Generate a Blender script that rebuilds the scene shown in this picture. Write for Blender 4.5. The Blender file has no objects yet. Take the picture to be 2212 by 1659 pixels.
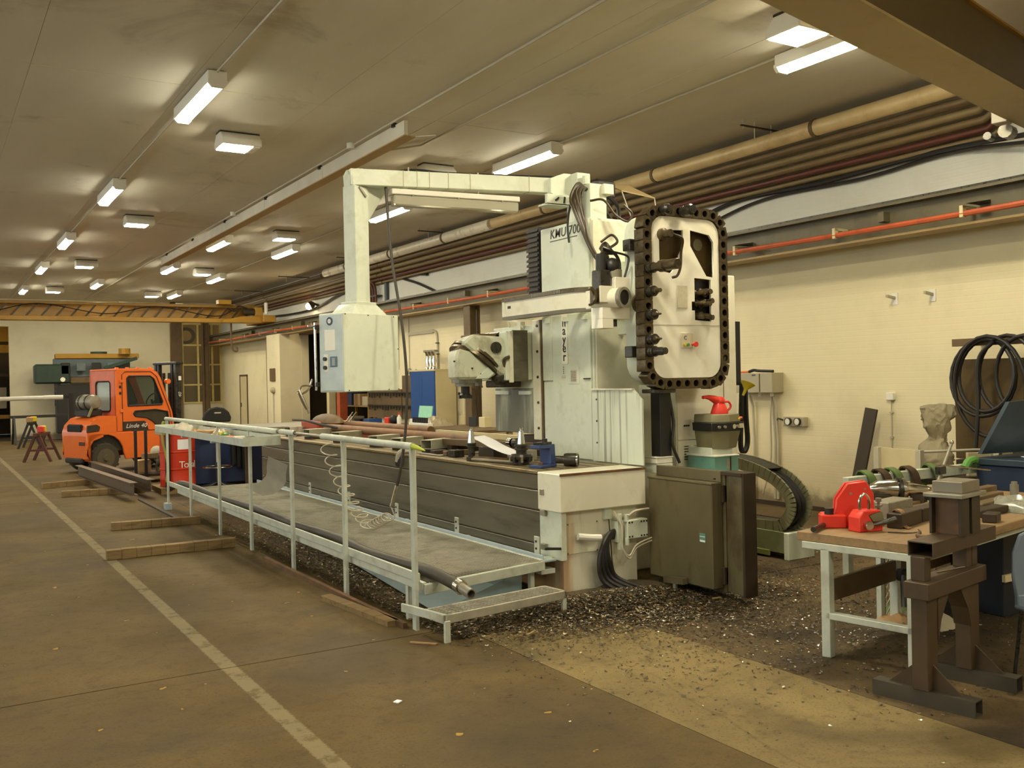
import bpy, bmesh, math, random
from mathutils import Matrix, Vector
random.seed(7)
SC = bpy.context.scene
COL = SC.collection
PI = math.pi
R = math.radians

# ---------------------------------------------------------------- camera, world, exposure
cam_data = bpy.data.cameras.new('camera')
cam = bpy.data.objects.new('camera', cam_data)
COL.objects.link(cam)
cam_data.sensor_fit = 'HORIZONTAL'
cam_data.sensor_width = 36.0
cam_data.lens = 36.0 * 2047.0 / 2212.0
cam_data.clip_start = 0.05
cam_data.clip_end = 200
CAM_YAW, CAM_PITCH, CAM_ROLL = R(31.74), R(-0.27), R(-1.18)
_d = Vector((math.sin(CAM_YAW) * math.cos(CAM_PITCH), math.cos(CAM_YAW) * math.cos(CAM_PITCH), math.sin(CAM_PITCH)))
_r0 = Vector((math.cos(CAM_YAW), -math.sin(CAM_YAW), 0))
_u0 = _r0.cross(_d)
_r = _r0 * math.cos(CAM_ROLL) + _u0 * math.sin(CAM_ROLL)
_u = -_r0 * math.sin(CAM_ROLL) + _u0 * math.cos(CAM_ROLL)
cam.matrix_world = Matrix(((_r.x, _u.x, -_d.x, 0), (_r.y, _u.y, -_d.y, 0), (_r.z, _u.z, -_d.z, 1.8), (0, 0, 0, 1)))
SC.camera = cam

world = bpy.data.worlds.new('hall_air')
SC.world = world
world.use_nodes = True
world.node_tree.nodes['Background'].inputs[0].default_value = (0.86, 0.96, 1.0, 1)
world.node_tree.nodes['Background'].inputs[1].default_value = 5.0      # overcast daylight through the windows of the left wall

SC.view_settings.view_transform = 'Standard'
SC.view_settings.look = 'None'
SC.view_settings.gamma = 1.0
SC.view_settings.use_curve_mapping = False
SC.view_settings.exposure = 0.12
TUBE_STRENGTH = 30.0      # fluorescent battens
FLOOD_STRENGTH = 235.0     # box flood lights
SC.cycles.use_denoising = True
SC.cycles.max_bounces = 8
SC.cycles.diffuse_bounces = 5
SC.cycles.sample_clamp_indirect = 6.0


# ---------------------------------------------------------------- materials
def lin(c):
    def f(v):
        v /= 255.0
        return v / 12.92 if v <= 0.04045 else ((v + 0.055) / 1.055) ** 2.4
    return (f(c[0]), f(c[1]), f(c[2]), 1.0)


MATS = {}


class NT:
    """small helper round a material's node tree"""
    def __init__(self, name):
        self.m = bpy.data.materials.new(name)
        self.m.use_nodes = True
        self.t = self.m.node_tree
        self.b = self.t.nodes['Principled BSDF']
        self.tc = self.n('ShaderNodeTexCoord')

    def n(self, kind, **kw):
        nd = self.t.nodes.new(kind)
        for k, v in kw.items():
            setattr(nd, k, v)
        return nd

    def l(self, a, b):
        self.t.links.new(a, b)

    def coord(self, scale=(1, 1, 1), src='Object'):
        mp = self.n('ShaderNodeMapping')
        mp.inputs['Scale'].default_value = scale
        self.l(self.tc.outputs[src], mp.inputs[0])
        return mp.outputs[0]

    def noise(self, co, scale=5.0, detail=4.0, rough=0.55, dist=0.0):
        nz = self.n('ShaderNodeTexNoise')
        nz.inputs['Scale'].default_value = scale
        nz.inputs['Detail'].default_value = detail
        nz.inputs['Roughness'].default_value = rough
        nz.inputs['Distortion'].default_value = dist
        self.l(co, nz.inputs['Vector'])
        return nz.outputs['Fac']

    def ramp(self, fac, a, b, ca=(0, 0, 0, 1), cb=(1, 1, 1, 1)):
        rp = self.n('ShaderNodeValToRGB')
        rp.color_ramp.elements[0].position = a
        rp.color_ramp.elements[0].color = ca
        rp.color_ramp.elements[1].position = b
        rp.color_ramp.elements[1].color = cb
        self.l(fac, rp.inputs[0])
        return rp.outputs[0]

    def mix(self, fac, a, b, mode='MIX'):
        mx = self.n('ShaderNodeMix', data_type='RGBA', blend_type=mode)
        for sock, v in ((mx.inputs[0], fac), (mx.inputs[6], a), (mx.inputs[7], b)):
            if isinstance(v, (tuple, list)):
                sock.default_value = v
            elif isinstance(v, (int, float)):
                sock.default_value = v
            else:
                self.l(v, sock)
        return mx.outputs[2]

    def math(self, op, a, b=None, clamp=False):
        md = self.n('ShaderNodeMath', operation=op, use_clamp=clamp)
        for i, v in enumerate((a, b)):
            if v is None:
                continue
            if isinstance(v, (int, float)):
                md.inputs[i].default_value = v
            else:
                self.l(v, md.inputs[i])
        return md.outputs[0]

    def step(self, v, a, b):
        mr = self.n('ShaderNodeMapRange', interpolation_type='SMOOTHSTEP')
        mr.inputs['From Min'].default_value = a
        mr.inputs['From Max'].default_value = b
        self.l(v, mr.inputs['Value'])
        return mr.outputs[0]

    def xyz(self, co):
        s = self.n('ShaderNodeSeparateXYZ')
        self.l(co, s.inputs[0])
        return s.outputs

    def bump(self, h, strength=0.3, dist=0.01):
        bp = self.n('ShaderNodeBump')
        bp.inputs['Strength'].default_value = strength
        bp.inputs['Distance'].default_value = dist
        self.l(h, bp.inputs['Height'])
        self.l(bp.outputs[0], self.b.inputs['Normal'])

    def base(self, c):
        if isinstance(c, (tuple, list)):
            self.b.inputs['Base Color'].default_value = c
        else:
            self.l(c, self.b.inputs['Base Color'])

    def rough(self, v):
        if isinstance(v, (int, float)):
            self.b.inputs['Roughness'].default_value = v
        else:
            self.l(v, self.b.inputs['Roughness'])


def mat(name, rgb, rough=0.5, metal=0.0, var=0.12, scale=6.0, stretch=(1, 1, 1), dirt=None, dirt_amt=0.5, dirt_scale=2.5,
        bump=0.0, bump_scale=60.0, spec=None):
    if name in MATS:
        return MATS[name]
    t = NT(name)
    c = lin(rgb)
    co = t.coord(stretch)
    f = t.noise(co, scale, 5)
    lo = tuple(max(0, v * (1 - var)) for v in c[:3]) + (1,)
    hi = tuple(min(1, v * (1 + var)) for v in c[:3]) + (1,)
    colr = t.ramp(f, 0.3, 0.7, lo, hi)
    if dirt:
        d = t.noise(co, dirt_scale, 6, 0.65, 0.3)
        colr = t.mix(t.math('MULTIPLY', t.step(d, 0.48, 0.68), dirt_amt), colr, lin(dirt))
    t.base(colr)
    t.rough(t.ramp(f, 0.2, 0.8, (max(0, rough - .08),) * 3 + (1,), (min(1, rough + .08),) * 3 + (1,)))
    t.b.inputs['Metallic'].default_value = metal
    if spec is not None:
        t.b.inputs['Specular IOR Level'].default_value = spec
    if bump:
        t.bump(t.noise(co, bump_scale, 3), bump, 0.004)
    MATS[name] = t.m
    return t.m


def glow(name, rgb, strength):
    t = NT(name)
    t.base(lin(rgb))
    t.b.inputs['Emission Color'].default_value = lin(rgb)
    t.b.inputs['Emission Strength'].default_value = strength
    MATS[name] = t.m
    return t.m


MINT = mat('mint_machine_paint', (218, 224, 206), 0.42, 0, 0.06, 3, dirt=(150, 145, 105), dirt_amt=0.28, dirt_scale=3)
CREAM = mat('cream_and_lit_mint', (232, 228, 206), 0.4, 0, 0.05, 3, dirt=(170, 155, 105), dirt_amt=0.25, dirt_scale=3)  # also on the mint column's end covers, with warm light in the colour
WHITE = mat('white_plate_paint', (244, 240, 222), 0.38, 0, 0.03, 3, dirt=(215, 205, 160), dirt_amt=0.3, dirt_scale=4)
RAILP = mat('pale_grey_rail_paint', (198, 203, 188), 0.4, 0, 0.07, 8, dirt=(120, 110, 85), dirt_amt=0.3, dirt_scale=5)
OILSTEEL = mat('oily_chain_steel', (96, 84, 62), 0.34, 0.6, 0.25, 14, dirt=(40, 30, 18), dirt_amt=0.7, dirt_scale=9)
DARKSTEEL = mat('dark_tool_steel', (70, 67, 60), 0.3, 0.6, 0.25, 20)
BLACK = mat('black_rubber', (26, 25, 24), 0.55, 0, 0.2, 20)
BLACKPL = mat('black_plastic', (34, 33, 31), 0.45, 0, 0.15, 20)
HOLE = mat('dark_socket', (12, 11, 9), 0.7, 0, 0.2, 20)
CHROME = mat('bright_steel', (205, 202, 192), 0.18, 1.0, 0.1, 12)
STEEL = mat('worn_grey_steel', (146, 141, 125), 0.4, 0.35, 0.18, 9, dirt=(85, 70, 50), dirt_amt=0.4)
BEDSIDE = mat('brushed_bed_panel', (112, 106, 88), 0.42, 0.45, 0.16, 5, (1, 0.25, 2.0), dirt=(62, 54, 40), dirt_amt=0.6, dirt_scale=2.0)
BEDTOP = mat('oily_table_top', (142, 126, 92), 0.4, 0.35, 0.18, 4, dirt=(92, 72, 44), dirt_amt=0.6, dirt_scale=3)
TANK = mat('greasy_brown_sheet', (116, 107, 80), 0.34, 0.4, 0.16, 3, (1, 1, .5), dirt=(74, 54, 30), dirt_amt=0.65, dirt_scale=2.5)
RUST = mat('rusty_brown_steel', (108, 82, 56), 0.6, 0.2, 0.25, 8, dirt=(160, 96, 40), dirt_amt=0.6, dirt_scale=5, bump=0.15)
BAR = mat('rusted_bar', (128, 92, 58), 0.55, 0.25, 0.2, 5, dirt=(84, 64, 48), dirt_amt=0.6, dirt_scale=4)
BROWNST = mat('brown_painted_steel', (104, 84, 56), 0.55, 0.05, 0.15, 5, dirt=(70, 54, 34), dirt_amt=0.5)
DKBROWN = mat('dark_brown_plate', (60, 48, 33), 0.55, 0.2, 0.2, 6)
PLATEBR = mat('rolled_brown_plate', (92, 74, 40), 0.5, 0.3, 0.15, 5, dirt=(60, 44, 22), dirt_amt=0.5)
RED = mat('red_tool_paint', (226, 60, 44), 0.38, 0, 0.08, 6)
REDOLD = mat('worn_red_paint', (170, 72, 46), 0.5, 0, 0.15, 6, dirt=(90, 60, 44), dirt_amt=0.4)
DRUMRED = mat('drum_red', (206, 58, 28), 0.35, 0, 0.06, 6)
CONDUCT = mat('orange_conductor', (178, 84, 48), 0.45, 0, 0.12, 6, dirt=(120, 60, 36), dirt_amt=0.4)
ORANGE = mat('forklift_orange', (228, 110, 42), 0.32, 0, 0.05, 4, dirt=(190, 96, 60), dirt_amt=0.25)
YELLOW = mat('crane_yellow', (168, 126, 38), 0.45, 0, 0.08, 4, dirt=(140, 98, 28), dirt_amt=0.4)
CRANEDK = mat('crane_brown_yellow', (178, 158, 106), 0.5, 0, 0.06, 2, dirt=(140, 108, 56), dirt_amt=0.2)
FUNNEL = mat('yellow_plastic', (214, 196, 36), 0.35, 0, 0.05)
BLUE = mat('blue_cabinet_enamel', (36, 78, 140), 0.38, 0, 0.06, 4)
BLUEDK = mat('dark_blue_paint', (44, 58, 96), 0.4, 0, 0.12, 5, dirt=(60, 60, 60), dirt_amt=0.3)
BLUECAST = mat('blue_casting_paint', (58, 76, 124), 0.4, 0.1, 0.12, 8)
SLATEBL = mat('slate_blue_sheet', (56, 70, 82), 0.4, 0.3, 0.12, 3)
BEIGE = mat('beige_panel', (206, 192, 150), 0.5, 0, 0.06, 4)
GREYBOX = mat('grey_enclosure', (172, 164, 138), 0.45, 0, 0.06, 5)
OLIVE = mat('olive_grey_casing', (126, 120, 88), 0.45, 0.1, 0.1, 5)
TEAL = mat('teal_box_paint', (96, 140, 128), 0.5, 0, 0.12, 6, dirt=(150, 120, 60), dirt_amt=0.4)
CHAINGRN = mat('mossy_grey_chain', (136, 134, 104), 0.5, 0.2, 0.18, 9, dirt=(60, 52, 30), dirt_amt=0.5)
GREENOLD = mat('drill_dark_green', (44, 62, 52), 0.5, 0.1, 0.2, 5)
TIMBER = mat('rough_timber', (136, 112, 72), 0.75, 0, 0.22, 4, (1, 6, 8), dirt=(84, 60, 34), dirt_amt=0.5, dirt_scale=3, bump=0.3)
BENCHW = mat('bench_board', (150, 122, 84), 0.55, 0, 0.15, 4, (1, 7, 7), dirt=(110, 82, 50), dirt_amt=0.45, dirt_scale=3)
PIPETAN = mat('tan_lagged_pipe', (212, 186, 134), 0.42, 0.1, 0.08, 3, dirt=(150, 110, 66), dirt_amt=0.35)
PIPEBR = mat('brown_pipe', (106, 86, 56), 0.5, 0.15, 0.15, 4)
PIPEDK = mat('dark_red_pipe', (88, 44, 30), 0.5, 0.1, 0.15, 4)
CABLE = mat('black_cable', (30, 28, 25), 0.5, 0, 0.15, 15)
OILCABLE = mat('oily_brown_cable', (64, 54, 38), 0.4, 0.1, 0.2, 15)
HOSEBR = mat('brown_hose', (58, 52, 42), 0.5, 0, 0.18, 20)
GREYCOND = mat('grey_conduit', (186, 178, 156), 0.5, 0, 0.08)
WHITEPL = mat('white_plastic', (232, 228, 214), 0.4, 0, 0.04)
LAMPBODY = mat('white_lamp_housing', (226, 222, 208), 0.45, 0, 0.04)
PAPER = mat('white_paper', (244, 244, 248), 0.7, 0, 0.02)
PAPERDK = mat('greasy_paper', (178, 172, 152), 0.7, 0, 0.1)
BAG = mat('clear_bag_film', (164, 150, 122), 0.25, 0, 0.12, 14, bump=0.6, bump_scale=18)
SLINGG = mat('green_webbing', (92, 112, 62), 0.75, 0, 0.15, 20)
SLINGB = mat('brown_webbing', (70, 52, 34), 0.75, 0, 0.15, 20)
TYRE = mat('tyre_rubber', (62, 54, 42), 0.75, 0, 0.2, 10)
SEAT = mat('black_seat', (30, 29, 28), 0.6, 0, 0.1)
INK = mat('black_lettering', (38, 38, 36), 0.5, 0, 0.05)
INKW = mat('white_lettering', (236, 230, 222), 0.5, 0, 0.03)
PLATELAB = mat('data_plate', (212, 204, 178), 0.4, 0.2, 0.08, 30)
GREENPL = mat('green_plastic', (70, 150, 72), 0.45, 0, 0.05)
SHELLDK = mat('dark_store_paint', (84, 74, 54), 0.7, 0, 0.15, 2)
CARD = mat('cardboard', (168, 134, 90), 0.7, 0, 0.1)
MINTCARD = mat('mint_card', (148, 206, 178), 0.6, 0, 0.05)
PIPEWHT = mat('grey_pvc_pipe', (214, 212, 198), 0.4, 0, 0.06)
GRATE = mat('galvanised_grating', (184, 180, 162), 0.45, 0.25, 0.15, 10, dirt=(90, 78, 56), dirt_amt=0.4)
GREYCHAIR = mat('grey_blue_chair_shell', (112, 124, 138), 0.45, 0, 0.06)

TUBE = glow('fluorescent_glow', (255, 250, 226), TUBE_STRENGTH)
FLOOD = glow('flood_glow', (255, 242, 208), FLOOD_STRENGTH)
OFFGLOW = glow('office_fill_glow', (255, 226, 170), 34.0)  # glow of the fill lights added in the side rooms
BAYGLOW = glow('bay_fill_glow', (255, 226, 170), 120.0)
ROOMGLOW = glow('store_fill_glow', (255, 226, 170), 14.0)
SPOTGLOW = glow('spot_glow', (255, 226, 176), 60.0)

_g = NT('window_glass')
_g.base(lin((190, 184, 158)))
_g.rough(0.08)
_g.b.inputs['Transmission Weight'].default_value = 0.85
_g.b.inputs['IOR'].default_value = 1.2
GLASS = _g.m
_g = NT('tinted_glass')
_g.base(lin((120, 128, 120)))
_g.rough(0.05)
_g.b.inputs['Transmission Weight'].default_value = 0.9
_g.b.inputs['IOR'].default_value = 1.05
TINT = _g.m
_g = NT('clear_lamp_cover')
_g.base(lin((225, 220, 200)))
_g.rough(0.15)
_g.b.inputs['Transmission Weight'].default_value = 0.6
_g.b.inputs['IOR'].default_value = 1.1
CLEAR = _g.m


def streaky(name, rgb, streak, amt, sx=14.0, lo=0.52, hi=0.66, zfade=None, rough=0.42):
    t = NT(name)
    c = lin(rgb)
    f = t.noise(t.coord((1, 1, 1)), 3, 4)
    b = t.ramp(f, 0.3, 0.7, tuple(v * .95 for v in c[:3]) + (1,), tuple(min(1, v * 1.05) for v in c[:3]) + (1,))
    s = t.noise(t.coord((sx, sx, 0.5)), 1.0, 5, 0.6)
    m = t.step(s, lo, hi)
    if zfade:
        z = t.xyz(t.coord())[2]
        m = t.math('MULTIPLY', m, t.step(z, zfade[0], zfade[1]))
    t.base(t.mix(t.math('MULTIPLY', m, amt), b, lin(streak)))
    t.rough(rough)
    MATS[name] = t.m
    return t.m


GUARDM = streaky('streaked_guard_paint', (216, 222, 204), (104, 98, 74), 0.62, 26, 0.52, 0.66)
SADDLEM = streaky('oil_stained_saddle', (190, 194, 168), (76, 72, 56), 0.85, 3.0, 0.34, 0.6)
_t = NT('rust_run_base_paint')
_c = _t.coord()
_x = _t.xyz(_c)[0]
_n = _t.noise(_t.coord((10, 10, 1.2)), 1.0, 5, .6)
_m = _t.math('SUBTRACT', 1.0, _t.step(_t.math('ADD', _x, _t.math('MULTIPLY', _t.math('SUBTRACT', _n, .5), .34)), -.41, -.27))
_d = _t.step(_t.noise(_t.coord((14, 14, .5)), 1.0, 5, .6), .56, .72)
_b = _t.mix(_t.math('MULTIPLY', _d, .25), lin((226, 222, 198)), lin((150, 128, 84)))
_t.base(_t.mix(_t.math('MULTIPLY', _m, .62), _b, lin((190, 128, 40))))
_t.rough(.45)
BASEM = _t.m


# ---------------------------------------------------------------- mesh building helpers
class MB:
    def __init__(self, M=None):
        self.v, self.f, self.M = [], [], M
        self.g = []          # (first vertex, first face) of each added shape

    def add(self, vs, fs):
        o = len(self.v)
        self.g.append((o, len(self.f)))
        if self.M is not None:
            vs = [self.M @ Vector(p) for p in vs]
        self.v += [tuple(p) for p in vs]
        self.f += [tuple(i + o for i in q) for q in fs]
        return self

    def box(self, x0, x1, y0, y1, z0, z1):
        vs = [(x0, y0, z0), (x1, y0, z0), (x1, y1, z0), (x0, y1, z0), (x0, y0, z1), (x1, y0, z1), (x1, y1, z1), (x0, y1, z1)]
        return self.add(vs, [(3, 2, 1, 0), (4, 5, 6, 7), (0, 1, 5, 4), (1, 2, 6, 5), (2, 3, 7, 6), (3, 0, 4, 7)])

    def obox(self, c, s, rz=0.0, rx=0.0, ry=0.0):
        m = Matrix.Translation(c) @ Matrix.Rotation(rz, 4, 'Z') @ Matrix.Rotation(ry, 4, 'Y') @ Matrix.Rotation(rx, 4, 'X')
        h = [v / 2 for v in s]
        vs = [m @ Vector((a * h[0], b * h[1], d * h[2])) for a, b, d in
              ((-1, -1, -1), (1, -1, -1), (1, 1, -1), (-1, 1, -1), (-1, -1, 1), (1, -1, 1), (1, 1, 1), (-1, 1, 1))]
        return self.add(vs, [(3, 2, 1, 0), (4, 5, 6, 7), (0, 1, 5, 4), (1, 2, 6, 5), (2, 3, 7, 6), (3, 0, 4, 7)])

    def frame(self, p, q, up=(0, 0, 1)):
        p, q = Vector(p), Vector(q)
        d = (q - p).normalized()
        u = Vector(up)
        if abs(d.dot(u)) > 0.98:
            u = Vector((1, 0, 0)) if abs(d.x) < 0.9 else Vector((0, 1, 0))
        s = d.cross(u).normalized()
        return p, q, d, s, s.cross(d).normalized()

    def bar(self, p, q, w, h, up=(0, 0, 1)):
        p, q, d, s, u = self.frame(p, q, up)
        vs = []
        for e in (p, q):
            for a, b in ((-1, -1), (1, -1), (1, 1), (-1, 1)):
                vs.append(e + s * (a * w / 2) + u * (b * h / 2))
        return self.add(vs, [(0, 1, 2, 3), (7, 6, 5, 4), (0, 4, 5, 1), (1, 5, 6, 2), (2, 6, 7, 3), (3, 7, 4, 0)])

    def cyl(self, p, q, r, r2=None, n=14, caps=True):
        r2 = r if r2 is None else r2
        p, q, d, s, u = self.frame(p, q)
        vs = []
        for e, rr in ((p, r), (q, r2)):
            for i in range(n):
                a = 2 * PI * i / n
                vs.append(e + s * (math.cos(a) * rr) + u * (math.sin(a) * rr))
        fs = [(i, (i + 1) % n, n + (i + 1) % n, n + i) for i in range(n)]
        if caps:
            fs += [tuple(range(n - 1, -1, -1)), tuple(range(n, 2 * n))]
        return self.add(vs, fs)

    def ring(self, p, q, ro, ri, n=20):
        p, q, d, s, u = self.frame(p, q)
        vs = []
        for e in (p, q):
            for rr in (ro, ri):
                for i in range(n):
                    a = 2 * PI * i / n
                    vs.append(e + s * (math.cos(a) * rr) + u * (math.sin(a) * rr))
        fs = []
        for i in range(n):
            j = (i + 1) % n
            fs += [(i, j, 2 * n + j, 2 * n + i), (n + j, n + i, 3 * n + i, 3 * n + j),
                   (j, i, n + i, n + j), (2 * n + i, 2 * n + j, 3 * n + j, 3 * n + i)]
        return self.add(vs, fs)

    def tube(self, pts, r, n=8, caps=True):
        pts = [Vector(p) for p in pts]
        k = len(pts)
        prev = None
        vs = []
        for i, p in enumerate(pts):
            d = (pts[min(i + 1, k - 1)] - pts[max(i - 1, 0)]).normalized()
            if prev is None:
                s = d.cross(Vector((0, 0, 1)))
                if s.length < 0.05:
                    s = d.cross(Vector((1, 0, 0)))
                s.normalize()
            else:
                s = prev - d * prev.dot(d)
                s.normalize()
            prev = s
            u = s.cross(d)
            rr = r[i] if isinstance(r, (list, tuple)) else r
            for j in range(n):
                a = 2 * PI * j / n
                vs.append(p + s * (math.cos(a) * rr) + u * (math.sin(a) * rr))
        fs = []
        for i in range(k - 1):
            for j in range(n):
                fs.append((i * n + j, i * n + (j + 1) % n, (i + 1) * n + (j + 1) % n, (i + 1) * n + j))
        if caps:
            fs += [tuple(range(n - 1, -1, -1)), tuple(range((k - 1) * n, k * n))]
        return self.add(vs, fs)

    def ribbon(self, pts, w, t, side=(0, 1, 0)):
        """flat strap of width w along side, thickness t, following pts"""
        pts = [Vector(p) for p in pts]
        sd = Vector(side)
        k = len(pts)
        vs = []
        for i, p in enumerate(pts):
            d = (pts[min(i + 1, k - 1)] - pts[max(i - 1, 0)]).normalized()
            u = sd.cross(d).normalized()
            for a, b in ((-1, -1), (1, -1), (1, 1), (-1, 1)):
                vs.append(p + sd * (a * w / 2) + u * (b * t / 2))
        fs = [(3, 2, 1, 0), tuple((k - 1) * 4 + j for j in range(4))]
        for i in range(k - 1):
            for j in range(4):
                fs.append((i * 4 + j, i * 4 + (j + 1) % 4, (i + 1) * 4 + (j + 1) % 4, (i + 1) * 4 + j))
        return self.add(vs, fs)

    def lathe(self, prof, base=(0, 0, 0), top=(0, 0, 1), n=16):
        """prof: (radius, height) list along base->top direction"""
        p, q, d, s, u = self.frame(base, top)
        vs = []
        for rr, h in prof:
            for j in range(n):
                a = 2 * PI * j / n
                vs.append(p + d * h + s * (math.cos(a) * rr) + u * (math.sin(a) * rr))
        k = len(prof)
        fs = []
        for i in range(k - 1):
            for j in range(n):
                fs.append((i * n + j, i * n + (j + 1) % n, (i + 1) * n + (j + 1) % n, (i + 1) * n + j))
        fs += [tuple(range(n - 1, -1, -1)), tuple(range((k - 1) * n, k * n))]
        return self.add(vs, fs)

    def prism(self, poly, axis, a0, a1):
        """poly in the two other axes (x: (y,z); y: (x,z); z: (x,y))"""
        def P(u, w, a):
            return (a, u, w) if axis == 'x' else (u, a, w) if axis == 'y' else (u, w, a)
        n = len(poly)
        vs = [P(u, w, a0) for u, w in poly] + [P(u, w, a1) for u, w in poly]
        fs = [tuple(range(n - 1, -1, -1)), tuple(range(n, 2 * n))]
        fs += [(i, (i + 1) % n, n + (i + 1) % n, n + i) for i in range(n)]
        return self.add(vs, fs)

    def ball(self, c, rx, ry=None, rz=None, n=12, m=8, bot=-1.0):
        ry = rx if ry is None else ry
        rz = rx if rz is None else rz
        prof = []
        for i in range(m + 1):
            t = -PI / 2 + PI * i / m
            prof.append((max(0.02, math.cos(t)), max(bot, math.sin(t))))
        vs, fs = [], []
        for rr, h in prof:
            for j in range(n):
                a = 2 * PI * j / n
                vs.append((c[0] + rx * rr * math.cos(a), c[1] + ry * rr * math.sin(a), c[2] + rz * h))
        for i in range(m):
            for j in range(n):
                fs.append((i * n + j, i * n + (j + 1) % n, (i + 1) * n + (j + 1) % n, (i + 1) * n + j))
        fs += [tuple(range(n - 1, -1, -1)), tuple(range(m * n, (m + 1) * n))]
        return self.add(vs, fs)

    def split(self):
        """the added shapes, gathered where they touch: pieces that stand apart become parts of their own"""
        k = len(self.g)
        ends = self.g[1:] + [(len(self.v), len(self.f))]
        bb = []
        for (v0, f0), (v1, f1) in zip(self.g, ends):
            ps = self.v[v0:v1]
            bb.append(([min(p[i] for p in ps) - .004 for i in range(3)], [max(p[i] for p in ps) + .004 for i in range(3)]))
        gid = list(range(k))
        for i in range(k):
            for j in range(i):
                if gid[i] != gid[j] and all(bb[i][0][q] <= bb[j][1][q] and bb[j][0][q] <= bb[i][1][q] for q in range(3)):
                    a, b = gid[i], gid[j]
                    gid = [b if q == a else q for q in gid]
        out = []
        for w in sorted(set(gid)):
            mb = MB()
            for i in range(k):
                if gid[i] == w:
                    (v0, f0), (v1, f1) = self.g[i], ends[i]
                    mb.add(self.v[v0:v1], [tuple(q - v0 for q in f) for f in self.f[f0:f1]])
            out.append(mb)
        return out

    def build(self, name, m, parent=None, label=None, cat=None, group=None, kind=None, bevel=0.0, smooth=35, loc=None):
        if parent is not None and kind is None and 1 < len(self.g) < 40:
            ps = self.split()
            if len(ps) > 1:
                return [q.build(name, m, parent, label, cat, group, kind, bevel, smooth, loc) for q in ps][0]
        xs = [p[0] for p in self.v]
        ys = [p[1] for p in self.v]
        zs = [p[2] for p in self.v]
        if parent is not None:
            org = ORG[parent.name]
        elif loc is not None:
            org = Vector(loc)
        elif kind == 'structure':
            org = Vector((0, 0, 0))
        else:
            org = Vector(((min(xs) + max(xs)) / 2, (min(ys) + max(ys)) / 2, min(zs)))
        me = bpy.data.meshes.new(name)
        me.from_pydata([(p[0] - org.x, p[1] - org.y, p[2] - org.z) for p in self.v], [], self.f)
        bm = bmesh.new()
        bm.from_mesh(me)
        bmesh.ops.recalc_face_normals(bm, faces=bm.faces)
        if bevel:
            es = [e for e in bm.edges if len(e.link_faces) == 2 and e.calc_face_angle(0) > R(40)]
            bmesh.ops.bevel(bm, geom=es, offset=bevel, segments=1, affect='EDGES', clamp_overlap=True)
        bm.to_mesh(me)
        bm.free()
        if smooth:
            me.polygons.foreach_set('use_smooth', [True] * len(me.polygons))
            me.set_sharp_from_angle(angle=R(smooth))
        me.materials.append(m)
        o = bpy.data.objects.new(name, me)
        COL.objects.link(o)
        if parent is not None:
            o.parent = parent
        else:
            o.location = org
        ORG[o.name] = org
        tag(o, label, cat, group, kind)
        return o


ORG = {}


def tag(o, label=None, cat=None, group=None, kind=None):
    for k, v in (('label', label), ('category', cat), ('group', group), ('kind', kind)):
        if v:
            o[k] = v


def thing(name, label, cat, loc=(0, 0, 0), group=None, kind=None):
    o = bpy.data.objects.new(name, None)
    o.empty_display_size = 0.1
    COL.objects.link(o)
    o.location = loc
    ORG[o.name] = Vector(loc)
    tag(o, label, cat, group, kind)
    return o


KIDS = {}


def dup(root, loc, rotz=None, label=None, group=None):
    """a copy of a thing with copies of its parts and sub-parts, sharing mesh data"""
    r_ = root.copy()
    COL.objects.link(r_)
    r_.location = loc
    ORG[r_.name] = Vector(loc)
    if rotz is not None:
        r_.rotation_euler = (0, 0, rotz)
    if label:
        r_['label'] = label
    if group:
        r_['group'] = group
    for ch in [o for o in bpy.data.objects if o.parent == root]:
        c = ch.copy()
        COL.objects.link(c)
        c.parent = r_
        for g in [o for o in bpy.data.objects if o.parent == ch]:
            d = g.copy()
            COL.objects.link(d)
            d.parent = c
    return r_


def piece(mesh_obj, name, parent, off, rz=0.0, m=None, rot=None):
    """another copy of a part (shared mesh) at an offset in its parent's frame"""
    c = mesh_obj.copy()
    c.name = name
    COL.objects.link(c)
    c.parent = parent
    c.location = off
    c.rotation_euler = rot if rot else (0, 0, rz)
    return c


def lettering(text, m, parent, origin, xdir, ydir, size, depth=0.002, name='lettering', align='LEFT', shear=0.0, bold=0.0):
    cu = bpy.data.curves.new(name, 'FONT')
    cu.body = text
    cu.size = size
    cu.extrude = depth
    cu.align_x = align
    cu.shear = shear
    cu.offset = bold
    cu.space_character = 1.06
    tmp = bpy.data.objects.new(name, cu)
    COL.objects.link(tmp)
    dg = bpy.context.evaluated_depsgraph_get()
    me = bpy.data.meshes.new_from_object(tmp.evaluated_get(dg))
    bpy.data.objects.remove(tmp)
    x, y = Vector(xdir).normalized(), Vector(ydir).normalized()
    z = x.cross(y)
    org = ORG[parent.name]
    o3 = Vector(origin) - org
    me.transform(Matrix(((x.x, y.x, z.x, o3.x), (x.y, y.y, z.y, o3.y), (x.z, y.z, z.z, o3.z), (0, 0, 0, 1))))
    me.materials.clear()
    me.materials.append(m)
    o = bpy.data.objects.new(name, me)
    COL.objects.link(o)
    o.parent = parent
    ORG[o.name] = org
    return o


def arc(c, r, a0, a1, n, plane='xz'):
    out = []
    for i in range(n + 1):
        a = R(a0 + (a1 - a0) * i / n)
        u, w = r * math.cos(a), r * math.sin(a)
        out.append((c[0] + u, c[1], c[2] + w) if plane == 'xz' else (c[0], c[1] + u, c[2] + w) if plane == 'yz' else (c[0] + u, c[1] + w, c[2]))
    return out


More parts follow.
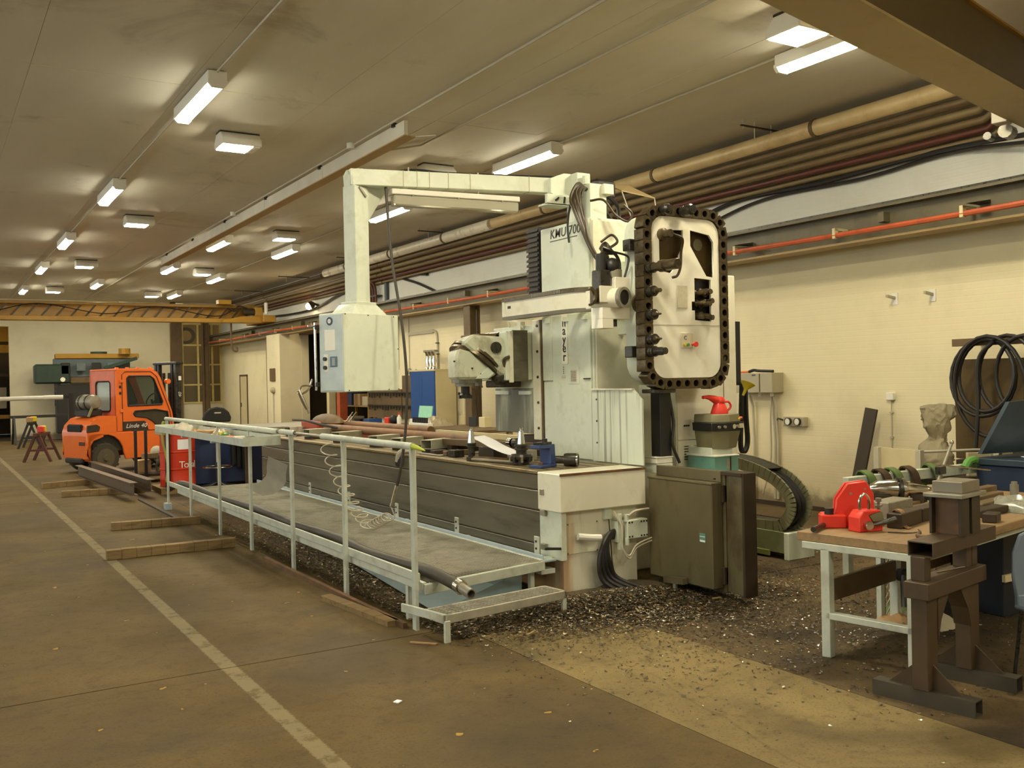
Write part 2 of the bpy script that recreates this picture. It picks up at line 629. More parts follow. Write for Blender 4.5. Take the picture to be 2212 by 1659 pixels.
def bez(ps, n=8):
    """smooth curve through points (Catmull-Rom)"""
    P = [Vector(p) for p in ps]
    P = [P[0] * 2 - P[1]] + P + [P[-1] * 2 - P[-2]]
    out = []
    for i in range(1, len(P) - 2):
        for k in range(n):
            t = k / n
            a, b, c, d = P[i - 1], P[i], P[i + 1], P[i + 2]
            out.append(0.5 * ((2 * b) + (c - a) * t + (2 * a - 5 * b + 4 * c - d) * t * t + (3 * b - a - 3 * c + d) * t ** 3))
    out.append(P[-2])
    return out


def cable(name, pts, r, m, label=None, cat='cable', parent=None, n=8, group=None, seg=8):
    return MB().tube(bez(pts, seg), r, n).build(name, m, parent, label, cat if parent is None else None, group)


def rrect(x0, x1, z0, z1, r, n=6):
    out = []
    for cx_, cz_, a0 in ((x1 - r, z1 - r, 0), (x0 + r, z1 - r, 90), (x0 + r, z0 + r, 180), (x1 - r, z0 + r, 270)):
        for i in range(n + 1):
            a = R(a0 + 90 * i / n)
            out.append((cx_ + r * math.cos(a), cz_ + r * math.sin(a)))
    return out


# ================================================================ THE SETTING
def floor_mat(name, rgb, dark, line=False, dark_amt=0.6, var=0.2):
    t = NT(name)
    co = t.coord()
    c = lin(rgb)
    f = t.noise(co, 0.9, 7, 0.62, 0.2)
    colr = t.ramp(f, 0.32, 0.68, tuple(v * (1 - var) for v in c[:3]) + (1,), tuple(v * (1 + var * 1.4) for v in c[:3]) + (1,))
    fine = t.noise(co, 60, 5, 0.75)
    mid_ = t.noise(co, 9, 5, 0.7)
    colr = t.mix(t.math('MULTIPLY', t.step(mid_, 0.5, 0.68), 0.35), colr, lin(dark))
    colr = t.mix(t.math('MULTIPLY', t.step(fine, 0.52, 0.66), 0.55), colr, lin(dark))
    st = t.noise(co, 0.55, 5, 0.6, 0.6)
    colr = t.mix(t.math('MULTIPLY', t.step(st, 0.5, 0.66), dark_amt), colr, lin(dark))
    x = t.xyz(co)[0]
    if line:
        # worn pale painted aisle line, 10 cm wide
        d = t.math('ABSOLUTE', t.math('SUBTRACT', x, 1.61))
        edge = t.math('ADD', d, t.math('MULTIPLY', t.math('SUBTRACT', fine, 0.5), 0.05))
        band = t.math('SUBTRACT', 1.0, t.step(edge, 0.042, 0.056))
        wear = t.math('SUBTRACT', 1.0, t.math('MULTIPLY', t.step(t.noise(co, 5.0, 5, 0.7), 0.5, 0.62), 0.75))
        colr = t.mix(t.math('MULTIPLY', t.math('MULTIPLY', band, wear), 0.38), colr, lin((170, 158, 124)))
        sp = t.noise(t.coord((1, 1, 1)), 9.0, 2, 0.5)
        colr = t.mix(t.math('MULTIPLY', t.step(sp, 0.735, 0.75), 0.7), colr, lin((190, 150, 60)))
    cr = t.n('ShaderNodeTexVoronoi', feature='DISTANCE_TO_EDGE')
    cr.inputs['Scale'].default_value = 0.33
    wob = t.n('ShaderNodeMix', data_type='VECTOR')
    wob.inputs[0].default_value = 0.12
    t.l(co, wob.inputs[4])
    nz = t.n('ShaderNodeTexNoise')
    nz.inputs['Scale'].default_value = 2.0
    t.l(co, nz.inputs['Vector'])
    t.l(nz.outputs['Color'], wob.inputs[5])
    t.l(wob.outputs[1], cr.inputs['Vector'])
    crack = t.math('SUBTRACT', 1.0, t.step(cr.outputs['Distance'], 0.0015, 0.004))
    colr = t.mix(t.math('MULTIPLY', crack, 0.15), colr, lin((40, 34, 22)))
    t.base(colr)
    t.rough(t.ramp(st, 0.4, 0.7, (0.85,) * 3 + (1,), (0.68,) * 3 + (1,)))
    t.b.inputs['Specular IOR Level'].default_value = 0.3
    t.bump(t.noise(co, 55, 4, 0.7), 0.25, 0.004)
    return t.m


FLOORM = floor_mat('hall_concrete', (95, 78, 45), (54, 43, 24), True, 0.5, 0.24)
STRIPM = floor_mat('pale_concrete_strip', (126, 109, 70), (66, 54, 32), False, 0.6, 0.24)
OILFL = floor_mat('oily_concrete', (92, 76, 50), (32, 26, 16), False, 0.8, 0.5)

floor = MB().box(-8, 13.6, -6, 44, -0.08, -0.012).build('floor', mat('floor_joint', (48, 42, 30), 0.8), kind='structure')
G = 0.006
ys = [-6, 6.1, 23.0, 37.55]
for i in range(len(ys) - 1):
    MB().box(-8, -2.2 - G, ys[i] + G, ys[i + 1] - G, -0.012, 0).build('floor_slab', FLOORM, floor, smooth=0)
    MB().box(-2.2, 3.28 - G, ys[i] + G, ys[i + 1] - G, -0.012, 0).build('floor_slab', FLOORM, floor, smooth=0)
    if ys[i] < 6.1:
        MB().box(3.28, 4.40 - G, ys[i] + G, ys[i + 1] - G, -0.012, 0).build('floor_slab', STRIPM, floor, smooth=0)
        MB().box(4.40, 9.88, ys[i] + G, ys[i + 1] - G, -0.012, 0).build('floor_slab', OILFL, floor, smooth=0)
    else:
        MB().box(3.28, 9.88, ys[i] + G, ys[i + 1] - G, -0.012, 0).build('floor_slab', OILFL if i < 2 else FLOORM, floor, smooth=0)


def wall_mat(name, lo, hi, grime=True, brick=True, zsplit=3.7):
    t = NT(name)
    co = t.coord()
    o = t.xyz(co)
    z = o[2]
    n1 = t.noise(co, 1.2, 5, 0.6)
    base = t.mix(t.step(z, zsplit, zsplit + 0.03), lin(lo), lin(hi))
    base = t.mix(t.math('MULTIPLY', t.step(n1, 0.45, 0.75), 0.18), base, lin((150, 138, 104)))
    if grime:
        g = t.math('ADD', z, t.math('MULTIPLY', t.math('SUBTRACT', t.noise(co, 4.0, 5, 0.7), 0.5), 0.35))
        base = t.mix(t.math('MULTIPLY', t.math('SUBTRACT', 1.0, t.step(g, 0.12, 0.3)), 0.75), base, lin((82, 64, 42)))
        g2 = t.math('SUBTRACT', 1.0, t.step(g, 0.3, 1.7))
        base = t.mix(t.math('MULTIPLY', g2, 0.22), base, lin((140, 112, 76)))
    t.base(base)
    t.rough(0.7)
    if brick:
        bk = t.n('ShaderNodeTexBrick')
        bk.inputs['Scale'].default_value = 1.0
        bk.inputs['Brick Width'].default_value = 0.25
        bk.inputs['Row Height'].default_value = 0.075
        bk.inputs['Mortar Size'].default_value = 0.008
        bk.inputs['Mortar Smooth'].default_value = 0.7
        cb = t.n('ShaderNodeCombineXYZ')
        t.l(t.math('ADD', o[0], o[1]), cb.inputs[0])
        t.l(z, cb.inputs[1])
        t.l(cb.outputs[0], bk.inputs['Vector'])
        h = t.math('ADD', t.math('MULTIPLY', bk.outputs['Fac'], -0.6), t.noise(co, 7, 4))
        t.bump(h, 0.14, 0.010)
    return t.m


WALLM = wall_mat('painted_brick', (232, 220, 182), (210, 208, 196))  # greyer upper colour: the dimmer, cooler light up there painted in
FARM = wall_mat('far_painted_wall', (226, 218, 188), (226, 218, 188))

wr = MB()
wr.box(9.88, 10.12, -6, 22.6, 0, 5.03)
wr.box(9.88, 10.12, 28.3, 37.8, 0, 5.03)
wr.box(9.88, 10.12, 22.6, 28.3, 3.36, 5.03)
wr.build('wall_right', WALLM, kind='structure', smooth=0)
wb = MB()
wb.box(2.52, 7.95, 37.6, 37.85, 0, 5.03)
wb.box(-8, -1.6, 37.6, 37.85, 0, 5.03)
wb.box(-1.6, 2.52, 37.6, 37.85, 4.03, 5.03)
wb.box(7.95, 9.88, 37.6, 37.85, 4.22, 5.03)
wb.box(7.95, 9.88, 37.6, 37.85, 0, 1.13)
wb.build('wall_back', FARM, kind='structure', smooth=0)
wl = MB().box(-8.2, -8, -6, 37.8, 0, 2.3).box(-8.2, -8, -6, 37.8, 4.3, 5.03)
WY = [-4.5 + 5.2 * i for i in range(8)]
wy_ = [-6] + [q for y_ in WY for q in (y_, y_ + 3.4)] + [37.8]
for i in range(0, len(wy_), 2):
    wl.box(-8.2, -8, wy_[i], wy_[i + 1], 2.3, 4.3)
wl.build('wall_left', FARM, kind='structure', smooth=0)
for k, y_ in enumerate(WY):
    w_ = MB().box(-8.14, -8.06, y_, y_ + .08, 2.3, 4.3).box(-8.14, -8.06, y_ + 3.32, y_ + 3.4, 2.3, 4.3).box(-8.14, -8.06, y_, y_ + 3.4, 2.3, 2.38).box(-8.14, -8.06, y_, y_ + 3.4, 4.22, 4.3) \
        .build('window_%d' % (k + 2), BEIGE, kind='structure', smooth=0)
    for q in (1.13, 2.26):
        MB().box(-8.12, -8.08, y_ + q - .03, y_ + q + .03, 2.38, 4.22).build('mullion', BEIGE, w_, smooth=0)
MB().box(-8.2, 10.1, -6.2, -6, 0, 5.03).build('wall_front', FARM, kind='structure', smooth=0)
MB().box(9.2, 9.879, 28.31, 29.6, 0, 3.35).build('wall_pier', WALLM, kind='structure', smooth=0)
MB().box(9.855, 9.88, -6, 16.5, 0, 0.06).build('baseboard_right', DKBROWN, kind='structure', smooth=0)

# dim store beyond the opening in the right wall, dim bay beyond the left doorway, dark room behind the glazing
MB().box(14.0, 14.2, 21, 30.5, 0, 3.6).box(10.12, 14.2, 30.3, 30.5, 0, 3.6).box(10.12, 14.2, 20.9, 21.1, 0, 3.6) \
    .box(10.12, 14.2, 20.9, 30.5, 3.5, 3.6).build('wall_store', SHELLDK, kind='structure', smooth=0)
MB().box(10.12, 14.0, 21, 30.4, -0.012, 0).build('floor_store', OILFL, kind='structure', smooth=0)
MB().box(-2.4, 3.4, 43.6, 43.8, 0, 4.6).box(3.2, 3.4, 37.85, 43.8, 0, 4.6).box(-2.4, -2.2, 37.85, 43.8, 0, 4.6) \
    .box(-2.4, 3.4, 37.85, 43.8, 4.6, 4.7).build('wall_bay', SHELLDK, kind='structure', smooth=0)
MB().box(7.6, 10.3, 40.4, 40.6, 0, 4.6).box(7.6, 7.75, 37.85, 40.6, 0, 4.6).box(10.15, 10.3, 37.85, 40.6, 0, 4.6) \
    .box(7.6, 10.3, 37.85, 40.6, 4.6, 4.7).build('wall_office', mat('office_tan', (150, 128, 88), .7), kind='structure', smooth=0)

# ceiling: long roof panels with fine joints
CEILM = NT('stained_ceiling_panel')
_co = CEILM.coord()
_f = CEILM.noise(CEILM.coord((1, .25, 1)), 1.0, 6, 0.6)
_c = CEILM.ramp(_f, 0.3, 0.7, lin((204, 197, 177)), lin((220, 213, 194)))
_s = CEILM.noise(_co, 0.5, 6, 0.7, .5)
_c = CEILM.mix(CEILM.math('MULTIPLY', CEILM.step(_s, 0.56, 0.72), 0.35), _c, lin((112, 92, 56)))
CEILM.base(_c)
CEILM.rough(0.75)
CEILM = CEILM.m
ceil = MB().box(-8.2, 10.1, -6.2, 37.85, 5.035, 5.2).build('ceiling', mat('ceiling_joint', (70, 60, 40), 0.9), kind='structure', smooth=0)
_first = None
x = -8.0
xs_ = [-8 + 1.49 * i for i in range(13)]
yj = [-6, -1.2, 4.6, 10.4, 16.2, 22.0, 27.8, 33.6, 37.6]
for xi in range(12):
    for yi in range(8):
        dz = random.uniform(0, 0.004)
        MB().box(xs_[xi] + .0015, xs_[xi + 1] - .0015, yj[yi] + .002, yj[yi + 1] - .002, 5.005 + dz, 5.035).build('ceiling_panel', CEILM, ceil, smooth=0)

# ---------------------------------------------------------------- glazed partition in the far wall
win = MB().box(7.98, 8.36, 37.45, 37.6, 0, 5.03).build('window_1', BROWNST, kind='structure', smooth=0)
WM = mat('window_bar_paint', (206, 186, 120), 0.5)
for xx in (8.40, 8.98, 9.52, 9.84):
    MB().box(xx - .035, xx + .035, 37.55, 37.63, 1.13, 4.22).build('mullion', WM, win, smooth=0)
for zz in (1.16, 1.85, 2.62, 3.38, 4.19):
    MB().box(8.40, 9.87, 37.56, 37.62, zz - .03, zz + .03).build('transom', WM, win, smooth=0)
zs = [1.16, 1.85, 2.62, 3.38, 4.19]
for xa, xb in ((8.44, 8.94), (9.02, 9.48), (9.56, 9.80)):
    for k in range(4):
        MB().box(xa, xb, 37.585, 37.595, zs[k] + .03, zs[k + 1] - .03).build('pane', GLASS, win, smooth=0)
ac = thing('coiled_hose', 'dark coiled hose hanging behind the top pane of the far glazing', 'hose', (8.72, 38.2, 3.6))
for k in range(3):
    MB().tube([(8.72 + (.3 - .03 * k) * math.cos(R(a)), 38.2 + .05 * k, 3.78 + (.3 - .03 * k) * math.sin(R(a))) for a in range(0, 361, 20)], .035, 6) \
        .build('coil', BLACK, ac)

# narrow slot door in the right wall near the far end
d1 = MB().box(9.862, 9.879, 34.1, 35.0, 0, 2.12).build('door_1', BEIGE, kind='structure', smooth=0)
MB().box(9.85, 9.862, 34.06, 34.14, 0, 2.16).build('door_frame', BROWNST, d1, smooth=0)
MB().box(9.85, 9.862, 34.96, 35.04, 0, 2.16).build('door_frame', BROWNST, d1, smooth=0)
MB().box(9.85, 9.862, 34.06, 35.04, 2.12, 2.18).build('door_frame', BROWNST, d1, smooth=0)
MB().box(9.84, 9.862, 34.85, 34.9, 1.0, 1.15).build('door_handle', DARKSTEEL, d1)

# ---------------------------------------------------------------- crane runway on the right wall
rb = thing('runway_beam', 'long brown crane runway beam along the white right wall', 'beam', (9.65, 15, 3.36))
WEBM = mat('runway_beam_shaded', (96, 88, 62), 0.5, 0, 0.12, 3, dirt=(72, 62, 42), dirt_amt=0.5)  # tan-brown beam paint, darkened: shading of the web put into the colour
MB().box(9.52, 9.80, -6, 37.5, 3.715, 3.745).build('top_flange', WEBM, rb, smooth=0)
MB().box(9.645, 9.665, -6, 37.5, 3.385, 3.715).build('web', WEBM, rb, smooth=0)
MB().box(9.52, 9.80, -6, 37.5, 3.36, 3.385).build('bottom_flange', mat('flange_tan', (160, 134, 86), 0.5), rb, smooth=0)
MB().box(9.62, 9.69, -6, 37.5, 3.745, 3.79).build('rail_bar', DARKSTEEL, rb, smooth=0)
cp = thing('conductor_rail', 'orange enclosed conductor pipe under the crane runway beam', 'pipe', (9.44, 15, 3.44))
MB().tube([(9.44, y_, 3.475 + .012 * math.sin(y_ * .7)) for y_ in [-5 + .8 * i for i in range(53)]], .032, 8).build('pipe', CONDUCT, cp)
br0 = MB().box(9.41, 9.66, 1.0, 1.04, 3.52, 3.55).box(9.41, 9.47, 1.0, 1.04, 3.43, 3.55).build('bracket', mat('bracket_cream', (196, 184, 140), 0.5), cp, smooth=0)
for k in range(1, 22):
    piece(br0, 'bracket', cp, (0, 1.62 * k, 0))
for k in range(10):
    MB().prism([(9.40, 3.56), (9.64, 3.56), (9.64, 3.60)], 'y', 2.4 + 3.3 * k, 2.52 + 3.3 * k).build('cleat', DKBROWN, cp, smooth=0)


for o_ in (rb, cp):
    o_.location.x -= .27
    o_.location.z -= .045
for k in range(8):
    MB().box(9.53, 9.88, 2.0 + 4.9 * k, 2.08 + 4.9 * k, 3.55, 3.66).build('wall_bracket', WEBM, rb, smooth=0)


def h_column(x, y, z1, label):
    t = thing('steel_column', label, 'column', (x, y, 0))
    MB().box(x - .12, x - .10, y - .13, y + .13, 0, z1).build('front_flange', BROWNST, t, smooth=0)
    MB().box(x + .10, x + .12, y - .13, y + .13, 0, z1).build('rear_flange', BROWNST, t, smooth=0)
    MB().box(x - .10, x + .10, y - .012, y + .012, 0.02, z1).build('web', BROWNST, t, smooth=0)
    MB().box(x - .16, x + .16, y - .18, y + .18, 0, .02).build('base_plate', BROWNST, t, smooth=0)
    return t


h_column(9.42, 16.72, 3.31, 'brown steel column behind the milling head')
h_column(9.42, 29.85, 3.31, 'brown steel column at the far side of the white pier')
h_column(9.1, 36.9, 4.3, 'dark steel column in front of the far glazing')

# far overhead crane
cr = thing('overhead_crane', 'yellow lattice overhead crane girder across the far end of the hall', 'crane', (3, 30, 3.7))
MB().box(-7.5, 9.2, 29.8, 30.15, 3.80, 3.93).build('bottom_chord', YELLOW, cr, bevel=.01)
MB().box(-7.5, 9.2, 29.9, 30.05, 4.27, 4.36).build('top_chord', mat('crane_top_brown', (140, 104, 36), .5), cr, bevel=.01)
MB().box(-7.5, 9.0, 30.22, 30.25, 3.9, 4.34).build('back_plate', mat('crane_yellow_plate', (172, 130, 54), 0.45), cr, smooth=0)
b0 = MB().bar((0.0, 29.97, 3.92), (0.30, 29.97, 4.28), .055, .05).build('brace', mat('brace_dark', (70, 52, 20), 0.5), cr, smooth=0)
for k in range(-20, 24):
    piece(b0, 'brace', cr, (.385 * k + .01, 0, 0))
for k in range(9):
    MB().box(-4.4 + 1.6 * k, -4.2 + 1.6 * k, 29.92, 30.0, 4.36, 4.39).build('clip', GREYCOND, cr, smooth=0)
MB().prism([(8.1, 3.78), (9.75, 3.78), (9.75, 4.02), (8.7, 3.99), (8.1, 3.86)], 'y', 29.5, 29.78).build('end_carriage', YELLOW, cr, bevel=.02)
MB().box(9.3, 9.7, 29.3, 31.2, 3.80, 4.02).build('end_truck', YELLOW, cr, bevel=.02)
for y_ in (29.5, 31.0):
    MB().cyl((9.63, y_ - .001, 3.87), (9.72, y_, 3.87), .10, n=14).build('wheel', DARKSTEEL, cr)
MB().cyl((8.75, 29.6, 4.13), (9.1, 29.6, 4.13), .11, n=12).build('drive_motor', DKBROWN, cr)
MB().box(9.1, 9.35, 29.5, 29.75, 4.0, 4.28).build('gear_box', YELLOW, cr, bevel=.02)
MB().tube(bez([(8.3, 29.75, 4.25), (8.5, 29.6, 4.15), (8.6, 29.6, 4.3), (8.9, 29.6, 4.24)]), .025, 6).build('drive_cable', CABLE, cr)
MB().box(8.0, 8.4, 29.6, 29.9, 4.36, 4.5).build('junction_box', YELLOW, cr, bevel=.01)
MB().cyl((9.42, 29.4, 4.06), (9.42, 29.4, 4.42), .055, n=10).build('buffer_post', WHITEPL, cr)
MB().tube(bez([(0.3, 29.85, 4.3), (1.6, 29.85, 4.0), (3, 29.85, 4.28), (4.8, 29.85, 4.02), (6.2, 29.85, 4.26), (7.9, 29.85, 4.0), (8.5, 29.7, 4.2)]), .015, 5).build('festoon_cable', CABLE, cr)
cr.location.x -= .27
cr.location.z -= .045
hk = MB().tube(bez([(8.45, 29.9, 3.8), (8.45, 29.9, 3.2), (8.5, 29.9, 2.95), (8.62, 29.9, 2.92), (8.62, 29.9, 3.05)]), .03, 6).build('hook', BROWNST, cr)

# near crane girder, upper right
U2 = Vector((.978, .209, 0))
N2 = Vector((-.209, .978, 0))
P0 = Vector((4.89, 4.16, 4.2))


def on_girder(s, n_, z):
    return P0 + U2 * s + N2 * n_ + Vector((0, 0, z - 4.2))


jg = thing('crane_girder', 'yellow-brown box girder of the near crane crossing the upper right corner', 'crane', (4.89, 4.16, 4.2))
gM = Matrix(((U2.x, N2.x, 0, P0.x), (U2.y, N2.y, 0, P0.y), (0, 0, 1, 4.2), (0, 0, 0, 1)))
MB(gM).box(-9, 4.85, -.215, .215, 0, .02).build('bottom_flange', CRANEDK, jg, smooth=0)
MB(gM).box(-9, 4.85, -.17, -.15, .02, .50).build('near_web', mat('girder_web_shade', (96, 78, 42), 0.45, 0, .1, 3), jg, smooth=0)  # shadow on the web painted in as a darker brown
MB(gM).box(-9, 4.85, .15, .17, .02, .50).build('far_web', CRANEDK, jg, smooth=0)
MB(gM).box(-9, 4.85, -.2, .2, .50, .52).build('top_flange', YELLOW, jg, smooth=0)
MB(gM).box(4.1, 4.25, .2, .34, -.02, .1).build('limit_switch', GREYCOND, jg, bevel=.005)
MB(gM).cyl((4.35, .3, -.05), (4.5, .3, -.05), .07, n=10).build('cable_clamp', STEEL, jg)
MB(gM).cyl((4.3, .45, -.08), (4.42, .45, -.08), .04, n=10).build('cable_clamp', DARKSTEEL, jg)

# ---------------------------------------------------------------- ceiling services
cb = thing('ceiling_beam', 'white hanging timber-edged beam fixed under the ceiling', 'beam', (5.03, 17.4, 4.8))
CBM = mat('whitewashed_beam', (214, 208, 190), 0.55, 0, 0.1, 2)
for k in range(5):
    MB().box(5.0, 5.05, 10.45 + 2.8 * k, 10.45 + 2.8 * k + 2.79, 4.80, 4.975).build('side_board', CBM, cb, smooth=0)
MB().box(4.99, 5.16, 10.45, 24.4, 4.785, 4.8).build('lower_flange', mat('beam_edge_tan', (176, 146, 92), .5), cb, smooth=0)
MB().bar((5.02, 10.6, 4.792), (5.34, 10.28, 4.79), .035, .012).build('loose_strip', CBM, cb, smooth=0)
for k in range(6):
    MB().box(4.97, 5.02, 10.7 + 2.6 * k, 10.76 + 2.6 * k, 4.95, 5.005).build('fixing', DARKSTEEL, cb, smooth=0)


def conduit(pts, r, m, label):
    return MB().tube(pts, r, 6).build('conduit', m, None, label, 'conduit')


conduit([(2.58, y_, 4.985) for y_ in (-5, 9.6, 20, 37)], .014, GREYCOND, 'thin conduit along the left row of ceiling lamps')
conduit([(7.36, -5, 4.985), (7.36, 37, 4.985)], .014, GREYCOND, 'thin grey conduit along the right row of ceiling lamps')
conduit([(4.93, -5, 4.985), (4.93, 37, 4.985)], .016, GREYCOND, 'grey conduit running into the white ceiling beam')
conduit([(5.75, -5, 4.985), (5.75, 11.5, 4.985), (5.3, 12.2, 4.985)], .014, GREYCOND, 'thin grey conduit right of the white ceiling beam')
for k, (x_, y_) in enumerate(((4.9, 11.9), (4.9, 17.6), (2.58, 11.45))):
    MB().cyl((x_, y_, 4.93), (x_, y_, 5.005), .055, n=12).build('junction_box', LAMPBODY, None, ('round white junction box near the end of the ceiling beam', 'round white junction box half way along the ceiling beam', 'round white junction box at the near left batten lamp')[k], 'box')

# pipe bundle along the wall, each pipe its own thing
def wall_pipe(x, z, r, y0, y1, m, label):
    t = thing('service_pipe', label, 'pipe', (x, (y0 + y1) / 2, z))
    start = [(x, y0, 5.0), (x, y0, z + .14), (x, y0 + .05, z + .05), (x, y0 + .14, z)] if y0 < 6 else [(x, y0, z)]
    MB().tube(start + [(x, (y0 + y1) / 2, z), (x, y1, z)], r, 12).build('pipe', m, t)
    for k in range(3):
        yy = y0 + (k + .7) * (y1 - y0) / 3.3
        MB().ring((x, yy, z), (x, yy + .05, z), r + .012, r - .004, 14).build('joint_band', BROWNST, t)
    return t


wall_pipe(9.32, 4.80, .10, 5.78, 15.6, PIPETAN, 'thick tan lagged pipe, topmost of the wall bundle, near half')
wall_pipe(9.32, 4.80, .11, 15.7, 24.6, mat('shiny_lagging', (236, 226, 200), 0.3, 0.1, .05), 'thick shiny pale lagged pipe continuing the topmost wall pipe')
wall_pipe(9.46, 4.66, .05, 5.78, 36, PIPEBR, 'brown pipe right under the thick lagged pipe')
wall_pipe(9.56, 4.56, .045, 5.78, 36, mat('tan_pipe_bare', (128, 108, 70), .5), 'second brown pipe under the thick lagged pipe')
wall_pipe(9.66, 4.47, .045, 5.78, 37, mat('ochre_pipe', (114, 92, 56), .5), 'third pipe down in the wall bundle, ochre brown')
wall_pipe(9.72, 4.38, .04, 5.78, 37, PIPEDK, 'dark red pipe low in the wall bundle')
wall_pipe(9.79, 4.31, .032, 5.78, 37, mat('beam_brown_pipe', (120, 100, 64), .5), 'lowest thin brown pipe of the wall bundle')
wall_pipe(9.70, 4.88, .05, 14, 37, PIPEBR, 'brown pipe close under the ceiling at the far wall bundle')
for k, y_ in enumerate((8.6, 13.2, 17.8, 22.4, 27.0, 31.6)):
    t = thing('pipe_hanger', 'thin trapeze hanger holding the wall pipes, ' + ('nearest the crane girder', 'above the tool magazine', 'right of the pendant post', 'left of the pendant post', 'above the wall spotlight', 'farthest, above the yellow crane')[k], 'hanger', (9.3, y_, 4.7), 'pipe hangers along the wall bundle')
    MB().box(8.78, 9.86, y_ - .012, y_ + .012, 4.93, 4.95).build('cross_bar', DARKSTEEL, t, smooth=0)
    for x_ in (8.82, 9.02):
        MB().cyl((x_, y_, 4.90 - .1 * (x_ > 9)), (x_, y_, 5.005), .007, n=6).build('rod', GREYCOND, t)
    MB().cyl((9.32, y_, 4.89), (9.32, y_, 5.005), .007, n=6).build('rod', GREYCOND, t)

cable('heavy_cable', [(9.6, 5.2, 4.18), (9.78, 6.6, 4.28), (9.8, 8.2, 4.24), (9.83, 9.8, 4.26), (9.83, 11.0, 4.0), (9.83, 11.8, 3.76)], .028, CABLE,
      'thick black cable sagging under the pipes from the crane girder')
cable('heavy_cable', [(9.6, 5.3, 4.10), (9.8, 6.4, 4.24), (9.82, 7.6, 4.18), (9.83, 9.2, 4.2), (9.83, 10.3, 4.02), (9.83, 11.3, 3.76)], .02, CABLE,
      'thinner black cable sagging below the thick one under the pipes')
cable('heavy_cable', [(9.83, 19.5, 4.25), (9.83, 20.2, 4.33), (9.83, 20.8, 4.3), (9.83, 20.0, 4.1), (9.83, 19.0, 3.80)], .03, CABLE,
      'black cable bending down the wall behind the control pendant')
cable('heavy_cable', [(9.80, 23.5, 4.33), (9.80, 25.0, 4.24), (9.80, 26.8, 4.02), (9.80, 29.0, 4.0), (9.8, 32, 4.1)], .028, CABLE,
      'black cable hanging in a loop above the wall spotlight')

rp = thing('riser_pipes', 'set of red-brown riser pipes bending down behind the pendant post', 'pipe', (9.8, 23.1, 3.75))
for k in range(4):
    yy = 22.2 + .16 * k
    MB().tube([(9.72, yy + 1.2, 4.36), (9.72, yy + .35, 4.36)] + [(9.73, yy + .3 - .3 * math.sin(R(q)), 4.06 + .3 * math.cos(R(q))) for q in (10, 30, 50, 70, 90)] + [(9.74, yy, 3.76)], .035, 8).build('pipe', PIPEDK, rp)
MB().box(9.70, 9.87, 22.1, 22.8, 3.97, 4.01).build('clamp', DKBROWN, rp, smooth=0)
MB().box(9.80, 9.87, 21.7, 21.82, 3.75, 4.3).build('wall_strut', mat('wall_strut_blue', (70, 76, 86), .6), None, 'dark upright strut on the wall beside the red riser pipes', 'strut', smooth=0)

# ---------------------------------------------------------------- ceiling lamps
bl = thing('batten_lamp', 'lit fluorescent ceiling batten, nearest of the left row', 'lamp', (2.58, 10.5, 4.84), 'lit fluorescent battens under the ceiling')
MB().box(2.484, 2.676, 9.72, 11.28, 4.872, 4.995).build('housing', LAMPBODY, bl, bevel=.006)
MB().prism([(2.490, 4.871), (2.525, 4.828), (2.635, 4.828), (2.670, 4.871)], 'y', 9.75, 11.25).build('diffuser', TUBE, bl, smooth=0)
for y0 in (9.71, 11.25):
    MB().prism([(2.482, 4.90), (2.482, 4.868), (2.52, 4.824), (2.64, 4.824), (2.678, 4.868), (2.678, 4.90)], 'y', y0, y0 + .04).build('end_cap', LAMPBODY, bl, smooth=0)


def unseen(kind, x, y):
    row = 'far left row' if x < -4 else 'second row from the left' if x < 0 else 'left row' if x < 4 else 'middle row' if x < 6 else 'right row'
    n = ('behind the camera' if y < -2 else 'right over the camera' if y < 2 else 'just ahead of the camera' if y < 8 else 'level with the tray' if y < 13 else
         'level with the drum' if y < 20 else 'level with the forklift' if y < 25 else 'level with the far crane' if y < 32 else 'at the far wall')
    return 'ceiling ' + kind + ' out of view, ' + row + ', ' + n


bats = [
    (2.58, 16.2, 'lit fluorescent ceiling batten, second of the left row'), (2.58, 21.9, 'lit fluorescent ceiling batten, third of the left row'),
    (2.60, 27.0, 'lit fluorescent ceiling batten, fourth of the left row'), (2.66, 33.1, 'lit fluorescent ceiling batten, last of the left row'),
    (5.53, 21.0, 'lit fluorescent batten just right of the white beam end'), (5.53, 25.9, 'lit fluorescent batten past the far end of the white beam'),
    (4.42, 30.6, 'small distant lit batten above the middle of the yellow crane'),
    (7.40, 5.9, 'lit fluorescent batten beside the near crane girder'), (7.30, 11.3, 'lit fluorescent batten left above the tool magazine'),
    (7.28, 15.9, 'lit fluorescent batten partly behind the pendant post'), (7.24, 21.7, 'lit fluorescent batten third along the right row'),
    (7.23, 27.9, 'lit fluorescent batten fourth along the right row'), (7.23, 33.3, 'lit fluorescent batten last along the right row'),
    (2.58, 4.8, None), (2.58, -0.9, None), (7.4, 0.4, None), (5.5, -3.5, None),
    (-2.3, -1, None), (-2.3, 4.8, None), (-2.3, 10.5, None), (-2.3, 16.2, None), (-2.3, 22, None), (-2.3, 28, None), (-2.3, 33, None),
    (-6, 4.8, None), (-6, 16.2, None), (-6, 28, None)]
for x_, y_, lb in bats:
    dup(bl, (x_, y_, 4.84), 0, lb or unseen('fluorescent batten', x_, y_))

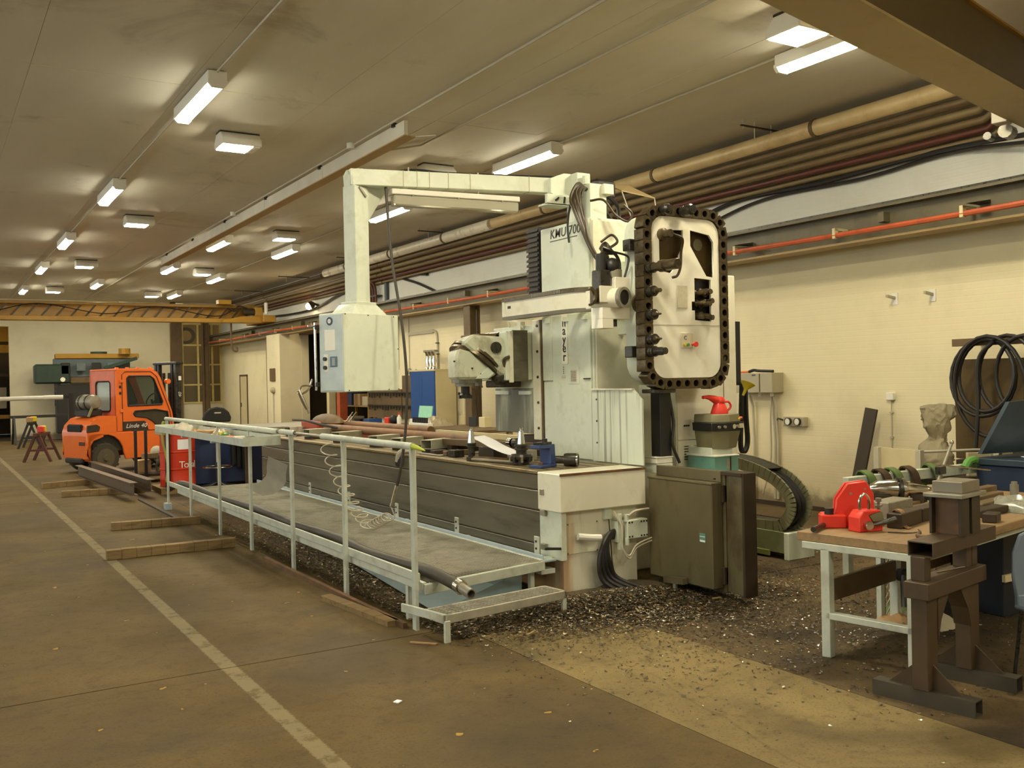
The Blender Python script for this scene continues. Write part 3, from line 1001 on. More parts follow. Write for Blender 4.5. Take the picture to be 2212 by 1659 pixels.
fl = thing('flood_lamp', 'lit white box floodlight, nearest left of the white ceiling beam', 'lamp', (3.45, 12.1, 4.82), 'lit box floodlights under the ceiling')
cx0 = 3.45
MB().prism([(11.90, 4.82), (12.30, 4.82), (12.30, 4.88), (12.20, 4.99), (12.00, 4.99), (11.90, 4.90)], 'x', cx0 - .25, cx0 + .25).build('housing', LAMPBODY, fl, bevel=.01)
MB().box(cx0 - .23, cx0 + .13, 11.93, 12.27, 4.808, 4.82).build('glass', FLOOD, fl, smooth=0)
MB().box(cx0 + .14, cx0 + .23, 11.93, 12.27, 4.81, 4.82).build('gear_cover', WHITEPL, fl, smooth=0)
MB().box(cx0 - .25, cx0 + .25, 12.0, 12.2, 4.985, 5.004).build('mount_plate', DARKSTEEL, fl, smooth=0)
for x_, y_, lb in ((3.3, 17.9, 'lit white box floodlight, second left of the white beam'), (3.32, 24.6, 'lit white box floodlight, third left of the white beam'),
                   (3.34, 31.3, 'lit white box floodlight, farthest left of the white beam'), (6.22, 12.0, 'lit white box floodlight half hidden above the pendant arm'),
                   (6.2, 18.5, 'lit white box floodlight right of the beam, left of the pendant post'), (6.22, 25.2, 'lit white box floodlight third along the right side'),
                   (6.26, 31.9, 'lit white box floodlight farthest along the right side'), (6.46, 5.6, 'bright box floodlight nearest the crane girder, top right'),
                   (3.3, 5.2, None), (3.3, -1, None), (6.4, -1, None), (-3, 5.2, None), (-3, 17.9, None), (-3, 31, None)):
    dup(fl, (x_ * 1.045, y_ * 1.045, 4.82), 0, lb or unseen('box floodlight', x_, y_))

sp = thing('wall_spot', 'small lit spotlight on the upper right wall beside the crane', 'lamp', (9.8, 26.7, 4.05))
MB().bar((9.88, 26.7, 4.1), (9.7, 26.7, 4.16), .06, .05).build('bracket', DKBROWN, sp, smooth=0)
MB().lathe([(.04, 0), (.1, .06), (.13, .16)], (9.76, 26.7, 4.16), (9.6, 26.75, 4.07), 12).build('shade', DKBROWN, sp)
MB().ball((9.6, 26.75, 4.07), .1, n=10, m=6).build('bulb', SPOTGLOW, sp)


# ================================================================ THE MILLING MACHINE
def holed_plate(name, outer, holes, t, m, parent, to_world):
    """plate from 2D outlines with real openings; to_world maps (u, v, w) to the hall"""
    cu = bpy.data.curves.new(name, 'CURVE')
    cu.dimensions = '2D'
    cu.fill_mode = 'BOTH'
    cu.extrude = t / 2
    for poly in [outer] + holes:
        s = cu.splines.new('POLY')
        s.points.add(len(poly) - 1)
        for p, q in zip(s.points, poly):
            p.co = (q[0], q[1], 0, 1)
        s.use_cyclic_u = True
    tmp = bpy.data.objects.new(name, cu)
    COL.objects.link(tmp)
    me = bpy.data.meshes.new_from_object(tmp.evaluated_get(bpy.context.evaluated_depsgraph_get()))
    bpy.data.objects.remove(tmp)
    org = ORG[parent.name]
    for v in me.vertices:
        v.co = Vector(to_world(v.co.x, v.co.y, v.co.z)) - org
    me.materials.clear()
    me.materials.append(m)
    o = bpy.data.objects.new(name, me)
    COL.objects.link(o)
    o.parent = parent
    ORG[o.name] = org
    return o


# ---- bed and long table
bed = thing('machine_bed', 'long milling machine bed with brown side boards and cream end block', 'machine', (4.85, 10.4, 0))
MB().box(4.455, 5.23, 6.44, 14.5, 0, .72).build('base', BASEM, bed, bevel=.01)
MB().box(4.43, 5.25, 6.70, 14.5, .30, .99).build('core', BROWNST, bed, smooth=0)
MB().box(4.395, 5.27, 6.72, 14.55, .992, 1.02).build('table_top', BEDTOP, bed, bevel=.004)
for k in range(5):
    MB().box(4.52 + .15 * k, 4.545 + .15 * k, 6.76, 14.5, 1.0195, 1.0215).build('slot', DKBROWN, bed, smooth=0)
for z0, z1 in ((.862, .988), (.690, .850), (.405, .678), (.305, .393)):
    MB().box(4.402, 4.43, 6.72, 14.52, z0, z1).build('side_board', BEDSIDE, bed, bevel=.004)
MB().box(4.375, 5.275, 6.365, 6.70, .70, 1.018).build('end_block', CREAM, bed, bevel=.008, )
MB().box(4.405, 4.46, 6.40, 6.72, .30, .70).build('end_rib', MINT, bed, bevel=.004)
for z_ in (.856, .684, .398):
    MB().box(4.368, 4.40, 6.60, 6.66, z_ - .03, z_ + .02).build('slot_stop', STEEL, bed, bevel=.003)
MB().box(4.375, 5.275, 6.36, 6.368, 1.0, 1.02).build('edge_strip', RUST, bed, smooth=0)
MB().box(4.48, 4.80, 6.432, 6.44, .34, .60).build('cover_plate', BASEM, bed, bevel=.003)
for x_, z_ in ((4.49, .35), (4.79, .35), (4.49, .59), (4.79, .59)):
    MB().cyl((x_, 6.425, z_), (x_, 6.433, z_), .007, n=8).build('screw', STEEL, bed)
MB().box(4.86, 4.93, 6.40, 6.44, .60, .70).build('cable_box', MINT, bed, bevel=.004)
pv = MB().tube([(4.62, 6.44, .475), (4.62, 6.38, .475)], .034, 12).tube(bez([(4.56, 6.385, .49), (4.66, 6.36, .475), (4.76, 6.34, .465)]), .03, 10).build('drain_elbow', PIPEWHT, bed)
MB().box(4.955, 5.02, 6.36, 6.44, .40, .58).build('connector_block', MINT, bed, bevel=.004)
mb_ = MB().box(5.05, 5.275, 6.345, 6.44, .42, .58)
cb_ = mb_.build('connector_cover', MINT, bed, bevel=.006)
for x_ in (5.07, 5.10, 5.20, 5.23, 5.26):
    for z_ in (.44, .56):
        MB().cyl((x_, 6.34, z_), (x_, 6.346, z_), .008, n=8).build('bolt', DARKSTEEL, cb_)
for k, (x_, z_) in enumerate(((4.985, .61), (4.985, .37), (5.06, .60), (5.06, .40))):
    MB().cyl((x_, 6.37, z_ - .03), (x_, 6.37, z_ + .03), .022, n=10).build('gland', MINT, bed)
for k in range(4):
    MB().tube(bez([(5.0 - .015 * k, 6.42, .50 - .02 * k), (4.86, 6.37, .47 - .01 * k), (4.75 + .03 * k, 6.345, .30), (4.76 + .05 * k, 6.33, .12), (4.86 + .08 * k, 6.25 - .03 * k, .02)]), .02, 8).build('power_cable', CABLE, bed)
for k, dz in enumerate((.012, -.012)):
    MB().tube(bez([(4.93, 6.38, .66 + dz), (4.97, 6.33, .55), (4.96, 6.30, .36), (5.03, 6.30, .28 + dz), (5.12, 6.31, .36 + dz), (5.30, 6.33, .40 + dz)]), .008, 6).build('thin_cable', GREYCOND, bed)
MB().tube(bez([(4.895, 6.40, .6), (4.895, 6.38, .4), (4.90, 6.36, .2), (4.93, 6.3, .03)]), .006, 6).build('thin_cable', OILCABLE, bed)
MB().tube(bez([(5.06, 6.34, .62), (5.12, 6.32, .66), (5.27, 6.33, .665)]), .011, 6).build('thin_cable', GREYCOND, bed)
MB().box(4.52, 5.2, 14.5, 14.9, 0, .6).build('far_foot', MINT, bed, bevel=.01)

# ---- column
col = thing('machine_column', 'tall mint machine column with upright lettering facing the table', 'machine', (5.6, 7.6, 0))
MB().box(5.33, 5.95, 7.16, 8.0, .55, 3.31).build('body', MINT, col, bevel=.012)
MB().box(5.40, 6.7, 6.9, 9.0, .0, .95).build('carriage', CREAM, col, bevel=.01)
MB().box(5.305, 5.33, 7.17, 7.97, 2.62, 3.30).build('upper_cover', MINT, col, bevel=.004)
MB().box(5.305, 5.33, 7.17, 7.80, 1.03, 2.42).build('front_cover', MINT, col, bevel=.004)
MB().box(5.30, 5.33, 7.80, 7.97, 1.78, 2.42).build('side_cover', MINT, col, bevel=.004)
MB().box(5.31, 5.33, 7.80, 7.97, 1.03, 1.77).build('side_cover', MINT, col, bevel=.004)
MB().box(5.34, 5.78, 7.14, 7.16, 2.78, 3.28).build('end_cover', CREAM, col, bevel=.004)  # end covers: same mint paint, warm light on this face put into cream
MB().box(5.36, 5.9, 7.145, 7.16, 1.0, 2.3).build('end_cover', CREAM, col, bevel=.004)
MB().box(5.296, 5.305, 7.53, 7.625, 1.94, 2.43).build('name_strip', WHITE, col, bevel=.002)
for ch, z_ in zip('nayer', (2.305, 2.225, 2.14, 2.055, 1.97)):
    lettering(ch, INK, col, (5.294, 7.578, z_), (0, -1, 0), (0, 0, 1), .125, .0015, align='CENTER', bold=.001)
lettering('KMU 700', INK, col, (5.303, 7.80, 3.185), (0, -1, 0), (0, 0, 1), .125, .0015, shear=.12, bold=.0006)
MB().box(5.3015, 5.3045, 7.34, 7.80, 3.155, 3.162).build('underline', INK, col, smooth=0)
pl = MB().box(5.299, 5.305, 7.35, 7.52, 1.745, 1.905).build('plate_holder', MINT, col, bevel=.002)
MB().box(5.296, 5.30, 7.385, 7.485, 1.765, 1.885).build('data_plate', PLATELAB, pl, smooth=0)
for k in range(7):
    MB().box(5.2945, 5.2965, 7.395, 7.475, 1.775 + .015 * k, 1.779 + .015 * k).build('text_line', INK, pl, smooth=0)
MB().box(5.298, 5.305, 7.58, 7.64, 1.805, 1.83).build('small_plate', PLATELAB, col, smooth=0)
for k in range(4):
    MB().cyl((5.30, 7.61, 1.85 + .02 * k), (5.306, 7.61, 1.85 + .02 * k), .005, n=6).build('screw', DARKSTEEL, col)
MB().box(5.29, 5.305, 7.17, 7.27, 1.79, 1.80).build('slit', INK, col, smooth=0)
for k in range(3):
    MB().box(5.28, 5.33, 7.2 + .31 * k, 7.27 + .31 * k, 2.35, 2.40).build('rail_bracket', MINT, col, bevel=.003)
# guard sheet beside the table
MB().prism([(6.395, 1.03), (7.12, 1.03), (7.12, 1.69), (6.51, 1.69), (6.395, 1.60)], 'x', 5.278, 5.292).build('guard_sheet', GUARDM, col, smooth=0)
MB().box(5.262, 5.295, 6.51, 7.12, 1.685, 1.70).build('guard_lip', CREAM, col, bevel=.002)
for z_ in (1.2, 1.4, 1.6):
    MB().cyl((5.272, 7.05, z_), (5.279, 7.05, z_), .008, n=8).build('screw', DARKSTEEL, col)
# vertical way bellows
bw = []
zb = 2.64
folds = 14
for k in range(folds):
    z0 = zb + k * .05
    bw += [(8.19, z0), (8.225, z0 + .025)]
bw.append((8.19, zb + folds * .05))
MB().prism([(8.0, zb)] + bw + [(8.0, zb + folds * .05)], 'x', 5.30, 5.72).build('bellows', BLACK, col, smooth=0)
for k in range(folds):
    MB().prism([(5.285, zb + k * .05 + .005), (5.302, zb + k * .05 + .025), (5.285, zb + k * .05 + .03)][::1], 'y', 8.005, 8.21).build('bellows_fold', DKBROWN, col, smooth=0)
# saddle on the far side with its stained lower plate
MB().box(5.30, 5.95, 8.03, 8.16, 1.18, 2.40).build('saddle_edge', CREAM, col, bevel=.004)
MB().box(5.315, 5.95, 8.0, 8.03, 1.0, 2.40).build('way_gap', BROWNST, col, smooth=0)
for k in range(5):
    MB().cyl((5.29, 8.06, 1.3 + .26 * k), (5.302, 8.06, 1.3 + .26 * k), .014, n=8).build('bolt', DARKSTEEL, col)
MB().box(5.31, 5.95, 8.16, 8.95, 1.7, 2.36).build('saddle', MINT, col, bevel=.008)
MB().box(5.305, 5.36, 8.14, 8.93, 1.24, 1.70).build('saddle_plate', SADDLEM, col, bevel=.004)
MB().box(5.285, 5.31, 8.62, 8.90, 1.64, 1.68).box(5.285, 5.31, 8.2, 8.42, 1.64, 1.68).build('saddle_lip', MINT, col, bevel=.003)
MB().box(5.32, 5.9, 7.98, 8.45, .95, 1.22).build('base_block', DKBROWN, col, bevel=.01)
MB().tube(bez([(5.30, 8.6, 2.36), (5.27, 8.55, 2.42), (5.28, 8.4, 2.40), (5.29, 8.3, 2.34)]), .014, 6).build('pipe_fitting', CREAM, col)
MB().box(5.27, 5.33, 8.33, 8.40, 2.30, 2.40).build('pipe_block', CREAM, col, bevel=.004)
# column head: pivot post, cable bridge, motor behind
MB().box(5.36, 5.52, 7.40, 7.58, 3.31, 3.78).build('pivot_post', MINT, col, bevel=.006)
MB().box(5.42, 5.62, 7.28, 7.44, 3.31, 3.66).build('cable_bridge', MINT, col, bevel=.006)
MB().box(5.56, 5.68, 7.24, 7.44, 3.56, 3.66).build('bridge_head', CREAM, col, bevel=.006)
MB().cyl((5.86, 7.72, 3.31), (5.86, 7.72, 3.62), .06, n=12).build('top_stub', DARKSTEEL, col)
MB().box(5.74, 6.0, 7.6, 7.86, 3.60, 3.80).build('top_motor', BLACKPL, col, bevel=.03)
MB().add([(6.02, 7.55, 3.68), (6.46, 7.55, 3.64), (6.44, 7.95, 3.84), (6.04, 7.95, 3.84), (6.02, 7.55, 3.69), (6.46, 7.55, 3.65), (6.44, 7.95, 3.85), (6.04, 7.95, 3.85)],
         [(3, 2, 1, 0), (4, 5, 6, 7), (0, 1, 5, 4), (1, 2, 6, 5), (2, 3, 7, 6), (3, 0, 4, 7)]).build('motor_hood', mat('hood_brown', (150, 132, 92), .5), col, smooth=0)
MB().tube([(6.03, 7.56, 3.68), (6.12, 7.5, 3.36), (6.45, 7.5, 3.36), (6.46, 7.56, 3.64)], .006, 5).build('hood_wire', GREYCOND, col)
MB().tube(bez([(5.8, 7.6, 3.62), (5.78, 7.5, 3.45), (5.8, 7.4, 3.31)]), .02, 6).build('motor_cable', CABLE, col)
MB().tube(bez([(5.9, 7.6, 3.62), (5.93, 7.5, 3.5), (5.9, 7.45, 3.31)]), .02, 6).build('motor_cable', CABLE, col)
MB().cyl((5.43, 7.36, 3.66), (5.43, 7.36, 3.74), .03, n=8).build('cable_stub', MINT, col)

# ---- milling head on the ram
HEADM = mat('oily_mint_casting', (214, 217, 194), .42, 0, .08, 4, dirt=(120, 108, 72), dirt_amt=.55, dirt_scale=4)
hd = thing('milling_head', 'mint swivelling milling head with oily steel ring above the table', 'machine', (4.85, 8.5, 1.66))
MB().box(4.99, 5.31, 8.17, 8.84, 1.79, 2.29).build('ram', MINT, hd, bevel=.01)
MB().box(5.06, 5.24, 8.145, 8.172, 1.78, 2.30).build('way_cover', BEDSIDE, hd, bevel=.004)
MB().box(5.02, 5.06, 8.14, 8.172, 1.77, 2.29).build('way_strip', CREAM, hd, bevel=.003)
MB().cyl((5.02, 8.3, 2.22), (5.02, 8.7, 2.22), .075, n=12).build('hose_drum', DARKSTEEL, hd)
SH = Matrix(((1, .30, 0, -.30 * 8.22), (0, 1, 0, 0), (0, 0, 1, 0), (0, 0, 0, 1)))
MB(SH).prism([(4.52, 2.17), (4.62, 2.255), (4.98, 2.235), (5.04, 2.12), (5.04, 1.84), (4.95, 1.84)], 'y', 8.20, 8.66).build('rear_casting', HEADM, hd, bevel=.025)
MB().box(4.76, 4.99, 8.3, 8.7, 2.232, 2.27).build('top_cap', BROWNST, hd, bevel=.008)
MB().cyl((4.885, 8.175, 2.125), (4.885, 8.205, 2.125), .058, n=18).build('round_port', DARKSTEEL, hd)
ax = Vector((.611, 0, .79))
c0 = Vector((4.775, 8.44, 2.0))
MB().lathe([(.20, -.03), (.285, -.03), (.285, -.005), (.265, .0), (.265, .01), (.285, .015), (.285, .04), (.25, .045), (.25, .06), (.20, .06)], c0, c0 + ax, 30).build('swivel_ring', OILSTEEL, hd)
MB(SH).prism([(4.44, 1.81), (4.81, 1.81), (4.92, 1.865), (4.63, 2.08), (4.47, 2.12), (4.44, 2.04)], 'y', 8.22, 8.62).build('front_casting', HEADM, hd, bevel=.025)
MB(SH).prism([(4.47, 2.06), (4.62, 2.06), (4.62, 2.13), (4.49, 2.14)], 'y', 8.26, 8.58).build('casting_shoulder', BROWNST, hd, bevel=.01)
MB().prism([(4.66, 1.815), (4.80, 1.815), (4.87, 1.87), (4.80, 1.93)], 'y', 8.205, 8.225).build('facet_plate', MINT, hd, bevel=.003)
for x_, z_ in ((4.62, 1.92), (4.72, 1.86), (4.86, 1.95), (4.42, 1.99)):
    MB().cyl((x_, 8.208, z_), (x_, 8.222, z_), .009, n=8).build('bolt', DARKSTEEL, hd)
MB().cyl((4.65, 8.42, 1.81), (4.65, 8.42, 1.775), .14, n=24).cyl((4.65, 8.42, 1.775), (4.65, 8.42, 1.74), .10, n=24).build('spindle_nose', STEEL, hd)
MB().box(4.80, 4.84, 8.4, 8.5, 1.74, 1.82).build('drive_key', STEEL, hd, bevel=.004)
MB().ball((4.98, 8.3, 1.83), .09, n=12, m=6).build('hose_boss', DARKSTEEL, hd)
MB().tube(bez([(5.0, 8.22, 1.92), (4.97, 8.17, 2.0), (5.03, 8.16, 2.03)]), .02, 6).build('hose', OILSTEEL, hd)
MB().box(5.05, 5.25, 8.3, 8.7, 1.72, 1.79).build('lower_block', DKBROWN, hd, bevel=.01)
ct = thing('spindle_cutter', 'small dark end cutter held in the milling head spindle', 'cutter', (4.65, 8.42, 1.62))
MB().lathe([(.06, 0), (.062, .03), (.045, .05), (.045, .12)], (4.65, 8.42, 1.62), (4.65, 8.42, 2), 14).build('shank', BLACKPL, ct)
for a in range(0, 360, 60):
    MB().obox((4.65 + .058 * math.cos(R(a)), 8.42 + .058 * math.sin(R(a)), 1.635), (.03, .02, .035), R(a)).build('insert', DARKSTEEL, ct)

# ---- tool changer: curved guide rail with the gripper carriage
tcg = thing('tool_changer', 'curved cream tool changer rail with white gripper carriage', 'machine', (5.1, 7.2, 2.2))
path = [(4.95, 8.14), (4.95, 7.6), (4.95, 7.10)] + [(5.31 - .36 * math.cos(R(a)), 7.10 - .36 * math.sin(R(a))) for a in (15, 30, 45, 60, 75, 90)] + [(5.62, 6.74)]


def band(z0, z1, th, off=0.0):
    """upright strip following the rail path"""
    vs, fs = [], []
    n = len(path)
    for i, p in enumerate(path):
        a = Vector(path[max(i - 1, 0)])
        b = Vector(path[min(i + 1, n - 1)])
        d = (b - a).normalized()
        nn = Vector((-d.y, d.x))        # towards the column
        if nn.dot(Vector((1, .6))) < 0:
            nn = -nn
        o = Vector(p) + nn * off
        q = o + nn * th
        vs += [(o.x, o.y, z0), (o.x, o.y, z1), (q.x, q.y, z1), (q.x, q.y, z0)]
    for i in range(n - 1):
        for j in range(4):
            fs.append((i * 4 + j, i * 4 + (j + 1) % 4, (i + 1) * 4 + (j + 1) % 4, (i + 1) * 4 + j))
    fs += [(3, 2, 1, 0), tuple((n - 1) * 4 + j for j in range(4))]
    return MB().add(vs, fs)


band(2.425, 2.575, .05).build('rail_band', CREAM, tcg, smooth=40)
band(2.575, 2.615, .06, -.012).build('drive_chain', OILSTEEL, tcg, smooth=40)
band(2.395, 2.427, .09, -.015).build('lower_guide', BEDSIDE, tcg, smooth=40)
for k in range(34):
    t_ = k / 33
    i0 = min(int(t_ * 6), 5)
    if k < 20:
        MB().box(4.934, 4.939, 7.12 + .024 * k, 7.13 + .024 * k, 2.58, 2.61).build('chain_pin', STEEL, tcg, smooth=0)
MB().box(4.94, 5.3, 8.10, 8.15, 2.41, 2.60).build('end_plate', CREAM, tcg, bevel=.004)
MB().box(4.945, 4.95, 8.0, 8.05, 2.505, 2.53).build('emblem', INK, tcg, smooth=0)
MB().box(5.0, 5.31, 7.2, 7.26, 2.44, 2.52).box(5.0, 5.31, 7.85, 7.91, 2.44, 2.52).build('rail_support', MINT, tcg, smooth=0)
yA = 6.5
MB().cyl((4.97, 6.64, 2.485), (5.045, 6.345, 2.478), .085, n=20).build('gripper_barrel', CREAM, tcg)
MB().cyl((5.044, 6.347, 2.478), (5.049, 6.327, 2.477), .066, n=20).build('barrel_mouth', HOLE, tcg)
MB().ring((5.042, 6.355, 2.478), (5.051, 6.32, 2.477), .09, .066, 20).build('barrel_rim', STEEL, tcg)
MB().box(5.03, 5.19, 6.42, 6.58, 2.55, 2.66).build('valve_box', WHITE, tcg, bevel=.004)
MB().box(4.88, 5.0, 6.44, 6.56, 2.55, 2.72).build('motor_body', DARKSTEEL, tcg, bevel=.01)
MB().cyl((4.94, 6.5, 2.72), (4.94, 6.5, 2.86), .045, n=12).build('motor_plug', BLACKPL, tcg)
MB().cyl((5.08, 6.5, 2.66), (5.08, 6.5, 2.73), .07, n=14).build('plug_base', STEEL, tcg)
MB().ball((5.06, 6.5, 2.76), .075, n=12, m=6).build('plug_hood', BLACKPL, tcg)
MB().box(4.87, 5.02, 6.42, 6.44, 2.44, 2.58).build('face_plate', CREAM, tcg, bevel=.003)
MB().box(4.90, 5.20, 6.44, 6.6, 2.30, 2.40).box(4.90, 5.02, 6.44, 6.6, 2.22, 2.31).build('lower_box', WHITE, tcg, bevel=.004)
MB().cyl((5.06, 6.5, 2.24), (5.06, 6.5, 2.30), .035, n=10).build('spindle_stub', DARKSTEEL, tcg)
MB().ribbon(arc((4.77, 6.46, 2.49), .075, -80, 80, 8, 'xz'), .03, .02, (0, 1, 0)).build('gripper_claw', OILSTEEL, tcg)
MB().box(4.84, 4.9, 6.46, 6.54, 2.43, 2.56).build('claw_root', OILSTEEL, tcg, bevel=.01)
MB().ribbon(arc((5.30, 6.42, 2.44), .075, 120, 250, 8, 'xz'), .03, .02, (0, 1, 0)).build('gripper_claw', OILSTEEL, tcg)
MB().box(4.93, 5.6, 6.62, 6.72, 2.40, 2.56).build('carriage_plate', CREAM, tcg, bevel=.006)
# cable bundle from the column head down to the carriage
random.seed(21)
for k in range(7):
    q = .02 * k
    j = [random.uniform(-.03, .03) for _ in range(6)]
    MB().tube(bez([(5.46 - .008 * k, 7.34, 3.60), (5.37 - q * .6, 7.30, 3.60 + .008 * k), (5.27 - q, 7.22, 3.50 + j[0]), (5.20 - q * .5 + j[1], 7.10, 3.30 + j[2]), (5.15 + q * .6 + j[3], 6.95, 3.05 - q * 1.1),
                  (5.12 + q, 6.78, 2.90 - q + j[4]), (5.08, 6.62, 2.94 + q * .3), (4.98 + .02 * k, 6.52, 2.87)]), .014, 6).build('cable', OILCABLE, tcg)
MB().tube(bez([(5.30, 7.24, 3.50), (5.24, 7.25, 3.52), (5.2, 7.3, 3.42), (5.19, 7.33, 3.25), (5.18, 7.30, 3.08)]), .012, 6).build('loose_cable', CABLE, tcg)
MB().tube(bez([(5.36, 7.2, 3.47), (5.46, 7.12, 3.47), (5.55, 7.06, 3.33), (5.66, 7.02, 3.27), (5.7, 7.0, 3.34), (5.62, 7.02, 3.42)]), .012, 6).build('loose_cable', OILCABLE, tcg)
MB().tube(bez([(5.02, 6.6, 2.98), (5.10, 6.55, 3.04), (5.14, 6.52, 2.98), (5.05, 6.52, 2.92), (5.0, 6.55, 2.9)]), .012, 6).build('loose_cable', OILCABLE, tcg)
MB().tube(bez([(5.02, 6.55, 2.90), (5.12, 6.5, 2.88), (5.22, 6.48, 2.85), (5.22, 6.48, 2.78), (5.18, 6.48, 2.67)]), .010, 6).build('loose_cable', CABLE, tcg)
MB().tube(bez([(4.98, 6.52, 2.92), (5.08, 6.5, 2.88), (5.14, 6.5, 2.8), (5.14, 6.5, 2.67)]), .014, 6).build('loose_cable', CABLE, tcg)
for k in range(3):
    MB().ring((5.06 + .01 * k, 6.62, 2.90 + .015 * k), (5.07 + .01 * k, 6.60, 2.92 + .015 * k), .05, .03, 12).build('cable_tie', OILCABLE, tcg)

# ---- chain tool magazine
mg = thing('tool_magazine', 'upright white tool magazine framed by an oily socket chain', 'machine', (5.73, 6.4, 1.69))
X0, X1, Z0, Z1 = 5.335, 6.125, 1.785, 3.195
FY = 6.30


def toW(u, v, w):
    return (u, FY + .012 - w, v)


holes = [[(5.425, 3.075), (5.70, 3.085), (5.70, 2.94), (5.655, 2.86), (5.655, 2.80), (5.555, 2.70), (5.425, 2.715)],
         [(5.785, 3.09), (6.01, 3.06), (6.06, 3.0), (6.06, 2.68), (5.97, 2.69), (5.785, 2.95)],
         [(5.825, 2.67), (6.02, 2.66), (6.02, 2.285), (5.825, 2.295), (5.825, 2.38), (5.79, 2.38), (5.79, 2.46), (5.825, 2.46)]]
holed_plate('face_plate', rrect(X0, X1, Z0, Z1, .14), holes, .02, WHITE, mg, toW)
MB().prism(rrect(X0 + .01, X1 - .01, Z0 + .01, Z1 - .01, .14), 'y', FY + .10, FY + .13).build('back_plate', PLATEBR, mg, smooth=30)
MB().box(X0 + .002, X1 - .002, FY - .0005, FY + .003, 2.247, 2.250).build('seam', GREYCOND, mg, smooth=0)
MB().prism(rrect(5.30, 6.16, 1.75, 3.23, .17), 'y', FY + .13, FY + .32).build('housing', MINT, mg, smooth=30)
MB().box(5.62, 5.69, FY + .32, 7.2, 2.2, 2.9).build('mount_arm', MINT, mg, bevel=.01)
for (a_, b_) in ((5.955, 2.98), (5.955, 2.75)):
    MB().cyl((a_, FY + .09, b_), (a_, FY + .10, b_), .055, n=16).build('guide_disc', OLIVE, mg)
MB().box(5.62, 5.735, FY - .004, FY + .002, 2.40, 2.595).build('data_plate', PLATELAB, mg, smooth=0)
kp = MB().box(5.65, 5.79, FY - .008, FY + .002, 2.045, 2.18).build('key_panel', PLATELAB, mg, bevel=.002)
MB().cyl((5.685, FY - .022, 2.075), (5.685, FY - .008, 2.075), .012, n=10).build('button', FUNNEL, kp)
MB().cyl((5.722, FY - .022, 2.075), (5.722, FY - .008, 2.075), .014, n=10).build('button', GREENPL, kp)
MB().cyl((5.775, FY - .05, 2.077), (5.775, FY - .008, 2.077), .010, n=10).lathe([(.012, 0), (.024, .008), (.022, .022)], (5.775, FY - .045, 2.077), (5.775, FY - .1, 2.077), 12).build('stop_button', RED, kp)
lettering('C', INK, kp, (5.68, FY - .009, 2.12), (1, 0, 0), (0, 0, 1), .05, .001)
# links round the plate
LP = rrect(5.285, 6.175, 1.735, 3.245, .16, 3)
seglen = []
tot = 0
for i in range(len(LP)):
    a, b = Vector(LP[i]), Vector(LP[(i + 1) % len(LP)])
    seglen.append((tot, (b - a).length, a, b))
    tot += (b - a).length
NL = 44
lk = None
for k in range(NL):
    s_ = tot * k / NL
    for st, L, a, b in seglen:
        if st <= s_ < st + L:
            p = a + (b - a) * ((s_ - st) / L)
            d = (b - a).normalized()
            break
    ang = math.atan2(d.y, d.x)
    if lk is None:
        cu = bpy.data.curves.new('chain_link', 'CURVE')
        cu.dimensions = '2D'
        cu.fill_mode = 'BOTH'
        cu.extrude = .06
        for poly in (rrect(-.0515, .0515, -.047, .047, .008, 2), [(.03 * math.cos(R(q)), .03 * math.sin(R(q))) for q in range(0, 360, 30)]):
            s2 = cu.splines.new('POLY')
            s2.points.add(len(poly) - 1)
            for pp, qq in zip(s2.points, poly):
                pp.co = (qq[0], qq[1], 0, 1)
            s2.use_cyclic_u = True
        tmp = bpy.data.objects.new('tmp', cu)
        COL.objects.link(tmp)
        lme = bpy.data.meshes.new_from_object(tmp.evaluated_get(bpy.context.evaluated_depsgraph_get()))
        bpy.data.objects.remove(tmp)
        lme.transform(Matrix.Rotation(PI / 2, 4, 'X'))
        lme.materials.clear()
        lme.materials.append(OILSTEEL)
        hb = bpy.data.meshes.new('socket_back')
        tb = MB().cyl((0, .02, 0), (0, .06, 0), .031, n=12)
        hb.from_pydata(tb.v, [], tb.f)
        hb.materials.append(HOLE)
        lk = True
    o = bpy.data.objects.new('chain_link', lme)
    COL.objects.link(o)
    o.parent = mg
    o.location = Vector((p.x, FY + .05, p.y)) - ORG[mg.name]
    o.rotation_euler = (0, -ang, 0)
    h = bpy.data.objects.new('socket_back', hb)
    COL.objects.link(h)
    h.parent = o
for z_ in (2.95, 2.02):
    MB().box(5.21, 5.30, FY + .14, FY + .24, z_ - .05, z_ + .05).build('chain_guide', DARKSTEEL, mg, bevel=.006)
MB().box(5.36, 5.6, FY + .02, FY + .2, 1.655, 1.69).build('chain_guide', DARKSTEEL, mg, bevel=.006)
MB().box(5.50, 5.63, FY + .12, FY + .25, .95, 1.72).build('support_post', BLACKPL, mg, bevel=.006)
MB().tube(bez([(5.63, FY + .15, 1.65), (5.65, FY + .12, 1.4), (5.62, FY + .1, 1.2), (5.68, FY + .08, 1.03)]), .014, 6).build('hose', CABLE, mg)
MB().box(6.19, 6.24, FY + .02, FY + .1, 1.93, 1.97).build('lever', STEEL, mg, bevel=.003)


def magazine_tool(x, z, label, prof, m=OILSTEEL, drop=0.0):
    """tool held by its taper in the chain, pointing out of the magazine; prof: (radius, distance)"""
    t = thing('tool_holder', label, 'tool', (x, FY - .02, z))
    MB().lathe([(.026, 0), (.046, .01), (.046, .035), (.040, .04), (.040, .048), (.046, .05), (.046, .07)], (x, FY - .012, z), (x, FY - 1, z), 16).build('flange', DARKSTEEL, t)
    MB().lathe([(r_, .07 + d_) for r_, d_ in prof], (x, FY - .012, z), (x, FY - 1, z - drop), 14).build('shank', m, t)
    return t


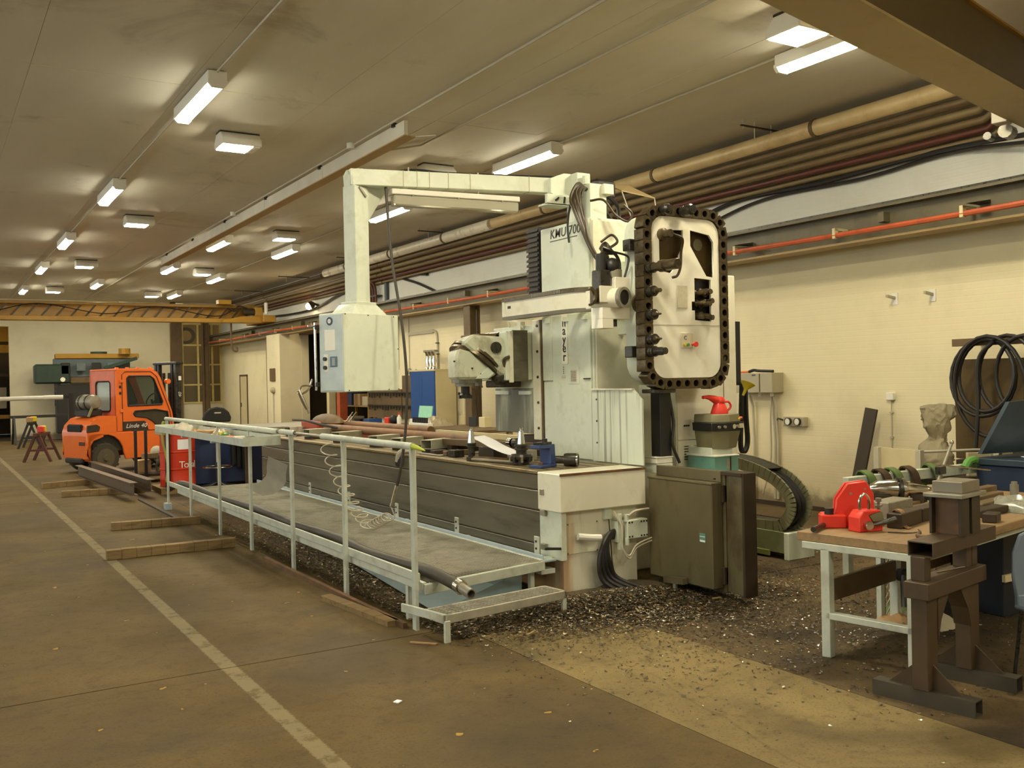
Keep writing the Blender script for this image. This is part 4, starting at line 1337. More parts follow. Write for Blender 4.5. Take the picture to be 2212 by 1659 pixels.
magazine_tool(5.29, 2.73, 'long oily boring arbor sticking out of the left magazine chain', [(.038, 0), (.038, .08), (.052, .09), (.052, .15), (.036, .155), (.046, .17), (.046, .30), (.04, .305)])
magazine_tool(5.29, 2.53, 'short end mill holder just below the long boring arbor', [(.03, 0), (.03, .03), (.018, .035), (.018, .08)])
magazine_tool(5.29, 2.33, 'small drill holder half way down the left magazine chain', [(.028, 0), (.024, .03), (.012, .04), (.008, .08)])
magazine_tool(5.29, 2.12, 'thin drill holder second from the bottom of the left chain', [(.03, 0), (.028, .03), (.012, .035), (.008, .08)])
magazine_tool(5.29, 2.015, 'stout milling cutter lowest on the left magazine chain', [(.036, 0), (.036, .09), (.03, .1), (.03, .13)], DARKSTEEL)
magazine_tool(5.46, 3.245, 'dark tool holder on the top left of the magazine chain', [(.046, 0), (.03, .02), (.03, .03)], DARKSTEEL)
magazine_tool(5.68, 3.245, 'thick shiny cutter holder on top of the magazine chain', [(.05, 0), (.05, .05), (.036, .06), (.036, .08)], DARKSTEEL)
t = thing('hydraulic_gripper', 'oily cylinder with hose in the left magazine opening', 'cylinder', (5.46, 6.3, 2.95))
MB().lathe([(.05, 0), (.05, .07), (.055, .075), (.055, .12), (.035, .13), (.035, .2)], (5.45, FY + .09, 3.03), (5.52, FY - .9, 3.03), 14).build('cylinder', OILSTEEL, t)
MB().tube(bez([(5.50, FY - .08, 3.03), (5.60, FY - .1, 2.99), (5.62, FY - .06, 2.88), (5.62, FY - .05, 2.76), (5.60, FY - .03, 2.68), (5.55, FY - .02, 2.66)]), .012, 6).build('hose', OILCABLE, t)
t = thing('cutter_rack', 'row of oily small cutters packed in the right magazine slot', 'tool', (5.92, 6.3, 2.3))
random.seed(3)
for k in range(9):
    xx, zz = 5.86 + .06 * (k % 3), 2.33 + .1 * (k // 3) + .02 * (k % 2)
    MB().lathe([(.03, 0), (.034, .05), (.022, .06), (.024, .12 + .05 * random.random())], (xx, FY + .08, zz), (xx + random.uniform(-.1, .3), FY - .9, zz + random.uniform(-.2, .2)), 10).build('cutter', OILSTEEL, t)
MB().box(5.83, 6.01, FY + .07, FY + .1, 2.29, 2.65).build('rack_back', HOLE, t, smooth=0)

# ---- electrical cabinet behind the magazine
ec = thing('electric_cabinet', 'tall cream electrical cabinet with louvres behind the tool magazine', 'cabinet', (6.3, 6.9, .95))
MB().box(5.86, 6.255, 6.62, 7.15, .95, 1.72).build('lower_body', CREAM, ec, bevel=.006)
MB().box(5.98, 6.68, 6.66, 7.5, .95, 2.76).build('tall_body', CREAM, ec, bevel=.008)
MB().box(6.50, 6.503, 6.655, 6.66, .96, 2.75).build('door_gap', INK, ec, smooth=0)
MB().box(5.87, 6.25, 6.61, 6.62, .96, 1.20).box(5.87, 6.25, 6.61, 6.62, 1.21, 1.71).build('door', CREAM, ec, bevel=.003)
lv0 = MB().box(5.945, 6.02, 6.603, 6.612, 1.025, 1.033).build('louvre', DKBROWN, ec, smooth=0)
for k in range(6):
    for j in range(2):
        if k or j:
            piece(lv0, 'louvre', ec, (.115 * j, 0, .024 * k))
for x_ in (5.95, 5.975, 6.0):
    MB().cyl((x_, 6.602, 1.34), (x_, 6.612, 1.34), .009, n=8).build('vent_hole', HOLE, ec)
MB().box(6.11, 6.14, 6.585, 6.612, 1.29, 1.39).build('handle', BROWNST, ec, bevel=.003)
MB().box(6.68, 6.76, 6.68, 6.74, 1.70, 2.32).build('side_channel', BLACKPL, ec, bevel=.004)

tk = thing('guard_tank', 'greasy brown sheet metal box hanging beside the table end', 'box', (5.4, 5.98, .06))
TX = 5.30
MB().box(TX, TX + .12, 5.585, 6.36, .09, .93).build('front_box', TANK, tk, bevel=.008)
MB().box(TX + .12, TX + .235, 5.56, 6.36, .05, 1.02).build('rear_box', TANK, tk, bevel=.006)
MB().box(TX - .004, TX + .13, 5.585, 6.37, .925, .94).build('ledge', TANK, tk, bevel=.003)
MB().box(TX + .10, TX + .14, 5.585, 6.37, .94, 1.03).build('upper_flange', TANK, tk, bevel=.004)
MB().box(TX + .11, TX + .25, 5.345, 5.37, .05, 1.03).box(TX + .10, TX + .25, 5.36, 5.58, 1.0, 1.03).build('end_flange', DKBROWN, tk, bevel=.004)
MB().box(TX + .14, TX + .22, 5.37, 5.58, .06, 1.0).build('side_plate', TANK, tk, bevel=.004)
for z_ in (.2, .86):
    MB().box(TX + .1, TX + .16, 5.56, 5.60, z_ - .08, z_ + .06).build('hinge', DKBROWN, tk, bevel=.004)
MB().box(TX - .003, TX + .001, 5.66, 5.73, .455, .53).build('label', TEAL, tk, smooth=0)
MB().box(TX - .004, TX - .001, 5.665, 5.725, .46, .475).box(TX - .004, TX - .001, 5.665, 5.725, .50, .506).build('label_text', INKW, tk, smooth=0)
MB().bar((TX - .05, 6.1, .10), (TX - .05, 5.86, .12), .05, .05).build('drain_pipe', TANK, tk)
MB().cyl((TX - .05, 5.98, 0.0), (TX - .05, 5.98, .09), .022, n=10).build('leg', STEEL, tk)
MB().box(TX - .1, TX + .02, 5.8, 6.1, 0, .012).build('foot', DKBROWN, tk, smooth=0)
MB().cyl((TX + .1, 5.65, .96), (TX + .1, 5.65, .97), .012, n=8).build('hole', HOLE, tk)


# ================================================================ THINGS ROUND THE MACHINE
# control pendant: arm, post and box
pd = thing('control_pendant', 'mint control box hanging from a long swing arm over the platform', 'machine', (3.3, 7.9, 1.72))
A0, A1 = Vector((3.21, 7.90, 3.62)), Vector((5.46, 7.52, 3.66))
MB().bar((3.22, 7.88, 3.615), (5.35, 7.58, 3.665), .13, .145).build('swing_arm', MINT, pd, bevel=.006)
e1, e2 = Vector((.92, .39, 0)), Vector((-.39, .92, 0))
pm = Matrix(((e1.x, e2.x, 0, 3.30), (e1.y, e2.y, 0, 7.90), (0, 0, 1, 0), (0, 0, 0, 1)))
MB(pm).box(-.10, .07, -.075, .075, 2.50, 3.54).build('drop_post', MINT, pd, bevel=.006)
MB(pm).prism([(-.10, 3.53), (.07, 3.53), (.07, 3.22), (.30, 3.52), (.34, 3.60), (-.02, 3.70), (-.07, 3.69), (-.11, 3.63)], 'y', -.06, .06).build('elbow_plate', MINT, pd, bevel=.005)
MB(pm).cyl((-.01, -.085, 3.655), (-.01, -.06, 3.655), .04, n=16).cyl((-.01, -.09, 3.655), (-.01, -.08, 3.655), .015, n=10).build('pivot_bolt', MINT, pd)
MB(pm).bar((.05, -.075, 3.64), (.10, -.08, 3.56), .02, .018).build('clamp_lever', STEEL, pd)
MB(pm).bar((-.05, -.08, 3.53), (.03, -.085, 3.45), .018, .018).build('lock_handle', STEEL, pd)
MB(pm).box(-.13, .12, -.10, .10, 2.48, 2.515).build('post_flange', MINT, pd, bevel=.004)
MB(pm).add([(-.22, -.14, 2.40), (.22, -.14, 2.40), (.22, .14, 2.40), (-.22, .14, 2.40), (-.15, -.10, 2.49), (.13, -.10, 2.49), (.13, .10, 2.49), (-.15, .10, 2.49)],
           [(3, 2, 1, 0), (4, 5, 6, 7), (0, 1, 5, 4), (1, 2, 6, 5), (2, 3, 7, 6), (3, 0, 4, 7)]).build('neck', MINT, pd, bevel=.004)
MB(pm).box(-.345, .345, -.155, .155, 1.72, 2.405).build('box_body', MINT, pd, bevel=.008)
fp = MB(pm).box(-.352, -.345, -.14, .14, 1.735, 2.39).build('front_panel', mat('pale_blue_panel', (196, 208, 206), .4), pd, bevel=.002)
MB(pm).cyl((-.357, .01, 2.335), (-.352, .01, 2.335), .036, n=18).build('blue_emblem', BLUEDK, fp)
MB(pm).ring((-.3585, .01, 2.335), (-.357, .01, 2.335), .020, .012, 14).box(-.3585, -.357, .004, .016, 2.318, 2.35).build('emblem_mark', WHITE, fp)
MB(pm).box(-.355, -.352, -.05, .075, 2.08, 2.26).build('screen_plate', WHITE, fp, bevel=.002)
MB(pm).box(-.356, -.352, .04, .09, 1.90, 2.05).build('knob_plate', WHITE, fp, bevel=.002)
for z_ in (2.01, 1.935):
    MB(pm).cyl((-.375, .065, z_), (-.356, .065, z_), .017, n=12).build('knob', BLACKPL, fp)
MB(pm).box(-.358, -.352, -.075, .012, 1.94, 2.03).build('reader', mat('reader_blue', (86, 112, 128), .4), fp, bevel=.003)
for k in range(6):
    MB(pm).box(-.360, -.357, -.05, -.015, 1.955 + .011 * k, 1.959 + .011 * k).build('reader_slot', WHITE, fp, smooth=0)
for z_ in (1.79, 2.29):
    MB(pm).box(-.38, -.345, .145, .175, z_ - .02, z_ + .02).build('handle_bracket', BLACKPL, pd, bevel=.004)
MB(pm).cyl((-.37, .175, 1.74), (-.37, .175, 2.33), .011, n=10).cyl((-.44, .19, 2.30), (-.34, .17, 2.30), .007, n=8).build('grab_bar', CHROME, pd)
for x_, z_ in ((-.33, 2.39), (-.05, 2.39), (.28, 2.39), (.33, 2.1), (-.3, 1.735), (.2, 1.735), (.33, 1.735)):
    MB(pm).cyl((x_, -.159, z_), (x_, -.154, z_), .006, n=6).build('screw', DARKSTEEL, pd)
MB().tube(bez([(3.65, 7.82, 3.70), (3.85, 7.8, 3.73), (4.1, 7.76, 3.72), (4.6, 7.7, 3.735), (5.3, 7.6, 3.76)]), .012, 6).build('arm_cable', CABLE, pd)
for s_ in (.22, .28, .335, .42, .52, .8):
    p = Vector((3.22, 7.88, 3.615)).lerp(Vector((5.35, 7.58, 3.665)), s_)
    MB().box(p.x - .002, p.x + .002, p.y - .07, p.y + .07, p.z - .0755, p.z + .0755).build('cable_band', GREYBOX, pd, smooth=0)
MB().prism([(5.12, 3.72), (5.28, 3.78), (5.36, 3.78), (5.46, 3.70), (5.46, 3.48), (5.28, 3.5), (5.12, 3.58)], 'y', 7.50, 7.56).build('root_plate', MINT, pd, bevel=.004)
MB().box(5.05, 5.32, 7.46, 7.5, 3.46, 3.56).box(5.05, 5.32, 7.46, 7.62, 3.455, 3.475).build('cam_plate', MINT, pd, bevel=.003)
MB().bar((5.14, 7.455, 3.50), (5.18, 7.455, 3.53), .014, .012).bar((5.24, 7.455, 3.48), (5.25, 7.455, 3.54), .014, .014).build('cam_lever', BLACKPL, pd)

lf = thing('arm_lamp', 'unlit clear fluorescent fitting hanging under the pendant arm', 'lamp', (4.2, 7.72, 3.45))
MB().bar((3.58, 7.80, 3.505), (4.83, 7.64, 3.505), .12, .05).build('housing', LAMPBODY, lf, bevel=.006)
MB().bar((3.60, 7.80, 3.43), (4.82, 7.643, 3.43), .11, .095).build('cover', CLEAR, lf, bevel=.012)
for q in (-.026, .026):
    MB().cyl((3.62, 7.797 + q, 3.43), (4.80, 7.646 + q, 3.43), .014, n=8).build('tube', WHITEPL, lf)
for s_ in (.15, .5, .85):
    p = Vector((3.58, 7.80, 3.50)).lerp(Vector((4.83, 7.64, 3.50)), s_)
    MB().box(p.x - .01, p.x + .01, p.y - .06, p.y + .06, 3.47, 3.485).build('clip', STEEL, lf, smooth=0)
for s_ in (.14, .68):
    p = Vector((3.58, 7.80, 3.50)).lerp(Vector((4.83, 7.64, 3.50)), s_)
    MB().cyl((p.x, p.y, 3.52), (p.x, p.y, 3.74), .007, n=6).build('hanger_rod', GREYCOND, lf)

ah = thing('air_hose', 'grey air hose hanging from the arm down to a coiled line', 'hose', (3.6, 8, .5))
MB().tube(bez([(3.545, 7.82, 3.56), (3.56, 7.75, 2.9), (3.60, 7.65, 2.3), (3.61, 7.6, 1.8), (3.60, 7.62, 1.4), (3.56, 7.65, 1.05), (3.54, 7.7, .88)]), .013, 8).build('hose', HOSEBR, ah)
MB().cyl((3.54, 7.7, .88), (3.515, 7.74, .74), .017, n=8).cyl((3.515, 7.74, .74), (3.505, 7.76, .69), .012, n=8).build('coupling', CHROME, ah)
hp = []
for i in range(300):
    t_ = i / 299
    if t_ < .7:
        s_ = t_ / .7
        a = s_ * 2 * PI * 10
        c = Vector((3.24, 8.65, 1.22)).lerp(Vector((3.38, 7.95, .50)), s_)
        c.z -= .10 * math.sin(PI * s_)
        hp.append(c + Vector((.056 * math.cos(a), -.034 * math.cos(a), .022 * math.sin(a))) + Vector((.02, .03, 0)) * math.sin(a))
    else:
        s_ = (t_ - .7) / .3
        a = s_ * 2 * PI * 7
        c = Vector((3.38, 7.95, .50)).lerp(Vector((3.49, 7.78, .60)), s_)
        hp.append(c + Vector((.045 * math.cos(a), -.035 * math.cos(a), .04 * math.sin(a))))
hp.append(Vector((3.505, 7.76, .69)))
MB().tube(hp, .0062, 5).build('coil_line', mat('clear_coil_tube', (190, 182, 158), .25, 0, .05), ah)
ag = thing('air_gun', 'bare metal air blow gun hooked on the pendant grab bar', 'tool', (3.0, 8.05, 1.55))
g0 = pm @ Vector((-.39, .20, 1.78))
MB().tube(bez([g0 + Vector((.0, 0, .06)), g0 + Vector((-.03, .02, -.03)), g0 + Vector((-.085, .03, -.07))]), .009, 6).tube(bez([g0 + Vector((0, 0, 0)), g0 + Vector((-.08, .03, .0)), g0 + Vector((-.12, .04, -.06))]), .008, 6).build('trigger_loop', CHROME, ag)
MB().tube([g0 + Vector((-.11, .04, -.04)), g0 + Vector((-.075, .03, -.13)), g0 + Vector((-.045, .02, -.20))], [.016, .018, .014], 8).build('body', CHROME, ag)
MB().tube([g0 + Vector((-.045, .02, -.20)), g0 + Vector((-.03, .015, -.24))], .009, 8).build('hose_tail', STEEL, ag)

# operator platform
pf = thing('operator_platform', 'raised grating walkway along the front of the machine bed', 'platform', (3.65, 10, 0))
MB().box(3.04, 3.08, 6.22, 14.1, .27, .335).build('side_channel', RAILP, pf, bevel=.003)
MB().box(4.20, 4.24, 6.42, 14.1, .27, .335).build('side_channel', RAILP, pf, bevel=.003)
MB().add([(3.05, 6.18, .25), (4.24, 6.40, .25), (4.24, 6.44, .25), (3.05, 6.22, .25), (3.05, 6.18, .325), (4.24, 6.40, .325), (4.24, 6.44, .325), (3.05, 6.22, .325)],
         [(3, 2, 1, 0), (4, 5, 6, 7), (0, 1, 5, 4), (1, 2, 6, 5), (2, 3, 7, 6), (3, 0, 4, 7)]).build('end_channel', RAILP, pf, bevel=.003)
MB().box(4.25, 4.385, 6.45, 14.3, .30, .315).box(4.25, 4.262, 6.45, 14.3, .315, .36).build('table_gutter', mat('pale_blue_channel', (176, 190, 196), .4, 0, .08), pf, bevel=.002)
gr = MB()
n_long, y_ = 38, 6.40
for k in range(1, n_long):
    x_ = 3.08 + (4.20 - 3.08) * k / n_long
    gr.box(x_ - .0016, x_ + .0016, 6.23 + (x_ - 3.08) * .19, 14.1, .30, .332)
k = 0
while y_ < 14.08:
    gr.box(3.08, 4.20, y_ - .003, y_ + .003, .318, .334)
    y_ += .038
gr.build('grating', GRATE, pf, kind='stuff', smooth=0)
MB().box(4.24, 4.38, 6.46, 14.2, .20, .24).build('support', RAILP, pf, bevel=.003)
for x_, y_ in ((4.16, 6.5), (3.06, 6.5), (4.16, 10)):
    MB().box(x_, x_ + .04, y_, y_ + .045, 0, .27).build('leg', RAILP, pf, bevel=.003)
for y_ in (6.56, 7.95, 9.3, 10.65, 12.0, 13.35):
    c_ = MB().box(4.262, 4.274, y_ - .035, y_ + .035, .31, .50).box(4.274, 4.40, y_ - .03, y_ + .03, .31, .32).build('hook_plate', RAILP, pf, bevel=.002)
    for z_ in (.40, .46):
        MB().cyl((4.255, y_, z_), (4.263, y_, z_), .010, n=8).build('slot_hole', DARKSTEEL, c_)
MB().bar((4.28, 6.46, .41), (4.40, 6.40, .405), .02, .02).build('clamp_screw', BLACKPL, pf)
tr = MB().add([(3.3, 6.5, .02), (4.15, 6.62, .02), (4.35, 12, .02), (3.9, 12, .02), (4.15, 6.62, .22), (4.35, 12, .22)], [(0, 1, 2, 3), (1, 4, 5, 2), (0, 1, 4), (3, 2, 5)]).build('chip_tray', mat('tray_blue_grey', (150, 170, 178), .4), pf, smooth=0)

stp = thing('grating_step', 'low grating step at the near end of the walkway', 'step', (3.55, 5.9, 0))
sm_ = Matrix.Translation((2.99, 5.78, 0)) @ Matrix.Rotation(R(6.5), 4, 'Z')
MB(sm_).box(0, 1.12, 0, .02, .13, .19).box(0, 1.12, .24, .26, .13, .19).box(0, .02, 0, .26, .13, .19).box(1.10, 1.12, 0, .26, .13, .19).build('frame', GRATE, stp, bevel=.002)
g2 = MB(sm_)
for k in range(1, 34):
    g2.box(1.12 * k / 34 - .0015, 1.12 * k / 34 + .0015, .02, .24, .15, .188)
for k in range(1, 6):
    g2.box(.02, 1.10, .02 + .0367 * k - .003, .02 + .0367 * k + .003, .172, .189)
g2.build('grating', GRATE, stp, kind='stuff', smooth=0)
MB(sm_).box(.0, .045, -.012, .012, 0, .15).build('leg', RAILP, stp, bevel=.003)
MB(sm_).box(1.085, 1.12, .0, .03, 0, .15).build('leg', RAILP, stp, bevel=.003)
MB(sm_).bar((.02, .0, .165), (-.03, .50, .165), .02, .06).build('stringer', RAILP, stp, bevel=.003)

# railing
rl = thing('safety_railing', 'pale grey railing with seven posts along the walkway', 'railing', (3.0, 10.3, 0))
PY = [6.22, 7.555, 8.905, 10.285, 11.58, 13.05, 14.45]
for y_ in PY:
    MB().add([(2.975, y_ - .03, 0), (3.0, y_ - .03, 0), (3.0, y_ + .03, 0), (2.975, y_ + .03, 0),
              (2.975, y_ - .03, 1.16), (3.0, y_ - .03, 1.16), (3.0, y_ + .03, 1.16), (2.975, y_ + .03, 1.16),
              (2.965, y_ - .012, 1.31), (3.01, y_ - .012, 1.31), (3.01, y_ + .012, 1.31), (2.965, y_ + .012, 1.31)],
             [(3, 2, 1, 0), (8, 9, 10, 11), (0, 1, 5, 4), (1, 2, 6, 5), (2, 3, 7, 6), (3, 0, 4, 7), (4, 5, 9, 8), (5, 6, 10, 9), (6, 7, 11, 10), (7, 4, 8, 11)]).build('post', RAILP, rl, smooth=0)
MB().box(3.0, 3.02, 6.2, 14.47, .345, .41).build('lower_rail', RAILP, rl, bevel=.003)
MB().cyl((2.987, 6.2, 1.33), (2.987, 14.5, 1.33), .014, n=10).build('inner_bar', STEEL, rl)
for y0, y1 in ((6.21, 8.05), (8.78, 9.2), (9.3, 14.5)):
    MB().ring((2.987, y0, 1.33), (2.987, y1, 1.33), .027, .018, 16).build('hand_tube', RAILP, rl)
MB().tube([(2.987, 6.22, 1.33), (2.987, 6.14, 1.325), (2.99, 6.02, 1.31)], [.02, .018, .004], 8).build('frayed_tip', mat('yellow_green_plug', (176, 190, 60), .5), rl)
MB().box(2.93, 3.02, 14.38, 14.52, 0, .10).build('base_shoe', mat('pale_blue_shoe', (168, 182, 190), .4), rl, bevel=.004)

tt = thing('tool_tray', 'pale grey sheet metal tray fixed on the railing', 'tray', (2.95, 11.6, 1.2))
MB().box(2.62, 2.985, 9.22, 13.4, 1.20, 1.208).build('tray_floor', RAILP, tt, smooth=0)
for x0, z1 in ((2.615, 1.275), (2.978, 1.29)):
    MB().box(x0, x0 + .007, 9.22, 13.4, 1.20, z1).build('long_edge', RAILP, tt, smooth=0)
for y0 in (9.215, 13.395):
    MB().box(2.615, 2.985, y0, y0 + .007, 1.20, 1.29).build('end_edge', RAILP, tt, smooth=0)
for k, y_ in enumerate((10.6, 12.0)):
    MB().box(2.65, 2.98, y_ - .03, y_ + .03, 1.17, 1.20).build('bracket', RAILP, tt, smooth=0)
random.seed(11)


def rag(name, label, x, y, z, s, m, h=.5):
    vs, fs = [], []
    n = 12
    for j in range(n + 1):
        for i in range(n + 1):
            u, v = i / n - .5, j / n - .5
            d = max(0, 1 - (2 * u) ** 2) * max(0, 1 - (2 * v) ** 2)
            zz = z + s * h * (d ** .6) * (.45 + .55 * random.random())
            vs.append((x + s * u * (1 + .15 * random.random()), y + s * 1.5 * v * (1 + .15 * random.random()), zz))
    for j in range(n):
        for i in range(n):
            a = j * (n + 1) + i
            fs.append((a, a + 1, a + n + 2, a + n + 1))
    nb = len(vs)
    base = [(p[0], p[1], z) for p in vs]
    fs2 = [tuple(reversed([q + nb for q in f])) for f in fs]
    b = MB().add(vs + base, fs + fs2)
    return b.build(name, m, None, label, 'cloth', smooth=60)


rag('crumpled_rag', 'crumpled grey paper towel on the far part of the tray', 2.80, 12.6, 1.21, .26, PAPERDK, .55)
rag('crumpled_rag', 'crumpled brown paper beside the towel on the tray', 2.82, 11.9, 1.21, .2, CARD, .4)
rag('plastic_pack', 'pale plastic pack standing in the middle of the tray', 2.85, 10.95, 1.21, .18, BAG, .7)
TRAYT = [('red screwdriver in the near part of the tray', RED, 10.3), ('steel spanner in the near part of the tray', STEEL, 10.1), ('red handled pliers in the tray', RED, 9.95),
         ('white rod in the tray', WHITEPL, 9.85), ('green handled file in the tray', GREENPL, 10.5), ('brass coloured fitting in the tray', FUNNEL, 10.75)]
for k, (lb, m_, y_) in enumerate(TRAYT):
    t = thing('hand_tool', lb, 'tool', (2.8, y_, 1.21))
    a = R(25 * k - 40)
    dx, dy = .15 * math.cos(a), .15 * math.sin(a)
    MB().tube([(2.8 - dx, y_ - dy, 1.235 + .006 * k), (2.8, y_, 1.235 + .006 * k)], .022, 8).build('handle', m_, t)
    MB().tube([(2.8, y_, 1.235 + .006 * k), (2.8 + dx, y_ + dy, 1.235 + .006 * k)], .010, 6).build('shaft', CHROME, t)
MB().obox((2.83, 11.3, 1.245), (.2, .3, .07), .3).build('card_carton', CARD, None, 'small brown carton lying in the middle of the tray', 'box', bevel=.006)
MB().obox((2.78, 9.55, 1.225), (.16, .22, .03), .5).build('white_pad', PAPER, None, 'white paper pad at the near end of the tray', 'paper', bevel=.003)
sg = thing('hung_sheet', 'greasy paper work sheet hanging below the tray on a wire', 'paper', (3.3, 9.9, .7))
MB().ribbon(bez([(3.16, 9.86, .99), (3.17, 9.95, .88), (3.19, 10.05, .77), (3.14, 10.25, .66), (3.06, 10.42, .62)], 5), .30, .002, (.42, -.85, -.28)).build('sheet', PAPERDK, sg, smooth=50)
MB().tube(bez([(3.2, 9.8, 1.0), (3.12, 9.4, 1.1), (3.02, 9.0, 1.14), (2.99, 8.85, 1.15)]), .006, 5).build('wire', STEEL, sg)
cable('coolant_hose', [(3.02, 14.6, .28), (3.10, 14.1, .40), (3.15, 13.2, .385), (3.12, 12.0, .385), (3.17, 10.6, .39), (3.12, 9.2, .385), (3.16, 8.2, .39), (3.10, 7.3, .385), (3.16, 6.4, .385), (3.145, 5.80, .36)], .044, HOSEBR,
      'thick dark hose lying along the edge of the grating walkway', 'hose', n=12)
hf = thing('hose_fitting', 'bright steel coupling on the near end of the thick hose', 'fitting', (3.14, 5.7, .33))
MB().ring((3.146, 5.86, .365), (3.143, 5.80, .357), .050, .036, 16).build('band', CHROME, hf)
MB().ring((3.144, 5.80, .357), (3.14, 5.66, .34), .036, .028, 16).build('nipple', STEEL, hf)

# lubrication unit with oil jug on top
wt = thing('white_tub', 'small scuffed white tub on the ledge behind the brown tank', 'tub', (5.52, 6.5, 1.03))
MB().box(5.44, 5.62, 6.40, 6.62, .95, 1.03).build('ledge', MINT, wt, bevel=.004)
MB().box(5.43, 5.62, 6.40, 6.56, 1.031, 1.085).build('tub', WHITEPL, wt, bevel=.008)
MB().box(5.425, 5.625, 6.395, 6.565, 1.083, 1.092).build('rim', WHITEPL, wt, bevel=.003)
lu = thing('lubrication_unit', 'olive grey lubrication unit with black gauge band beside the magazine', 'machine', (6.13, 6.3, 1.1))


def hexbox(x0, x1, y0, y1, z0, z1, i0=0.0, i1=0.0):
    """box with a ridged front (towards -y), inset at bottom i0 and top i1"""
    vs = []
    for z_, q in ((z0, i0), (z1, i1)):
        vs += [(x0 + q, y1, z_), (x0 + q, y0 + .06 + q, z_), ((x0 + x1) / 2 - .01, y0 + q, z_), (x1 - q, y0 + .05 + q, z_), (x1 - q, y1, z_)]
    return MB().add(vs, [(4, 3, 2, 1, 0), (5, 6, 7, 8, 9), (0, 1, 6, 5), (1, 2, 7, 6), (2, 3, 8, 7), (3, 4, 9, 8), (4, 0, 5, 9)])


hexbox(5.96, 6.31, 6.20, 6.5, 1.375, 1.45, 0, .01).build('top_cover', OLIVE, lu, bevel=.006)
hexbox(5.945, 6.33, 6.185, 6.5, 1.30, 1.375, .005, 0).build('gauge_band', BLACKPL, lu, bevel=.004)
hexbox(5.965, 6.31, 6.20, 6.5, 1.14, 1.305, .03, 0).build('lower_tank', OLIVE, lu, bevel=.008)
for x_, r_ in ((5.99, .012), (6.06, .012), (6.165, .022), (6.215, .014)):
    MB().cyl((x_, 6.185, 1.338), (x_, 6.205, 1.338), r_, n=12).build('gauge', CHROME if r_ > .02 else STEEL, lu)
MB().box(6.255, 6.305, 6.215, 6.23, 1.32, 1.36).build('socket_plate', PLATELAB, lu, smooth=0)
MB().cyl((6.31, 6.3, 1.405), (6.355, 6.28, 1.405), .014, n=10).build('red_valve', RED, lu)
MB().prism([(6.262, 1.398), (6.282, 1.398), (6.272, 1.416)], 'y', 6.222, 6.236).build('warning_mark', FUNNEL, lu, smooth=0)
MB().box(5.99, 6.25, 6.3, 6.62, 1.07, 1.15).build('bracket', MINT, lu, bevel=.006)
jg_ = thing('oil_jug', 'red plastic oil jug standing on the lubrication unit', 'jug', (6.12, 6.33, 1.45))
MB().lathe([(.080, 0), (.082, .008), (.060, .075), (.050, .095), (.055, .105), (.052, .128), (.040, .15), (.02, .156)], (6.125, 6.33, 1.451), (6.125, 6.33, 2), 20).build('body', RED, jg_)
MB().tube([(6.12, 6.33, 1.56), (6.06, 6.33, 1.585), (6.00, 6.33, 1.602), (5.95, 6.33, 1.606), (5.925, 6.33, 1.604)], [.044, .034, .022, .015, .016], 12).build('spout', RED, jg_)
MB().tube(bez([(6.165, 6.32, 1.555), (6.22, 6.31, 1.555), (6.245, 6.31, 1.51), (6.20, 6.32, 1.465)]), .010, 8).build('handle', RED, jg_)
tb_ = thing('teal_box', 'scuffed teal box with pale lid behind the brown tank', 'box', (6.07, 6.25, .9))
MB().box(5.93, 6.22, 6.2, 6.55, .90, 1.075).build('body', TEAL, tb_, bevel=.004)
MB().box(5.92, 6.225, 6.19, 6.56, 1.075, 1.088).build('lid', WHITEPL, tb_, bevel=.003)
MB().box(6.115, 6.125, 6.193, 6.2, .91, 1.07).build('edge_strip', DKBROWN, tb_, smooth=0)
MB().box(6.07, 6.11, 6.192, 6.2, .96, 1.05).build('latch', STEEL, tb_, bevel=.003)
lc = thing('low_cabinet', 'narrow cream drawer cabinet behind the brown tank', 'cabinet', (6.0, 6.2, 0))
MB().box(5.70, 6.16, 6.08, 6.6, .02, .90).build('body', CREAM, lc, bevel=.006)
for z_ in (.25, .72):
    MB().bar((6.09, 6.06, z_), (6.14, 6.06, z_), .014, .012).build('handle', BROWNST, lc)
MB().box(6.10, 6.14, 6.072, 6.08, .84, .89).build('tag', RUST, lc, smooth=0)
MB().box(5.70, 6.17, 6.07, 6.1, .60, .61).build('drawer_gap', BROWNST, lc, smooth=0)
cd = MB().ribbon(bez([(6.80, 6.71, 1.72), (6.77, 6.70, 1.4), (6.755, 6.7, 1.14), (6.775, 6.7, 1.05), (6.82, 6.7, 1.06), (6.85, 6.7, 1.16), (6.835, 6.7, 1.4), (6.83, 6.7, 1.72)]), .045, .026, (0, 1, 0)) \
    .build('drag_cable', BLACK, None, 'black corrugated drag cable hanging in a loop beside the cabinet', 'cable', smooth=30)
fn = thing('funnel', 'yellow plastic funnel hooked on the cabinet side', 'funnel', (6.74, 6.62, 1.6))
MB().lathe([(.008, 0), (.012, .06), (.02, .075), (.07, .13), (.074, .13), (.022, .07), (.016, .06), (.012, 0)], (6.70, 6.60, 1.60), (6.755, 6.585, 1.72), 16).build('cone', FUNNEL, fn)

